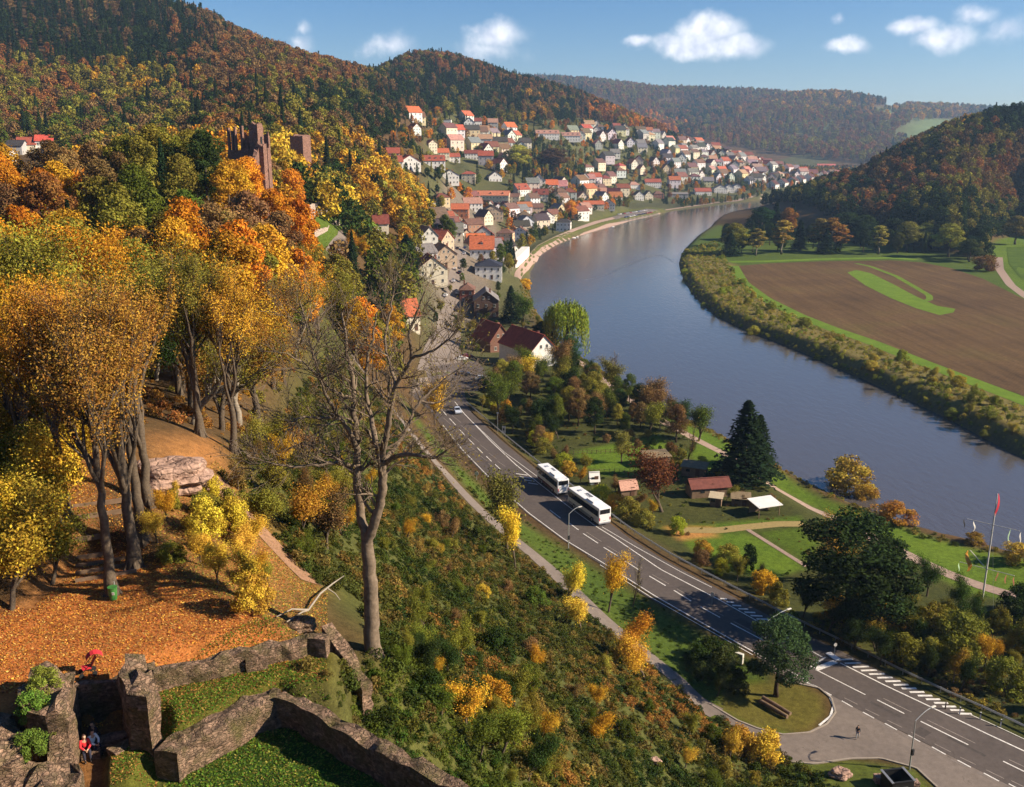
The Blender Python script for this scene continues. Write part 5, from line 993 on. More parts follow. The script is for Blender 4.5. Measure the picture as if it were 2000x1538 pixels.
cluster(66, [(935,765),(1090,722),(1130,728),(1215,775),(1330,835),(1372,862),(1330,868),(1240,850),(1110,850),(1060,880),(1000,850)], ['near_small','dense','near_small'], (5, 10.5), [DGN, GRN, OLV, (.3,.26,.04), DGN, BRN, GRN], '# tree in the thicket between main road and riverside path', 'thicket_tree', 'tree', '# thicket trees between road and river', mind=5)
cluster(34, [(935,800),(1010,850),(1090,915),(1180,985),(1290,1060),(1400,1125),(1540,1195),(1560,1175),(1440,1110),(1330,1040),(1235,975),(1150,920),(1060,860),(960,785)], ['bush', 'near_small'], (2.2, 4.2), [GLD, OLV, LIM, (.5,.3,.04), OLV, BRN], '# roadside bush on the right verge of the main road', 'shrub', 'shrub', '# bushes on the right road verge', mind=3.2)
cluster(44, [(1590,1200),(1740,1190),(1900,1205),(2040,1190),(2060,1420),(1960,1380),(1850,1335),(1700,1270)], ['near_small', 'bush'], (3.0, 5.5), [(.2,.19,.03), GLD, OLV, DGN, GRN, (.4,.26,.04), OLV, DGN], '# bush in the thicket at the lower right, between road and mast', 'shrub', 'shrub', '# bushes at the lower right', mind=3.5)
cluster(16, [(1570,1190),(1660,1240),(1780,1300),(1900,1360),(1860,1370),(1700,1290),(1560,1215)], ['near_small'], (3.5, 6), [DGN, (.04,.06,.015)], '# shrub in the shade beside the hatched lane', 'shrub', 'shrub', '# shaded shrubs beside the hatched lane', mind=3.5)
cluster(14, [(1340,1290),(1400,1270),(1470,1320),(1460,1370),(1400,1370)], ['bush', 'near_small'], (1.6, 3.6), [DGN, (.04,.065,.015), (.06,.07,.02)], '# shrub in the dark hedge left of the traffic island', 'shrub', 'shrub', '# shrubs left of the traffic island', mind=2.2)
cluster(26, [(838,650),(850,560),(830,500),(800,470),(950,450),(1000,470),(1010,520),(985,600),(1010,660),(960,690),(930,640),(980,560),(965,500)], ['near_small', 'dense'], (3.5, 7), [DGN, GRN, OLV, DGN, BRN], '# yard tree among the nearest houses of the town', 'garden_tree', 'tree', '# yard trees among the nearest houses', mind=8)
cluster(14, [(880,620),(935,600),(960,640),(945,690),(905,700)], ['near_small'], (3, 6), [OLV, GRN, BRN], '# small tree by the car park', 'broadleaf_tree', 'tree', '# small trees by the car park', mind=5)
cluster(26, [(700,470),(760,480),(770,520),(762,600),(765,700),(800,770),(780,760),(740,690),(690,590),(670,520)], ['broad', 'near_small', 'near'], (5, 10), [DGN, OLV, GRN, (.25,.2,.03), GLD], '# tree on the bank between side path and town street', 'broadleaf_tree', 'tree', '# trees between side path and street', mind=7)
cluster(12, [(1005,640),(1040,600),(1060,650),(1075,690),(1050,690)], ['near_small', 'bush'], (2, 4.5), [GRN, OLV, DGN], '# garden bush between houses and river', 'shrub', 'shrub', '# garden bushes by the river', mind=3)
cluster(38, [(1120,870),(1250,850),(1290,870),(1240,905),(1320,945),(1430,985),(1530,1000),(1550,985),(1440,960),(1340,880)], ['bush', 'near_small'], (1.0, 3.4), [GRN, OLV, DGN, BRN], '# bush in the allotment gardens', 'shrub', 'shrub', '# bushes in the allotment gardens', mind=3.5)
# slope below the terrace
cluster(60, [(720,960),(800,930),(950,1060),(1080,1180),(1180,1280),(1330,1400),(1440,1480),(1500,1538),(950,1538),(860,1400),(780,1290),(740,1180)], ['bush', 'near_small', 'near_small'], (1.3, 3.0), [GLD, OLV, (.2,.19,.03), GRN, BRN, DGN, OLV, GRN, (.5,.3,.04)], '# bush on the overgrown slope above the side path', 'shrub', 'shrub', '# bushes on the overgrown slope', mind=2.6)
cluster(22, [(740,1300),(860,1400),(960,1538),(1100,1538),(1060,1420),(940,1320),(820,1250)], ['near_small'], (1.8, 3.6), [(.2,.21,.03), GRN, OLV, DGN, DGN], '# bush growing over the outer side of the ruined wall', 'shrub', 'shrub', '# bushes outside the ruined wall', mind=1.8)
cluster(26, [(-40,1180),(-60,880),(40,850),(140,880),(150,980),(130,1080),(90,1160),(30,1210)], ['near_small'], (3.4, 6.5), [YEL, YEL, (.6,.44,.06), GLD, OLV], '# maple shrub at the left edge of the terrace', 'shrub', 'shrub', '# maple shrubs at the left edge', mind=1.9)
cluster(22, [(290,1080),(330,960),(420,980),(480,1060),(560,1160),(500,1200),(400,1150)], ['bush', 'near_small'], (1.2, 2.8), [YEL, GLD, OLV, (.6,.36,.05)], '# bush beside the leafy path above the terrace', 'shrub', 'shrub', '# bushes beside the leafy path', mind=1.9)
cluster(30, [(500,1040),(420,900),(470,880),(560,800),(620,760),(680,820),(720,950),(700,1120),(620,1120)], ['near_small'], (2, 5), [GLD, OLV, BRN, GRN, OLV, (.42,.2,.03)], '# young tree on the slope left of the side path', 'young_tree', 'tree', '# young trees left of the side path', mind=3)
cluster(30, [(-60,860),(170,850),(300,820),(420,840),(480,860),(560,760),(640,640),(560,600),(300,700),(-60,760)], ['near', 'near_thin'], (11, 15), [GLD, OLV, BRN, OLV, (.36,.2,.04), GRN], '# tree at the wood edge above the terrace', 'broadleaf_tree', 'tree', '# trees at the wood edge above the terrace', mind=5.5)
# shrubs along the far river bank
bankpoly = [(1328,492),(1400,470),(1420,510),(1440,545),(1500,588),(1600,640),(1700,678),(1800,716),(1900,756),(2010,800),(2010,905),(1900,850),(1830,815),(1760,780),(1680,745),(1600,708),(1520,676),(1450,648),(1390,618),(1352,582),(1332,548)]
cluster(70, bankpoly, ['bush', 'near_small'], (1.6, 3.8), [(.28,.27,.04), (.38,.3,.05), (.32,.34,.04), (.42,.32,.05), (.24,.26,.035), (.2,.2,.035)], '# shrub on the far river bank below the ploughed field', 'shrub', 'shrub', '# shrubs on the far river bank', (.9, 1.5), mind=5)
# ---------------- ground plants nobody could count
def under(name, poly, s, rmin, rmax, sc, tints, label, jitter=1, keepf=.9, avoid=()):
    g = np.array([ground_at(a, b)[:2] for a, b in poly]); x, y = jgrid(g[:, 0].min() - 3, g[:, 0].max() + 3, g[:, 1].min() - 3, g[:, 1].max() + 3, s); z = hgt(x, y); px, py = topxv(x, y, z)
    k = inpoly(px, py, poly) & (np.hypot(x, y) > rmin) & (np.hypot(x, y) < rmax) & (NG.random(len(x)) < keepf) & (z > .15)
    for pl in avoid: k &= ~inpoly(px, py, pl)
    x, y, z = x[k], y[k], z[k]; n = len(x); tn = np.array(tints); f = np.sin(x / 6.1 + np.sin(y / 9.) * 2) + np.sin(y / 7.3 + 1.3 * np.sin(x / 11.)) + NG.normal(0, .45, n); idx = np.clip(((f + 2.2) / 4.4 * len(tn)).astype(int), 0, len(tn) - 1)
    scatter(name, x, y, z - .1, sc * NG.uniform(.6, 1.25, n) ** 2.2, tn[idx] * NG.uniform(.7, 1.3, (n, 1)), NG.integers(0, 5, n), BC, label, 'undergrowth')
    print(name, n)
PATHB = [(420,925),(460,975),(505,1020),(556,1075),(620,1145),(598,1150),(540,1090),(490,1035),(440,988),(405,935)]
SIDEP = [(675,690),(712,745),(748,790),(785,835),(822,885),(870,940),(920,995),(980,1048),(1040,1098),(1110,1160),(1170,1220),(1250,1287),(1320,1347),(1395,1405),(1420,1395),(1340,1335),(1270,1275),(1192,1207),(1130,1150),(1060,1087),(1000,1038),(940,985),(890,930),(842,877),(805,828),(772,785),(738,740),(705,690)]
under('undergrowth', [(690,700),(740,760),(860,900),(1000,1040),(1180,1215),(1320,1335),(1400,1400),(1470,1440),(1525,1475),(1640,1538),(1640,1640),(960,1640),(905,1575),(700,1462),(560,1368),(640,1330),(560,1290),(740,1265),(690,1160),(600,1140),(500,1020),(430,930),(480,880),(560,800),(640,680)],   .85, 24, 240, .72, [DGN, (.045,.065,.014), (.11,.105,.02), (.065,.08,.016), (.04,.055,.012), (.15,.105,.03), (.07,.078,.018), (.1,.1,.02), (.22,.14,.035), (.09,.085,.02), DGN, (.3,.14,.035)], 'tangled green and rusty undergrowth covering the slope', avoid=[SIDEP, PATHB])
under('verge_undergrowth', [(830,830),(862,842),(1030,1015),(1180,1120),(1385,1245),(1480,1310),(1380,1385),(1300,1300),(1180,1200),(1050,1085),(930,985),(840,880)], 1.3, 80, 260, .34, [(.075,.11,.016), (.07,.1,.015), (.09,.125,.018), (.12,.125,.025), (.06,.09,.015)], 'rough grass and brambles between road and side path', avoid=[SIDEP])
under('wood_floor_shrubs', [(-80,880),(300,820),(480,860),(600,700),(640,600),(560,560),(-80,700)], 2.0, 60, 260, .8, [BRN, RST, (.3,.14,.03), OLV, GLD], 'low shrubs and saplings on the wood floor')
under('bank_growth', bankpoly, 2.3, 100, 900, .95, [(.36,.31,.06), (.28,.27,.045), (.26,.26,.04), (.42,.33,.07), (.18,.22,.03), (.32,.24,.05)], 'reeds and brambles covering the far river bank')
under('riverside_growth', [(1040,545),(1034,560),(1045,600),(1075,640),(1110,680),(1165,715),(1230,758),(1300,798),(1400,845),(1500,900),(1620,958),(1720,1008),(1800,1038),(1900,1062),(1990,1088),(2060,1108),(2060,1122),(1900,1076),(1790,1050),(1600,965),(1490,905),(1390,852),(1290,810),(1220,772),(1150,730),(1090,690),(1030,610),(1015,560)], 1.5, 90, 700, .62, [GRN, (.3,.22,.05), OLV, (.35,.2,.04), (.12,.15,.02)], 'reeds and low growth along the near river bank')
under('garden_growth', [(930,770),(1100,724),(1220,780),(1380,870),(1340,880),(1420,960),(1540,1000),(1580,1080),(1570,1170),(1440,1110),(1320,1035),(1290,1035),(1200,985),(1060,885)], 2.2, 90, 500, .5, [GRN, OLV, DGN, BRN, (.2,.14,.03)], 'beds and weeds of the allotment gardens', keepf=.55, avoid=[[(1120,880),(1290,850),(1300,920),(1130,935)], [(1350,1040),(1480,1030),(1570,1100),(1480,1150),(1370,1090)]])
under('thicket_floor', [(1540,1200),(1750,1185),(2060,1200),(2060,1440),(1960,1400),(1850,1355),(1700,1285),(1560,1225)], 1.5, 80, 300, .8, [DGN, OLV, GRN, (.3,.22,.04), BRN], 'brambles under the bushes at the lower right')
# fallen leaves, each a small blade
def litter(name, poly, z, n, size, tints, label):
    P_ = np.array([onz(a, b, z) if z is not None else ground_at(a, b)[:2] for a, b in poly]); x = NG.uniform(P_[:, 0].min(), P_[:, 0].max(), n * 2); y = NG.uniform(P_[:, 1].min(), P_[:, 1].max(), n * 2); k = inpoly(x, y, P_); x, y = x[k][:n], y[k][:n]
    c = np.stack([x, y, hgt(x, y) + .03], 1); V, s = leaves(c, np.tile([0, 0, 1.], (len(x), 1)), size, NG, up=1.0); t = np.array(tints)[NG.integers(0, len(tints), len(x))] * NG.uniform(.7, 1.3, (len(x), 1))
    o = put(bpy.data.objects.new(name, np_mesh(name, V, quads(V), [M['leaf_v']], attr={'shade': s, 'tint': np.repeat(t, 4, 0)}))); tag(o, label, 'leaves', kind='stuff')
litter('fallen_leaves', [(-60,1360),(-60,1180),(60,1190),(130,1130),(150,930),(230,900),(300,1090),(420,1165),(560,1235),(560,1260),(300,1310),(190,1340),(100,1350)], 48, 60000, .11, [(.52,.17,.035), (.44,.14,.035), (.56,.24,.05), (.26,.1,.04), (.5,.3,.09), (.46,.16,.035)], 'orange fallen leaves covering the terrace')
litter('lawn_leaves', [(320,1500),(330,1440),(540,1360),(700,1430),(900,1538),(940,1600),(320,1600)], 45, 16000, .12, [(.09,.15,.02), (.12,.18,.02), (.2,.17,.04), (.07,.12,.015)], 'grass tufts and scattered leaves on the lawn inside the ruined walls')

litter('bank_leaves', [(222,1450),(300,1400),(330,1320),(600,1250),(640,1270),(640,1335),(545,1352),(400,1415),(322,1462),(305,1538),(215,1538)], None, 16000, .11, [(.09,.14,.02), (.11,.16,.02), (.34,.18,.05), (.07,.11,.015), (.28,.13,.04)], 'grass and fallen leaves between the low ruined walls')
litter('path_leaves', [(300,1100),(330,960),(420,900),(480,960),(560,1070),(640,1160),(640,1240),(560,1235),(420,1165)], None, 26000, .12, [(.46,.18,.04), (.36,.15,.05), (.4,.26,.06), (.2,.17,.04), (.14,.15,.03)], 'leaves and grass beside the leafy path')

under('wall_foot_growth', [(640,1330),(740,1290),(830,1290),(1000,1420),(1160,1538),(1160,1640),(960,1640),(905,1575),(700,1462),(560,1372)], .55, 20, 75, .5, [DGN, (.05,.085,.014), (.09,.11,.018), GRN, (.13,.14,.025), OLV, DGN, (.3,.2,.035)], 'brambles and ivy growing over the bank outside the ruined wall')
# ------------------------------------------------------------------ ruins, rocks and the large bare tree
def rough_prism(name, outline, z0, z1, mat, parent=None, jag=.25, res=.45, seed=1, amp=.09, tops=None):
    "upright block of masonry over a plan outline, subdivided and roughened; tops: optional height per outline corner"
    q = np.random.default_rng(seed); bm = bmesh.new(); n = len(outline); tops = tops or [z1] * n
    lo = [bm.verts.new((x, y, z0)) for x, y in outline]; hi = [bm.verts.new((x, y, t)) for (x, y), t in zip(outline, tops)]
    bm.faces.new(hi); bm.faces.new(lo[::-1])
    for i in range(n): bm.faces.new((lo[i], lo[(i+1) % n], hi[(i+1) % n], hi[i]))
    bmesh.ops.recalc_face_normals(bm, faces=bm.faces); bmesh.ops.triangulate(bm, faces=[f for f in bm.faces if len(f.verts) > 4])
    for _ in range(7):
        es = [e for e in bm.edges if e.calc_length() > res * 1.6]
        if not es: break
        bmesh.ops.subdivide_edges(bm, edges=es, cuts=1, use_grid_fill=True); bmesh.ops.triangulate(bm, faces=[f for f in bm.faces if len(f.verts) > 4])
    bm.normal_update(); ph = q.uniform(0, 6, 6)
    for v in bm.verts:
        x, y, z = v.co; a = amp * (math.sin(x * 3.1 + ph[0]) + math.cos(y * 3.7 + z * 2.9 + ph[1])) * .5; v.co += v.normal * (a + q.normal(0, amp * .45))
        if v.normal.z > .3: v.co.z += jag * (math.sin(x * 2.3 + ph[2]) * math.cos(y * 1.9 + ph[3])) * .5 + q.normal(0, jag * .22)
    me = bpy.data.meshes.new(name); bm.to_mesh(me); bm.free(); me.materials.append(mat); return put(bpy.data.objects.new(name, me), parent)
def wall_plan(pts_px, z, th):
    c = np.array(pz(pts_px, z)); t = np.gradient(c, axis=0); t /= np.hypot(t[:, 0], t[:, 1])[:, None]; nn = np.stack([-t[:, 1], t[:, 0]], 1) * th / 2
    return c, nn
def stone_wall(name, px, z, z0, th, label, seed, tops=None, mat='stone', jag=.25, amp=.08):
    c, nn = wall_plan(px, z, th); out = [tuple(p) for p in c + nn] + [tuple(p) for p in (c - nn)[::-1]]; tp = None
    if tops: tp = list(tops) + list(tops)[::-1]
    return tag(rough_prism(name, out, z0, z, M[mat], jag=jag, seed=seed, amp=amp, tops=tp), label, 'wall')
stone_wall('ruined_wall', [(545,1356),(585,1368),(640,1400),(700,1434),(760,1466),(830,1502),(905,1545),(980,1590)], 46.9, 43.6, .75, 'long diagonal ruined wall running from the wall corner down to the bottom edge', 3)
stone_wall('ruined_wall', [(322,1470),(345,1448),(400,1420),(450,1394),(500,1368),(545,1352)], 46.8, 43, 1.25, 'wide low ruined wall with flat pale top, left of the diagonal wall', 4)
stone_wall('ruined_wall', [(300,1310),(380,1292),(450,1277),(530,1258),(600,1242),(640,1246)], 48.0, 45.8, .6, 'low retaining wall along the edge of the leaf covered terrace', 5)
stone_wall('ruined_wall', [(640,1246),(680,1268),(715,1290)], 46.8, 42, .7, 'short broken wall at the foot of the big bare tree', 6, tops=[47.7,46.4,45.2])
stone_wall('ruined_wall', [(148,1333),(185,1330),(235,1322)], 47.9, 45, .6, 'low parapet between the two ruined gate pillars', 7)
stone_wall('ruined_wall', [(292,1330),(300,1375),(288,1400),(262,1425),(215,1450)], 46.9, 44, .7, 'curved courtyard wall right of the sitting people', 8, tops=[47.8,47.2,46.8,46.5,46.4])
stone_wall('ruined_wall', [(130,1345),(122,1400),(112,1440),(105,1475)], 47.9, 44.5, .9, 'pale wall stub at the left side of the courtyard', 9, tops=[48.6,48.2,47.4,46.6])
def pillar(px, z, z0, label, seed, tops=None): return tag(rough_prism('ruined_pillar', pz(px, z), z0, z, M['stone'], jag=.5, seed=seed, amp=.14, tops=tops), label, 'ruin')
pillar([(38,1345),(62,1308),(92,1297),(122,1308),(136,1345),(128,1385),(88,1392),(45,1388)], 49.2, 44.5, 'broad ivy covered gate pillar left of the pushchair', 11)
pillar([(232,1312),(250,1290),(280,1283),(298,1306),(302,1340),(285,1362),(245,1356)], 49.2, 44.5, 'ruined gate pillar right of the pushchair', 12)
pillar([(-30,1400),(5,1385),(32,1395),(40,1440),(45,1480),(20,1492),(-40,1500)], 48.2, 44, 'pinkish broken masonry block at the left edge', 13)
pillar([(-30,1505),(40,1482),(110,1478),(160,1492),(150,1530),(110,1600),(-40,1620)], 47.4, 43.5, 'large pale rubble mound in the bottom left corner', 14)
for a, b, l, w_, h_, dg, lb in ((205,1462,2.0,.7,.45,28,'stone bench slab at the right of the courtyard'),(165,1483,1.5,.45,.4,12,'small stone slab in front of the sitting people'),(505,1345,1.1,.8,.7,20,'loose squared stone on the wall corner')):
    x, y = onz(a, b, 45.7); ca, sa = math.cos(R(dg)), math.sin(R(dg)); o4 = [(x + u * ca - v * sa, y + u * sa + v * ca) for u, v in ((-l/2,-w_/2),(l/2,-w_/2),(l/2,w_/2),(-l/2,w_/2))]; zz = h1(x, y)
    tag(rough_prism('stone_slab', o4, zz - .3, zz + h_, M['stone'], jag=.04, res=.3, seed=int(a), amp=.03), lb, 'stone slab')
def rock(a, b, s, mat, label, name='boulder', flat=.6, z=None):
    x, y, zz = ground_at(a, b); bm = bmesh.new(); bmesh.ops.create_icosphere(bm, subdivisions=4, radius=s); q = np.random.default_rng(int(a))
    ph = q.uniform(0, 6, 4)
    for v in bm.verts:
        n = v.co.normalized(); k = 1 + .22 * math.sin(n.x * 4 + ph[0]) * math.cos(n.y * 3 + ph[1]) + .1 * math.sin(n.z * 9 + ph[2]) + q.normal(0, .02); v.co = Vector((n.x * s * k, n.y * s * k * .8, n.z * s * k * flat))
    me = bpy.data.meshes.new(name); bm.to_mesh(me); bm.free(); me.materials.append(mat); o = put(bpy.data.objects.new(name, me)); o.location = (x, y, zz + s * flat * .4); return tag(o, label, 'rock')
pinkrock = stone('pink_rock', (.42,.27,.2), (.34,.22,.17), 1.1, (.3,.2,.1), .6)
rock(335,945,2.6,pinkrock,'large pale pink rock beside the leafy path','rock_outcrop',.5); rock(1640,1517,1.1,pinkrock,'reddish boulder on the grass left of the grit container'); rock(588,1228,.9,M['stone'],'grey boulder left of the big bare tree'); rock(1278,1490,.6,pinkrock,'small pink stone in the undergrowth on the slope')
# ivy on the left pillar
for k, (a, b) in enumerate(((95,1330),(70,1360),(110,1362),(60,1400))):
    x, y = onz(a, b, 49.2); y -= .5; o = plant('bush', 'ivy', x, y, (.13,.19,.03) if k % 2 else (.22,.25,.04), .5, 'green ivy patch on the left gate pillar, %s' % ('upper', 'left', 'right', 'lowest')[k], 'ivy', z=48.9 - .45 * k)
# castle ruin on the ridge
cx0, cy0, _ = atr(486, 300, 280); cz0 = h1(cx0, cy0); cr0 = empty('castle_ruin', (cx0, cy0, cz0), R(-14), 'red sandstone castle ruin with hollow tower and stepped walls, rising above the wood', 'castle ruin')
cr0.scale = (.9, .9, 1)
def cb(name, boxes, mat='sandstone'):
    m = MB()
    for b in boxes: m.box(*b)
    return m.build(name, M[mat], cr0)
top = 79.5 - cz0
cb('keep_wall', [((0, -4.0, (top - 7) / 2 - 2), (9.4, 1.2, top - 3)), ((-4.1, 0, (top - 7) / 2 - 2), (1.2, 6.8, top - 3)), ((0, 4.0, (top - 6.4) / 2 - 2), (9.4, 1.2, top - 2.4))])
for x, hh in ((-4.2,6.6),(-2.9,5.8),(-1.9,6.9),(.3,3.2),(2.2,2.6)): cb('window_pier', [((x, -4.0, top - 7 + hh / 2 - .6), (.55, 1.1, hh))])
for x, hh in ((-4.2,6.6),(-1.2,4.5),(1.5,5.6)): cb('window_pier', [((x, 4.0, top - 6.4 + hh / 2 - .5), (.8, 1.1, hh))])
tw = rough_prism('corner_tower', [(3.3,-4.9),(6.2,-4.9),(6.2,-1.2),(3.3,-1.2)], -3, top, M['sandstone'], cr0, jag=.9, res=.9, seed=5, amp=.08)
for zz in (top - 5.2, top - 10.5): child('slit_window', mesh_of('slit', lambda: MB().box((0, 0, 0), (.06, .9, 3.6)), [M['glass']]), cr0, (6.36, -3.0, zz))
rough_prism('curtain_wall', [(6.3,-5.2),(7.4,-5.4),(11.2,-17),(10.0,-17.3)], -6, top - 8, M['sandstone'], cr0, jag=.8, res=.9, seed=6, amp=.08, tops=[top-5,top-5,top-10,top-10])
rough_prism('wall_turret', [(7.6,-9),(10.0,-9),(10.0,-6.8),(7.6,-6.8)], -5, top - 5.5, M['sandstone'], cr0, jag=.7, res=.7, seed=7, amp=.08)
rough_prism('outer_buttress', [(10.0,-17.3),(11.4,-17),(12.2,-20.5),(10.9,-20.9)], -9, top - 9, M['sandstone'], cr0, jag=.9, res=.7, seed=8, amp=.08, tops=[top-8.5,top-9,top-13,top-13])
rough_prism('inner_wall', [(-4.6,4.6),(4.6,4.6),(4.6,5.6),(-4.6,5.6)], -3, top - 3, M['sandstone'], cr0, jag=1.4, res=.8, seed=9, amp=.08)
bx_, by_, _ = atr(588, 300, 380); bz_ = h1(bx_, by_); tt = 77.6 - bz_
o = rough_prism('tower_ruin', [(-2.8,-2.8),(2.8,-2.8),(2.8,2.8),(-2.8,2.8)], -4, tt, M['sandstone'], None, jag=.9, res=1.2, seed=15, amp=.1); o.location = (bx_, by_, bz_); o.rotation_euler = (0, 0, R(-20)); tag(o, 'square red sandstone tower stump behind the castle ruin', 'tower')
palewall = stone('pale_stone', (.5,.4,.32), (.42,.33,.27), 1.0, (.2,.16,.1), .62)
for pxl, hh, lb in (([(606,438),(640,424)], 6.0, 'pale high wall fragment above the castle lane'), ([(615,466),(640,452),(664,440)], 2.6, 'low pale wall along the castle lane')):
    c = [ground_at(a, b) for a, b in pxl]; zb = min(p[2] for p in c); pl = [(p[0], p[1]) for p in c]; pl2 = [(p[0] - .3, p[1] + 1.1) for p in c]
    tag(rough_prism('castle_wall', pl + pl2[::-1], zb - 2, zb + hh, palewall, jag=.5, res=1.0, seed=int(hh * 10), amp=.06), lb, 'wall')
# ---------------- large bare tree in the middle
TX, TY, TZ_ = ground_at(727, 1272); M['bark_mid'] = plain('grey_brown_bark', (.18,.135,.095), .9, .5, 3.5, .1, bs=.7, bd=.05); bt = empty('bare_tree', (TX, TY, TZ_), 0, 'large almost leafless tree with forked pale trunk standing on the slope in the middle', 'tree')
def PT(px, py, dy=0.0):
    X, Y, Z = ray(px, py); t = (TY + dy) / Y; return (X * t - TX, dy, CZ + Z * t - TZ_)
limbs = [([(728,1285,0),(727,1235,0),(724,1170,0),(722,1105,0),(717,1058,0)], .50, .34),
 ([(717,1060,0),(706,1015,.3),(698,960,.5),(696,900,.7),(699,860,.8),(690,815,1),(690,770,1.3),(687,727,1.5),(677,690,1.8),(674,655,2),(668,610,2.2)], .27, .06),
 ([(717,1060,0),(733,1020,-.2),(744,970,-.4),(749,930,-.5),(745,900,-.6),(738,872,-.6)], .30, .2),
 ([(738,874,-.6),(729,838,-.3),(721,800,0),(713,755,.3),(718,700,.6),(729,660,.8),(735,610,1)], .17, .04),
 ([(745,895,-.6),(752,860,-1),(760,810,-1.5),(767,775,-1.8),(774,750,-2),(793,722,-2.3),(806,700,-2.6),(796,660,-3),(812,615,-3.2),(830,570,-3.4)], .18, .04),
 ([(753,905,-.5),(775,890,-1.2),(807,887,-2),(835,894,-2.6),(855,893,-3),(872,880,-3.4)], .15, .05),
 ([(750,900,-.6),(768,880,.5),(792,843,1.2),(805,812,1.6),(818,783,2),(856,753,2.6),(905,712,3.2)], .14, .035),
 ([(695,875,.7),(678,832,0),(661,815,-.4),(632,817,-.8),(600,812,-1.2),(570,825,-1.8)], .16, .04),
 ([(696,925,.6),(684,917,1.2),(662,900,1.8),(640,888,2.3),(615,873,2.8),(590,864,3.3),(560,880,3.8)], .15, .04),
 ([(694,912,.6),(670,905,-.3),(645,903,-.9),(610,910,-1.5),(560,912,-2),(520,902,-2.6),(482,890,-3.2)], .13, .03),
 ([(690,780,1.2),(660,770,.6),(632,748,0),(612,700,-.6),(600,640,-1),(585,590,-1.4)], .12, .03),
 ([(661,815,-.4),(640,780,-1),(625,740,-1.6),(600,715,-2.2),(560,690,-3)], .1, .03),
 ([(772,752,-2),(760,710,-1.4),(750,660,-.8),(765,600,-.4),(770,560,0)], .1, .03),
 ([(806,700,-2.6),(840,690,-3.2),(870,668,-4),(900,640,-4.6)], .08, .025),
 ([(818,783,2),(850,790,2.4),(880,772,3),(900,735,3.6)], .07, .02)]
mt = MB(); tipsT = []; q = rs(777)
for pts_, r0, r1 in limbs:
    P3 = np.array([PT(*p) for p in pts_]); n = len(P3) * 4; t = np.linspace(0, len(P3) - 1, n); PP = np.stack([np.interp(t, range(len(P3)), P3[:, i]) for i in range(3)], 1)
    for _ in range(2): PP[1:-1] = (PP[:-2] + 2 * PP[1:-1] + PP[2:]) / 4
    PP[1:-1] += q.normal(0, .03, (n - 2, 3)); rr_ = np.linspace(r0, r1, n); 
    if r0 > .4: rr_[0] *= 1.5; rr_[1] *= 1.2
    mt.tube([tuple(p) for p in PP], list(rr_), 12 if r0 > .2 else 8, cap=False)
    if r0 < .4:
        for k in range(int(n * (.55 if r0 > .16 else .8))):
            i = int(q.integers(n // 4, n)); d = PP[min(i+1, n-1)] - PP[i-1]; d /= np.linalg.norm(d); ax = q.normal(size=3); ax -= d * ax.dot(d); ax /= np.linalg.norm(ax); nd = d * .5 + ax * .75 + np.array([0, 0, .25])
            tb, tp = skeleton(q, PP[i], nd / np.linalg.norm(nd), q.uniform(.9, 2.1), max(.02, rr_[i] * .42), 2, (4, 4), .6, .12, .4, .2, .62)
            for ps, rs_, lev in tb: mt.tube([tuple(p) for p in ps], [max(.011, r_) for r_ in rs_], 6 if lev == 0 else 3, cap=False)
            tipsT += tp
mt.build('trunk', M['bark_mid'], bt, smooth=True)
V_, s_ = tip_leaves(q, [tipsT[i] for i in range(0, len(tipsT), 3)], 2, .2, .11)
o = put(bpy.data.objects.new('crown', crown_data('crown', V_, s_, M['leaf'])), bt); o.color = (.2, .15, .035, 1)
# fallen pale branch
FX, FY, FZ = ground_at(600, 1195)
def PF(px, py, h): X, Y, Z = ray(px, py); gx, gy, gz = ground_at(px, py, h); t = gy / Y; return (X * t, gy, CZ + Z * t)
m = MB(); m.tube([PF(560,1215,.2), PF(590,1196,.3), PF(602,1192,.4), PF(625,1160,.7), PF(650,1140,.9), PF(672,1125,1.2)], [.04,.055,.065,.07,.055,.03], 7); m.tube([PF(602,1192,.4), PF(570,1190,.3), PF(540,1205,.2)], [.08,.05,.03], 5); m.tube([PF(640,1150,.8), PF(655,1160,.5), PF(664,1172,.3)], [.06,.04,.03], 5)
tag(m.build('fallen_branch', plain('dead_wood', (.3,.255,.2), .9, .3, 5), smooth=True), 'bleached fallen branch lying left of the big bare tree', 'branch')
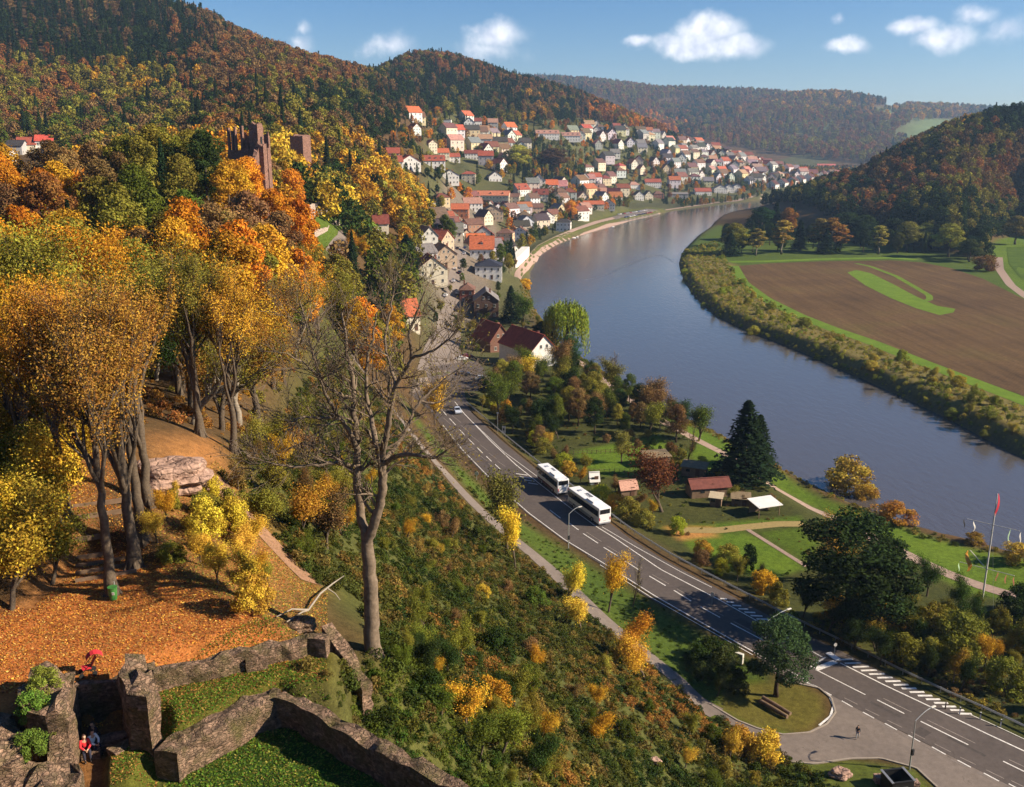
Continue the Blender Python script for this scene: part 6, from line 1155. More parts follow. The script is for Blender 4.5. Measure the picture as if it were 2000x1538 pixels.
# tall beeches on the terrace
def tall_tree(bx, by, top_y, r, seed, tint, label, cw=1.0, per=20, lean=0):
    x, y, z = ground_at(bx, by); hm = 10.0
    for _ in range(10): hm *= (by - top_y) / max(1, by - topx(x, y, z + hm)[1])
    q = rs(seed); root = empty('beech_tree', (x, y, z), 0, label, 'tree', None); m = MB(); tips = []
    n = 12; zt = hm * .52; P_ = [np.array([q.normal(0, .05) + lean * k / n, q.normal(0, .05), zt * k / n - (.3 if k == 0 else 0)]) for k in range(n + 1)]
    m.tube([tuple(p) for p in P_], [r * (1.7 if k == 0 else 1.25 if k == 1 else 1.05 - .045 * k) for k in range(n + 1)], 12, cap=False)
    for k in range(5):     # root flare
        a = k * 1.3; m.tube([(math.cos(a) * r * .6, math.sin(a) * r * .6, .7), (math.cos(a) * r * 1.5, math.sin(a) * r * 1.5, .1), (math.cos(a) * r * 2.3, math.sin(a) * r * 2.3, -.3)], [r * .45, r * .3, r * .1], 6, cap=False)
    for k in range(11):
        i = int(q.integers(5, n + 1)) if k > 3 else n; a = k * 2.4 + q.uniform(-.4, .4); sp = q.uniform(.12, .42) * cw; d = np.array([math.cos(a) * sp, math.sin(a) * sp, 1.0])
        tb, tp = skeleton(q, P_[i], d / np.linalg.norm(d), (hm - P_[i][2]) * q.uniform(.36, .5), r * .5, 3, (4, 4, 4), .42, .3, .7, .1, .56)
        for ps, rs_, lev in tb: m.tube([tuple(p) for p in ps], [max(.012, r_) for r_ in rs_], 7 if lev == 0 else (5 if lev == 1 else 3), cap=False)
        tips += [t for t in tp if t[0][2] > hm * .5]
    m.build('trunk', M['bark'], root, smooth=True); V_, s_ = tip_leaves(q, tips, int(per * 1.5), .26, .125); c = put(bpy.data.objects.new('crown', crown_data('crown', V_, s_, M['leaf'])), root); c.color = (*tint, 1)
tall_tree(220,1160,560,.30,301,(.34,.17,.035),'front beech with dark trunk beside the green litter bin',1.1,9)
tall_tree(262,1108,530,.36,302,(.38,.19,.035),'beech with spreading roots, second behind the litter bin tree',1.0,10)
tall_tree(277,1055,520,.34,303,(.36,.17,.035),'beech behind the spreading rooted one, third of the terrace group',1.0,10)
tall_tree(290,985,505,.32,304,(.4,.21,.035),'slender beech, fourth and farthest of the terrace group',1.0,10)
tall_tree(130,1010,540,.28,305,(.48,.2,.03),'thin beech left of the terrace steps',1.2,10)
tall_tree(150,935,520,.26,306,(.56,.26,.03),'thin beech at the top of the terrace steps',1.1,10)
tall_tree(458,885,500,.30,307,(.62,.33,.04),'pale trunked beech on the mound right of the pink rock',1.2,10)
tall_tree(390,850,470,.34,308,(.2,.16,.03),'dark trunked tree on the mound behind the pink rock',1.3,14)
tall_tree(60,960,560,.26,309,(.6,.3,.03),'orange beech at the left, behind the maple shrubs',1.3,12)
# ------------------------------------------------------------------ vehicles, lamps, people and small things
def paint(name, col_, rough=.3, metal=0, spec=.5): return plain(name, col_, rough, .08, 2, spec, metal, 0)
M['white_paint'] = paint('white_paint', (.8,.79,.77)); M['tyre'] = plain('tyre_rubber', (.02,.02,.02), .9, .2); M['dark_glass'] = plain('tinted_glass', (.012,.013,.016), .08, .1, 1, .6); M['silver'] = paint('silver_paint', (.45,.46,.5), .35, .5)
M['black'] = plain('black_plastic', (.015,.015,.015), .6, .2); M['red_lens'] = paint('red_lens', (.5,.02,.02)); M['carpaint'] = obj_col_mat('car_paint', .3, spec=.6); M['wood'] = plain('weathered_wood', (.2,.13,.08), .9, .4, 2); M['felt'] = plain('roofing_felt', (.22,.16,.09), .95, .3, 1.2)
def rounded_box(name, d, r, mat, parent, loc=(0,0,0), seg=3):
    bm = bmesh.new(); bmesh.ops.create_cube(bm, size=1)
    for v in bm.verts: v.co = Vector((v.co.x * d[0], v.co.y * d[1], v.co.z * d[2]))
    bmesh.ops.bevel(bm, geom=bm.edges[:], offset=r, segments=seg, affect='EDGES', profile=.5)
    me = bpy.data.meshes.new(name); bm.to_mesh(me); bm.free(); me.materials.append(mat); o = put(bpy.data.objects.new(name, me), parent); o.location = loc; return o
def heading(a, b, z): p, q_ = onz(*a, z), onz(*b, z); return math.atan2(q_[1] - p[1], q_[0] - p[0])
def wheel_at(parent, x, y, r, w_):
    o = child('wheel', mesh_of(('tyre', r, w_), lambda: MB().tube([(0, -w_/2, 0), (0, w_/2, 0)], r, 18), [M['tyre']]), parent, (x, y, r))
    child('rim', mesh_of(('rim', r, w_), lambda: MB().tube([(0, -w_/2 - .02, 0), (0, w_/2 + .02, 0)], r * .58, 12), [M['silver']]), o)
def bus(rear_px, head, L, label, dark=False):
    x, y = onz(*rear_px, 6.06); W, Hh = 2.55, 3.45; r = empty('coach', (x, y, 6.06), head, label, 'bus')      # +X forwards, origin under the rear
    rounded_box('body', (L, W, Hh - .38), .16, M['white_paint'], r, (L/2, 0, .38 + (Hh - .38) / 2))
    for s in (-1, 1):
        m = MB(); n = 6
        m.box((L/2 + .05, s * (W/2 + .012), 2.35), (L - .5, .03, 1.12)); m.build('side_windows', M['dark_glass'], r)
        f = MB()
        for k in range(1, n): f.box((L * k / n, s * (W/2 + .031), 2.35), (.05, .012, 1.12))
        f.build('window_pillars', M['black'], r)
        MB().box((L * .55, s * (W/2 + .008), .78), (L - 2.2, .02, .5)).build('luggage_flap', M['silver'] if not dark else plain('dark_livery', (.16,.05,.05), .4), r)
        MB().box((L - .05, s * (W/2 + .22), 2.5), (.12, .12, .5)).box((L - .05, s * (W/2 + .1), 2.85), (.06, .35, .05)).build('wing_mirror', M['black'], r)
        for xx in (2.6, L - 2.6): wheel_at(r, xx, s * (W/2 - .15), .5, .34)
        MB().box((-.02, s * 1.08, 1.35), (.06, .16, .55)).build('tail_light', M['red_lens'], r)
    MB().box((-.015, 0, 2.75), (.05, 2.05, .85)).build('rear_window', M['dark_glass'], r); MB().box((L + .015, 0, 2.3), (.05, 2.3, 1.5)).build('windscreen', M['dark_glass'], r)
    MB().box((-.012, 0, .55), (.03, 2.3, .25)).build('bumper', M['black'] if dark else M['silver'], r); MB().box((-.02, 0, 1.05), (.03, .55, .14)).build('number_plate', M['frame'], r)
    rounded_box('air_conditioning_unit', (2.6, 1.9, .26), .08, M['white_paint'], r, (L * .33, 0, Hh + .12)); rounded_box('roof_hatch', (.8, .8, .1), .04, M['silver'], r, (L * .8, 0, Hh + .04)); MB().box((L * .55, -.55, Hh + .01), (2.6, .5, .03)).build('roof_panel', M['metal'], r)
    if not dark:
        fc = bpy.data.curves.new('roof_lettering', 'FONT'); fc.body = 'ASSE'; fc.size = 1.15; fc.extrude = .005; fc.align_x = 'CENTER'; tmp = bpy.data.objects.new('lettering_curve', fc); C.objects.link(tmp); bpy.context.view_layer.update(); lm = bpy.data.meshes.new_from_object(tmp.evaluated_get(bpy.context.evaluated_depsgraph_get())); bpy.data.objects.remove(tmp); lm.materials.clear(); lm.materials.append(M['black']); t = put(bpy.data.objects.new('roof_lettering', lm), r); t.location = (L * .56, .05, Hh + .02); t.rotation_euler = (0, 0, R(180))
    return r
rh = heading((1181,1028), (1080,955), 6)
bus((1181,1027), rh, 12.2, 'nearer white coach with lettering on its roof, driving away on the main road')
bus((1100,969), heading((1100,969), (1050,928), 6), 10.5, 'farther white coach in front of the lettered one, with dark livery on its side', True)
def car_parts():
    b = bmesh.new(); prof = [(-2.1,.32),(-2.15,.75),(-1.95,1.0),(-1.45,1.05),(-1.05,1.42),(.35,1.45),(1.05,1.02),(1.95,.88),(2.15,.68),(2.12,.32)]
    vs = [[b.verts.new((x, s * (.86 if z < 1.2 else .68), z)) for x, z in prof] for s in (-1, 1)]; b.faces.new(vs[0][::-1]); b.faces.new(vs[1])
    for i in range(len(prof)): j = (i+1) % len(prof); b.faces.new((vs[0][i], vs[0][j], vs[1][j], vs[1][i]))
    bmesh.ops.recalc_face_normals(b, faces=b.faces); bmesh.ops.bevel(b, geom=b.edges[:], offset=.06, segments=2, affect='EDGES')
    me = bpy.data.meshes.new('body'); b.to_mesh(me); b.free(); me.materials.append(M['carpaint']); return me
CAR = car_parts(); gm = MB()
gm.add([(-1.5,-.66,1.08),(-1.1,-.56,1.40),(-1.1,.56,1.40),(-1.5,.66,1.08)], [(0,1,2,3)]); gm.v = [(x - .06, y, z + .03) for x, y, z in gm.v]
gm.add([(1.13,-.7,1.03),(.40,-.58,1.44),(.40,.58,1.44),(1.13,.7,1.03)], [(3,2,1,0)])
for s in (-1, 1): gm.add([(-1.25,s*.85,1.08),(-.95,s*.75,1.36),(.3,s*.75,1.38),(.85,s*.85,1.06)], [(0,1,2,3)] if s > 0 else [(3,2,1,0)])
GLS = bpy.data.meshes.new('windows'); GLS.from_pydata(gm.v, [], gm.f); GLS.materials.append(M['dark_glass'])
def car(x, y, z, rz, col_, label, cn, group=None, parts=True):
    r = empty('parked_car' if group else 'car', (x, y, z), rz, label, 'car', group); child('body', CAR, r, col_=col_); child('windows', GLS, r)
    if parts:
        for xx in (-1.35, 1.4):
            for s in (-1, 1): wheel_at(r, xx, s * .76, .32, .2)
        for s in (-1, 1): child('headlight', mesh_of('lamp', lambda: MB().box((0, 0, 0), (.06, .3, .14)), [M['frame']]), r, (2.14, s * .6, .7)); child('tail_light', mesh_of('tlamp', lambda: MB().box((0, 0, 0), (.06, .28, .16)), [M['red_lens']]), r, (-2.13, s * .6, .8))
    return r
x, y = onz(893, 806, 6.06); car(x, y, 6.06, heading((893,806), (912,836), 6), (.5,.55,.65), 'silver blue car driving at the upper end of the main road', 'silver')
CC = [((.7,.7,.68), 'white'), ((.03,.03,.035), 'black'), ((.35,.36,.38), 'grey'), ((.05,.08,.2), 'dark blue'), ((.3,.03,.03), 'dark red'), ((.5,.5,.52), 'silver')]
for k, (a, b, dg, ci, lb) in enumerate(((888,527,88,0,'on the street below the cream gabled house'),(885,552,88,5,'at the left kerb beside the cream gabled house'),(895,575,80,2,'at the right kerb opposite the cream house'),(870,580,86,0,'at the left kerb above the timber house'),(898,535,88,1,'before the black roofed white house'),(904,512,88,2,'beside the bright orange roofed house'),(906,498,88,5,'second car beside the bright orange roofed house'),(908,486,88,3,'third car beside the bright orange roofed house'),(893,488,90,1,'at the left kerb beside the tan house'),(895,478,90,0,'at the left kerb below the bright white house'),
   (902,705,20,0,'in the car park, under the bare tree branches'),(912,700,20,4,'in the car park, second from the left'),(905,735,8,1,'in the lower car park row, left'),(940,743,8,2,'in the lower car park row, middle'),(968,742,8,5,'in the lower car park row, right'),(900,620,86,2,'on the street left of the timber house'),(898,640,86,5,'on the street below the timber house'))):
    x, y, z = ground_at(a, b); car(x, y, z + .1, R(dg), CC[ci][0], '%s car parked %s' % (CC[ci][1], lb), '', 'cars parked in the town')
for row, (p0, p1, nn) in enumerate((((1208,420),(1262,412),15), ((1222,425),(1272,415),13))):
    for k in range(nn):
        t = k / (nn - 1); x, y = onz(p0[0] + (p1[0] - p0[0]) * t, p0[1] + (p1[1] - p0[1]) * t, 3.2); z = h1(x, y); ci = int(NG.integers(len(CC))); car(x, y, z + .12, R(60), CC[ci][0], '%s car parked in the %s row of the riverside car park' % (CC[ci][1], ('upper', 'lower')[row]), '', '%s cars in the %s row by the river' % (CC[ci][1], ('upper', 'lower')[row]), False)
poly_grid('riverside_car_park', pz([(1195,424),(1262,408),(1290,411),(1288,415),(1240,427),(1205,430)], 3), M['asphalt_old'], .12, 6)
# lamps
M['pole'] = plain('lamp_pole_metal', (.42,.43,.42), .5, .15, 3, .5, .4)
def street_lamp(bx, by, Hp, reach, ang, label, z=None, box=True):
    x, y, zz = ground_at(bx, by); r = empty('street_lamp', (x, y, zz), ang, label, 'street lamp', None); MB().tube([(0, 0, -.2), (0, 0, Hp * .5), (0, 0, Hp)], [.10, .075, .06], 10).build('pole', M['pole'], r)
    ps = [(0, 0, Hp)] + [(reach * t, 0, Hp + .9 * math.sin(t * 1.5)) for t in (.12, .3, .5, .75, 1)]; MB().tube(ps, .045, 8).build('arm', M['pole'], r)
    h = rounded_box('lamp_head', (.75, .26, .14), .05, M['frame'], r, (reach + .3, 0, Hp + .9)); 
    if box: MB().box((-.02, -.14, 2.3), (.3, .25, .7)).build('control_box', M['black'], r)
street_lamp(1110,1074,6.6,1.9,R(28),'curved street lamp standing on the left verge in front of the nearer coach')
street_lamp(1490,1302,6.6,3.6,R(28),'curved street lamp rising behind the traffic island tree',box=False)
street_lamp(1776,1503,6.2,2.4,R(28),'curved street lamp by the grit container at the bottom right')
def post_sign(bx, by, hh, w_, h_, label, shape='rect', rz=0, mat='frame', name='road_sign'):
    x, y, z = ground_at(bx, by); r = empty(name, (x, y, z), R(rz), label, 'sign'); MB().tube([(0, 0, -.2), (0, 0, hh)], .035, 8).build('post', M['pole'], r)
    if shape == 'rect': MB().box((0, -.05, hh - h_ / 2), (w_, .03, h_)).build('sign_plate', M[mat], r)
    else: MB().tube([(0, -.045, hh - w_ / 2), (0, -.075, hh - w_ / 2)], w_ / 2, 20).build('sign_plate', M[mat], r)
    return r
post_sign(931,938,1.9,.85,.85,'round white road sign seen from behind, left of the upper main road','round',-10)
r = post_sign(984,852,2.6,.9,1.9,'white rectangular board with dark emblem, right of the upper main road','rect',-8); MB().box((0, -.075, 1.75), (.35, .02, .6)).build('emblem', M['black'], r)
post_sign(972,848,5.5,.5,.3,'tall thin sign post beside the white board','rect',-8)
post_sign(1629,1283,2.1,.5,.5,'small round sign on the white island nose in the middle of the road','round',10)
post_sign(1390,1185,2.4,.45,.8,'narrow white sign on the dark verge behind the hatched lane','rect',-30)
# island nose and cabinet
x, y = onz(1627, 1284, 6); tag(rounded_box('island_nose', (2.0, .9, .16), .06, M['white_paint'], None, (x, y, 6.14)), 'white painted kerb nose around the small round sign', 'kerb').rotation_euler = (0, 0, rh)
x, y, z = ground_at(1443, 1295); r = empty('utility_cabinet', (x, y, z), R(-38), 'pale utility cabinet on the verge, lit on its right side', 'cabinet'); rounded_box('housing', (1.15, .5, 1.45), .03, M['frame'], r, (0, 0, .75)); MB().box((0, 0, .04), (1.25, .6, .12)).build('plinth', M['stone'], r); MB().box((-.02, -.265, .78), (.95, .02, 1.2)).build('door', M['metal'], r)
for k, (a, b, c_, lb) in enumerate(((1846,1386,'wood','dark'),(1874,1396,'white_paint','first white'),(1914,1406,'white_paint','second white'),(1954,1420,'white_paint','third white'))):
    x, y = onz(a, b, 6); r = empty('delineator_post', (x, y, 6.0), R(-30), '%s marker post along the right edge of the near road' % lb, 'post', 'marker posts on the right edge'); MB().box((0, 0, .5), (.14, .1, 1.05)).build('post', M[c_], r); MB().box((0, -.055, .85), (.145, .02, .16)).build('reflector', M['black'], r)
# guard rail
gp = [(912,790),(930,806),(996,862),(1064,917),(1142,970),(1238,1043),(1308,1087),(1396,1134),(1530,1204),(1668,1270),(1760,1316),(1848,1358),(1905,1383),(1975,1415),(2070,1460)]
c = resamp(pz(gp, 6), 130); gr = empty('guard_rail', (*c[0], 6), 0, 'long metal guard rail along the right side of the main road', 'guard rail'); m = MB()
for zz in (.5, .68): m.tube([(p[0] - c[0][0], p[1] - c[0][1], zz) for p in c], .075, 4)
m.build('rail', M['metal'], gr)
for k in range(0, 130, 2): child('post', mesh_of('railpost', lambda: MB().box((0, 0, .3), (.1, .1, .85)), [M['metal']]), gr, (c[k][0] - c[0][0] + .08, c[k][1] - c[0][1] + .1, 0))
# container, blocks, logs
x, y, z = ground_at(1750, 1545); r = empty('grit_container', (x, y, z), R(10), 'black open steel container at the bottom right, beside the near lamp', 'container')
m = MB(); W_, D_, H_ = 2.5, 2.1, 1.9
for cc, dd in (((0,-D_/2,H_/2),(W_,.1,H_)), ((0,D_/2,H_/2),(W_,.1,H_)), ((-W_/2,0,H_/2),(.1,D_-.1,H_)), ((W_/2,0,H_/2),(.1,D_-.1,H_)), ((0,0,.1),(W_-.1,D_-.1,.1))): m.box(cc, dd)
m.build('tub', M['black'], r)
for s in (-1, 1): MB().box((s * W_/2, 0, H_ + .05), (.28, D_ + .2, .08)).build('side_rim', M['metal'], r); MB().box((0, s * (D_/2), H_ + .02), (W_ - .3, .22, .08)).build('end_rim', M['black'], r)
MB().box((.3, -D_/2 - .06, 1.0), (.5, .03, .6)).box((-.55, -D_/2 - .06, 1.1), (.3, .03, .5)).build('label_plate', M['metal'], r)
for a, b, lb in ((1718,1528,'square orange brown stone block left of the black container'),(1782,1538,'square orange brown stone block right of the black container')):
    x, y, z = ground_at(a, b); o4 = [(x + u, y + v) for u, v in ((-.6,-.4),(.6,-.4),(.6,.4),(-.6,.4))]; tag(rough_prism('stone_block', o4, z - .2, z + .8, pinkrock, jag=.03, res=.3, seed=a, amp=.03), lb, 'stone block')
for a, b, c2, d2, lb in ((1484,1368,1538,1400,'front log lying on the traffic island'),(1490,1362,1544,1394,'rear log lying on the traffic island')):
    p, q_ = onz(a, b, 6.3), onz(c2, d2, 6.3); tag(MB().tube([(*p, 6.25), ((p[0]+q_[0])/2, (p[1]+q_[1])/2, 6.28), (*q_, 6.25)], [.27,.25,.24], 12).build('log', M['wood']), lb, 'log')
# litter bin
x, y, z = ground_at(222, 1172); r = empty('litter_bin', (x, y, z), 0, 'green litter bin standing in front of the foremost beech', 'bin'); gp_ = paint('green_plastic', (.05,.2,.04), .5); MB().tube([(0,0,.05),(0,0,.78)], [.2,.25], 16).build('bin_body', gp_, r); MB().tube([(0,0,.78),(0,0,.82)], [.27,.27], 16).build('rim', gp_, r); rounded_box('sticker', (.14, .02, .18), .005, M['frame'], r, (.12, -.245, .5)); MB().tube([(.0,.3,-.1),(0,.3,1.0)], .03, 8).build('post', M['pole'], r)
# pushchair
x, y, z = ground_at(172, 1318); r = empty('pushchair', (x, y, z), R(-60), 'red pushchair standing by the low parapet', 'pushchair'); redc = plain('red_fabric', (.6,.03,.04), .8, .2)
m = MB(); m.add([(-.22,-.25,.45),(.22,-.25,.45),(.22,.15,.4),(-.22,.15,.4),(-.22,.45,.95),(.22,.45,.95)], [(0,1,2,3),(3,2,5,4)]); m.box((0,-.02,.42),(.42,.4,.06)); m.build('seat', redc, r)
hd = MB(); 
for k in range(6):
    a = R(20 + k * 22); hd.add([(-.24, .38 - .42 * math.cos(a), .72 + .42 * math.sin(a)), (.24, .38 - .42 * math.cos(a), .72 + .42 * math.sin(a)), (.24, .38 - .42 * math.cos(a + R(22)), .72 + .42 * math.sin(a + R(22))), (-.24, .38 - .42 * math.cos(a + R(22)), .72 + .42 * math.sin(a + R(22)))], [(0,1,2,3)])
hd.build('hood', redc, r); MB().tube([(-.24,.5,1.0),(-.22,-.3,.2)], .018, 6).tube([(.24,.5,1.0),(.22,-.3,.2)], .018, 6).tube([(-.24,.5,1.0),(.24,.5,1.0)], .022, 6).tube([(-.24,.3,.15),(-.1,-.1,.45)], .015, 6).tube([(.24,.3,.15),(.1,-.1,.45)], .015, 6).build('frame', M['black'], r)
for s in (-1, 1):
    for yy in (-.3, .3): child('wheel', mesh_of('pw', lambda: MB().tube([(-.03,0,0),(.03,0,0)], .12, 14), [M['tyre']]), r, (s * .25, yy, .12))
# ship mast
x, y, z = ground_at(1915, 1196); r = empty('ship_mast', (x, y, z), 0, 'tall white signal mast with yards and flags by the riverside path', 'mast'); hm = 15.0
for _ in range(12): hm *= (1196 - 965) / max(1, 1196 - topx(x, y, z + hm)[1])
MB().tube([(0,0,-.3),(0,0,hm*.7),(0,0,hm)], [.14,.11,.06], 10).build('pole', M['frame'], r)
yd = Vector((5.2, -4.2, 0)).normalized()
def yard(zf, L, nm): a, b = yd * -L / 2, yd * L / 2; MB().tube([(a.x, a.y, hm*zf), (b.x, b.y, hm*zf)], [.05,.05], 8).build(nm, M['frame'], r)
yard(.745, 7.2, 'upper_yard'); yard(.375, 7.6, 'lower_yard'); MB().tube([(0,0,hm*.37),(-2.6,.6,hm*.52)], .06, 8).build('gaff', M['frame'], r)
fl = {'red': redc, 'black': M['black'], 'white': M['frame'], 'orange': plain('orange_cloth', (.7,.3,.04), .8, .2), 'brown': plain('brown_cloth', (.3,.1,.06), .8, .2), 'green': plain('pale_green_cloth', (.35,.5,.3), .8, .2)}
def flag(p, L, w_, c_):
    m = MB(); n = 7
    for k in range(n):
        t0, t1 = k / n, (k + 1) / n; f = lambda t: (p[0] + w_ * .5 * math.sin(t * 5 + p[0]), p[1] + w_ * .3 * math.cos(t * 6), p[2] - L * t)
        a, b = f(t0), f(t1); ww = lambda t: w_ * (.25 + .75 * math.sin(min(1, t * 1.15) * 2.6)); m.add([(a[0]-ww(t0)/2, a[1]-.05, a[2]), (a[0]+ww(t0)/2, a[1]+.05, a[2]), (b[0]+ww(t1)/2, b[1]+.05, b[2]), (b[0]-ww(t1)/2, b[1]-.05, b[2])], [(0,1,2,3)])
    m.build('flag', fl[c_], r)
flag((.18, 0, hm), 4.4, .38, 'red'); flag((yd.x * -3.9, yd.y * -3.9, hm*.75), 1.6, .26, 'black'); flag((yd.x * -2.5, yd.y * -2.5, hm*.74), 1.7, .28, 'white'); flag((yd.x * 2.3, yd.y * 2.3, hm*.74), 1.9, .24, 'green'); flag((yd.x * 3.8, yd.y * 3.8, hm*.74), 1.7, .26, 'white')
flag((-2.6, .6, hm*.51), 3.4, .75, 'orange'); flag((yd.x * -3.8, yd.y * -3.8, hm*.37), 1.5, .24, 'green')
for k in (1.5, 2.7, 3.8): flag((yd.x * k, yd.y * k, hm*.37), 1.5, .26, 'brown')
for s in ((-3,2),(3,2),(0,-4)): MB().tube([(0,0,hm*.72),(s[0],s[1],0)], .012, 4).build('stay', M['metal'], r)
# sheds
def shed(bx, by, w_, d_, h_, rz, wm_, rm_, kind, label, name='garden_shed', post=False):
    x, y, z = ground_at(bx, by); r = empty(name, (x, y, z), R(rz), label, 'shed')
    if post:
        for sx in (-1, 1):
            for sy in (-1, 1): MB().box((sx * (w_/2 - .1), sy * (d_/2 - .1), h_/2), (.12, .12, h_ + .4)).build('post', M['wood'], r)
        MB().box((0, d_/2 - .12, h_ * .5), (w_, .08, h_)).build('back_wall', wm_, r)
    else: MB().box((0, 0, h_/2 - .2), (w_, d_, h_ + .4)).build('wall', wm_, r); child('door', mesh_of('shed_door', lambda: MB().box((0, 0, .95), (.85, .06, 1.9)), [M['shutter']]), r, (w_ * .2, -d_/2 - .04, 0)); child('window', mesh_of('shed_window', lambda: MB().box((0, 0, 1.4), (.8, .05, .6)), [M['glass']]), r, (-w_ * .22, -d_/2 - .03, 0))
    if kind == 'flat': m = MB(); m.add([(-w_/2-.3,-d_/2-.4,h_),(w_/2+.3,-d_/2-.4,h_),(w_/2+.3,d_/2+.3,h_+.5),(-w_/2-.3,d_/2+.3,h_+.5),(-w_/2-.3,-d_/2-.4,h_+.12),(w_/2+.3,-d_/2-.4,h_+.12),(w_/2+.3,d_/2+.3,h_+.62),(-w_/2-.3,d_/2+.3,h_+.62)], [(4,5,6,7),(3,2,1,0),(0,1,5,4),(1,2,6,5),(2,3,7,6),(3,0,4,7)]); m.build('roof', rm_, r)
    else:
        me = mesh_of(('sroof', w_, d_, h_), lambda: roof(w_, d_, h_, 1.3, 'gs', .3, .1), [rm_]); child('roof', me, r)
    return r
redroof = plain('old_red_roof', (.17,.055,.04), .9, .35, 1.5); whroof = plain('white_sheet_roof', (.72,.7,.66), .5, .12, 1)
shed(1280,908,5.6,3.4,2.3,14,M['wood'],M['felt'],'flat','brown garden shed with tilted tan roof, at the top of the allotments')
shed(1382,966,8.2,3.6,2.2,10,M['wood'],redroof,'gable','long low shed with dark red roof, left of the tall spruce')
shed(1356,928,5.0,3.0,2.1,-24,M['wood'],M['felt'],'flat','dark shed with mossy roof, behind the long red roofed shed')
shed(1492,1004,4.8,3.4,2.2,20,M['wood'],whroof,'flat','open shelter with bright white sheet roof, below the tall spruce',post=True)
shed(1398,988,2.2,1.8,1.9,-20,M['wood'],plain('tan_board', (.5,.4,.26), .8),'flat','small hut with pale tan roof, right of the red brown tree')
shed(1225,966,3.4,2.2,1.7,15,M['wood'],plain('pink_tiles', (.55,.3,.22), .8, .4, 4),'gable','low hut with broken pink tiles, beside the farther coach')
shed(1160,945,1.7,1.3,1.2,10,M['white_paint'],whroof,'gable','tiny white hut at the garden edge behind the coaches')
shed(1446,985,3.4,2.4,1.5,-12,M['wood'],M['felt'],'flat','low brown hut between the red roofed shed and the white roof')
for (a, b), (c2, d2), lb in (((1120,888),(1245,884),'upper'),((1150,925),(1290,922),'lower')):
    p, q_ = ground_at(a, b), ground_at(c2, d2); f = empty('garden_fence', p, 0, '%s low wooden fence across the allotment gardens' % lb, 'fence'); n = 14; m = MB()
    for zz in (.45, .85): m.tube([(0, 0, zz), (q_[0]-p[0], q_[1]-p[1], zz + q_[2]-p[2])], .035, 4)
    m.build('rails', M['wood'], f)
    for k in range(n + 1): t = k / n; child('post', mesh_of('fpost', lambda: MB().box((0, 0, .5), (.1, .1, 1.1)), [M['wood']]), f, ((q_[0]-p[0]) * t, (q_[1]-p[1]) * t, (q_[2]-p[2]) * t))
# river terrace wall in the town
c = [ground_at(1007, 524), ground_at(1034, 500)]; zb = c[0][2]; m = MB(); p, q_ = Vector(c[0]), Vector(c[1])
o = tag(rough_prism('terrace_wall', [(p.x, p.y), (q_.x, q_.y), (q_.x - 5, q_.y + 1), (p.x - 5, p.y + 1)], zb - 2, zb + 5.0, plain('white_plaster', (.72,.68,.62), .9, .12, .5, coord='World'), jag=0, res=3, seed=3, amp=.0), 'white terrace wall above the promenade', 'wall')
for a, b, L_, lb in ((1122,466,5,'small white boat moored at the promenade bank'),(1128,464,4,'second small white boat beside the first'),(1198,444,4,'tiny boat moored near the riverside car park')):
    x, y = onz(a, b, 0); r = empty('rowing_boat', (x, y, 0), R(60), lb, 'boat'); m = MB(); n = 8; V_ = []
    for k in range(n + 1):
        t = k / n; w_ = .8 * math.sin(math.pi * min(1, .25 + t * .75)) ** .6 if t < 1 else .03; V_ += [((t - .5) * L_, -w_, .45 + .2 * t), ((t - .5) * L_, 0, -.25), ((t - .5) * L_, w_, .45 + .2 * t)]
    m.add(V_, [(3*k, 3*k+1, 3*k+4, 3*k+3) for k in range(n)] + [(3*k+1, 3*k+2, 3*k+5, 3*k+4) for k in range(n)]); m.add([V_[0], V_[1], V_[2]], [(0,1,2)]); m.build('hull', M['white_paint'], r); MB().box((0,0,.35),(.3,1.3,.05)).box((-L_*.25,0,.35),(.3,1.3,.05)).build('thwart', M['wood'], r)
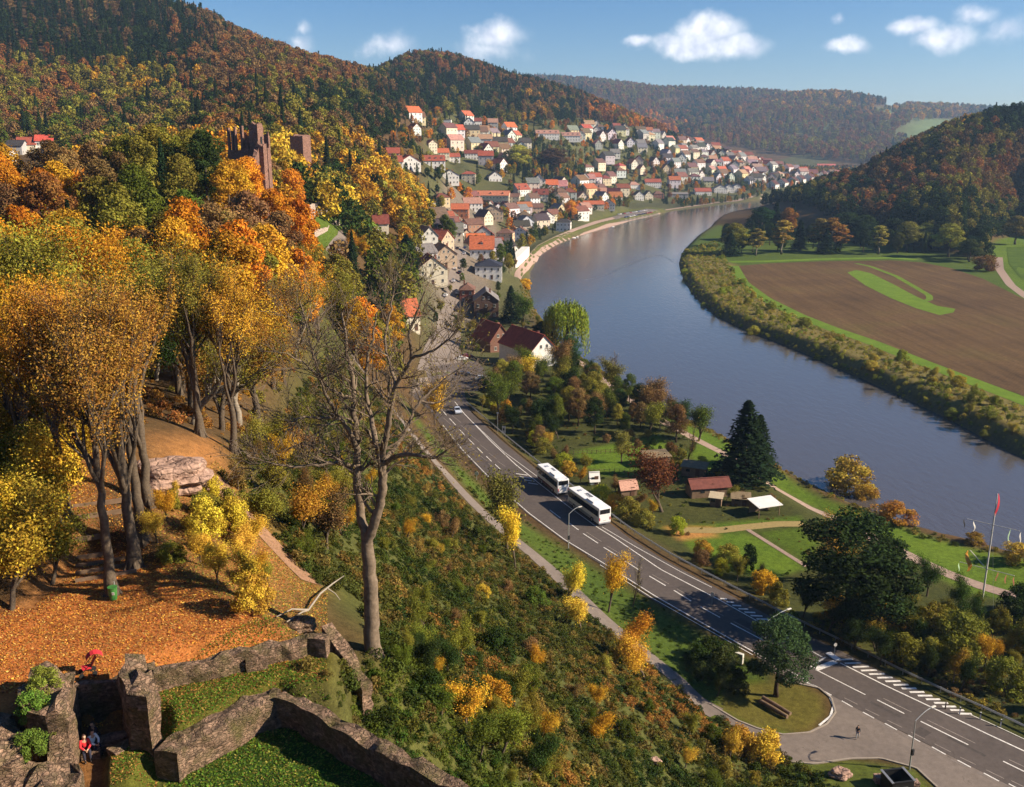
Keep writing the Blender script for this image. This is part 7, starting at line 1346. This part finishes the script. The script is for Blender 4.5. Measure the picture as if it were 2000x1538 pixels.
# ---------------- people
def skinned(name, verts, edges, radii, mat, parent, root=0, sub=1):
    me = bpy.data.meshes.new(name); me.from_pydata(verts, edges, []); me.materials.append(mat); o = put(bpy.data.objects.new(name, me), parent); sk = o.modifiers.new('skin', 'SKIN')
    sl = me.skin_vertices[0].data if me.skin_vertices else None
    if sl is None:
        bm = bmesh.new(); bm.from_mesh(me); bm.verts.layers.skin.verify(); bm.to_mesh(me); bm.free(); sl = me.skin_vertices[0].data
    for i, rr_ in enumerate(radii): sl[i].radius = rr_ if hasattr(rr_, '__len__') else (rr_, rr_); sl[i].use_root = (i == root)
    sk.use_smooth_shade = True; ss_ = o.modifiers.new('smooth', 'SUBSURF'); ss_.levels = sub; ss_.render_levels = sub; return o
SKIN = plain('skin', (.5,.3,.2), .6, .08)
def person(x, y, z, rz, label, top_c, leg_c, hair_c, pose='stand', hat=None, bag=None, sc=1.0):
    r = empty('person', (x, y, z), rz, label, 'person'); r.scale = (sc,) * 3     # faces -Y
    J = {'pel': (0,0,.95), 'waist': (0,-.01,1.12), 'chest': (0,-.01,1.34), 'neck': (0,0,1.5), 'head': (0,-.015,1.63), 'crown': (0,0,1.74)}
    for s, S_ in ((-1,'L'), (1,'R')):
        J['sh'+S_] = (s*.17,0,1.44); J['el'+S_] = (s*.23,.03,1.16); J['wr'+S_] = (s*.22,-.08,.93); J['hip'+S_] = (s*.09,0,.9); J['kn'+S_] = (s*.1,-.02,.5); J['an'+S_] = (s*.1,.02,.09); J['to'+S_] = (s*.11,-.16,.03)
    if pose == 'walk':
        J['knL'] = (-.1,-.18,.5); J['anL'] = (-.1,-.2,.1); J['toL'] = (-.1,-.36,.04); J['knR'] = (.1,.06,.49); J['anR'] = (.1,.27,.14); J['toR'] = (.1,.15,.03); J['elR'] = (.24,-.1,1.18); J['wrR'] = (.2,-.27,1.05); J['elL'] = (-.24,.13,1.18); J['wrL'] = (-.2,.15,.94)
    if pose == 'sit':
        d = -.5
        for k in ('pel','waist','chest','neck','head','crown'): a, b, c_ = J[k]; J[k] = (a, b - (c_ - .95) * .22, c_ + d)
        for s, S_ in ((-1,'L'), (1,'R')):
            J['hip'+S_] = (s*.1,-.03,.44); J['kn'+S_] = (s*.13,-.44,.5); J['an'+S_] = (s*.12,-.46,.1); J['to'+S_] = (s*.12,-.62,.04); J['sh'+S_] = (s*.17,-.11,.94); J['el'+S_] = (s*.22,-.25,.7); J['wr'+S_] = (s*.08,-.42,.62)
    if pose == 'lean':
        J['elL'] = (-.42,-.12,1.25); J['wrL'] = (-.62,-.25,1.2)
    N_ = list(J); V_ = [J[k] for k in N_]; ix = {k: i for i, k in enumerate(N_)}; RD = dict(pel=.12, waist=.115, chest=.13, neck=.052, head=.085, crown=.06, sh=.05, el=.038, wr=.026, hip=.08, kn=.052, an=.036, to=.03)
    rad = [RD.get(k, RD.get(k[:-1])) for k in N_]
    E_ = [('pel','waist'),('waist','chest'),('chest','neck'),('neck','head'),('head','crown')]
    for S_ in 'LR': E_ += [('chest','sh'+S_),('sh'+S_,'el'+S_),('el'+S_,'wr'+S_),('pel','hip'+S_),('hip'+S_,'kn'+S_),('kn'+S_,'an'+S_),('an'+S_,'to'+S_)]
    E_ = [(ix[a], ix[b]) for a, b in E_]
    hx_, hy_, hz2 = J['head']; V_.append((hx_, hy_ - .115, hz2)); rad.append(.016); E_.append((ix['head'], len(V_) - 1))        # nose
    for s in (-1, 1): V_.append((hx_ + s * .092, hy_ + .01, hz2 + .01)); rad.append(.016); E_.append((ix['head'], len(V_) - 1))   # ears
    for s, S_ in ((-1,'L'), (1,'R')):
        w_ = Vector(J['wr'+S_]); d = (w_ - Vector(J['el'+S_])).normalized(); sd_ = d.cross(Vector((0, 1, .2))).normalized(); palm = w_ + d * .07; V_.append(tuple(palm)); rad.append(.03); pi_ = len(V_) - 1; E_.append((ix['wr'+S_], pi_))
        for k, L_ in enumerate((.07,.08,.075,.06)):
            a = palm + sd_ * (k - 1.5) * .02 + d * .035; b = a + d * L_ + Vector((0, -.02, 0)); V_ += [tuple(a), tuple(b)]; rad += [.009, .007]; E_ += [(pi_, len(V_) - 2), (len(V_) - 2, len(V_) - 1)]
        a = w_ + d * .03 - sd_ * .04; b = a + d * .05 - sd_ * .01; V_ += [tuple(a), tuple(b)]; rad += [.01, .008]; E_ += [(pi_, len(V_) - 2), (len(V_) - 2, len(V_) - 1)]
    skinned('body', V_, E_, rad, SKIN, r)
    def sub_(nm, keys, edges, k, mat, end=None):
        V2 = [J[a] for a in keys]; i2 = {a: i for i, a in enumerate(keys)}; skinned(nm, V2, [(i2[a], i2[b]) for a, b in edges], [RD.get(a, RD.get(a[:-1])) + k for a in keys], mat, r)
    sub_('jacket', ['pel','waist','chest','shL','elL','wrL','shR','elR','wrR'], [('pel','waist'),('waist','chest'),('chest','shL'),('shL','elL'),('elL','wrL'),('chest','shR'),('shR','elR'),('elR','wrR')], .022, plain('top_' + label[:12], top_c, .85, .15))
    sub_('trousers', ['pel','hipL','knL','anL','hipR','knR','anR'], [('pel','hipL'),('hipL','knL'),('knL','anL'),('pel','hipR'),('hipR','knR'),('knR','anR')], .02, plain('legs_' + label[:12], leg_c, .9, .15))
    for S_ in 'LR': skinned('shoe', [J['an'+S_], J['to'+S_]], [(0, 1)], [.048, .042], M['black'], r)
    bm = bmesh.new(); bmesh.ops.create_uvsphere(bm, u_segments=14, v_segments=10, radius=.108)
    bmesh.ops.delete(bm, geom=[v for v in bm.verts if v.co.z < -.055 or (v.co.y < -.05 and v.co.z < .035)], context='VERTS')
    me = bpy.data.meshes.new('hair'); bm.to_mesh(me); bm.free(); me.materials.append(plain('hair_' + label[:12], hair_c, .7, .2)); o = put(bpy.data.objects.new('hair', me), r); hc = J['head']; o.location = (hc[0], hc[1] + .015, hc[2] + .035)
    if bag: rounded_box('backpack', (.3, .18, .42), .06, plain('backpack_cloth', (.03,.03,.04), .8), r, (0, J['chest'][1] + .2, J['chest'][2] - .08))
    return r
x, y = onz(1674, 1443, 6.05); person(x, y, 6.05, R(-25), 'person in dark jacket with backpack walking across the road junction', (.025,.03,.04), (.35,.36,.38), (.03,.02,.015), 'walk', bag=True)
def on_court(a, b): x, y, z = ground_at(a, b); return x, y, z
x, y, z = on_court(168, 1478); person(x, y, z, R(35), 'person in red jacket sitting in the ruined courtyard', (.6,.03,.04), (.03,.03,.05), (.06,.03,.02), 'sit')
x, y, z = on_court(181, 1470); person(x, y, z, R(60), 'person in white shirt sitting right of the person in red', (.8,.8,.78), (.03,.03,.04), (.03,.02,.015), 'sit')
x, y, z = on_court(190, 1452); person(x, y, z, R(-20), 'person in dark clothes sitting behind the one in white', (.03,.025,.03), (.02,.02,.03), (.05,.03,.02), 'sit')
x, y, z = on_court(146, 1488); person(x, y, z, R(40), 'small child in orange and white clothes in front of the person in red', (.7,.3,.2), (.5,.25,.15), (.25,.14,.06), 'stand', sc=.5)
x, y, z = on_court(107, 1486); person(x, y, z, R(170), 'person in black clothes leaning toward the pale wall stub', (.015,.015,.018), (.015,.015,.02), (.02,.015,.01), 'lean', sc=.95)  # black figure added in place of a shadow on the wall stub

# timber edged steps leading up from the terrace
a0, a1 = ground_at(208, 1128), ground_at(196, 985); st = empty('garden_steps', a0, math.atan2(a1[1] - a0[1], a1[0] - a0[0]) - R(90), 'leaf covered steps with dark timber edges, leading up behind the beeches', 'steps'); L_ = math.hypot(a1[0] - a0[0], a1[1] - a0[1])
for k in range(7):
    t = k / 6; zz = h1(a0[0] + (a1[0] - a0[0]) * t, a0[1] + (a1[1] - a0[1]) * t) - a0[2]; MB().box((0, L_ * t, zz + .06), (3.4, .16, .3)).build('step', M['wood'], st)
# ------------------------------------------------------------------ air
hz = MB().box((600, 2700, 188), (7600, 5600, 382)); vm = bpy.data.materials.new('valley_haze'); vm.use_nodes = True; vt = vm.node_tree; vt.nodes.clear()
pv = vt.nodes.new('ShaderNodeVolumePrincipled'); pv.inputs['Color'].default_value = (.45, .68, 1, 1); pv.inputs['Density'].default_value = 0.85e-4; pv.inputs['Anisotropy'].default_value = .2
vo = vt.nodes.new('ShaderNodeOutputMaterial'); vt.links.new(pv.outputs[0], vo.inputs['Volume'])
ho = hz.build('haze', vm); tag(ho, 'pale blue haze filling the valley', 'haze', kind='stuff')
S.cycles.volume_step_rate = 4; S.cycles.volume_max_steps = 64
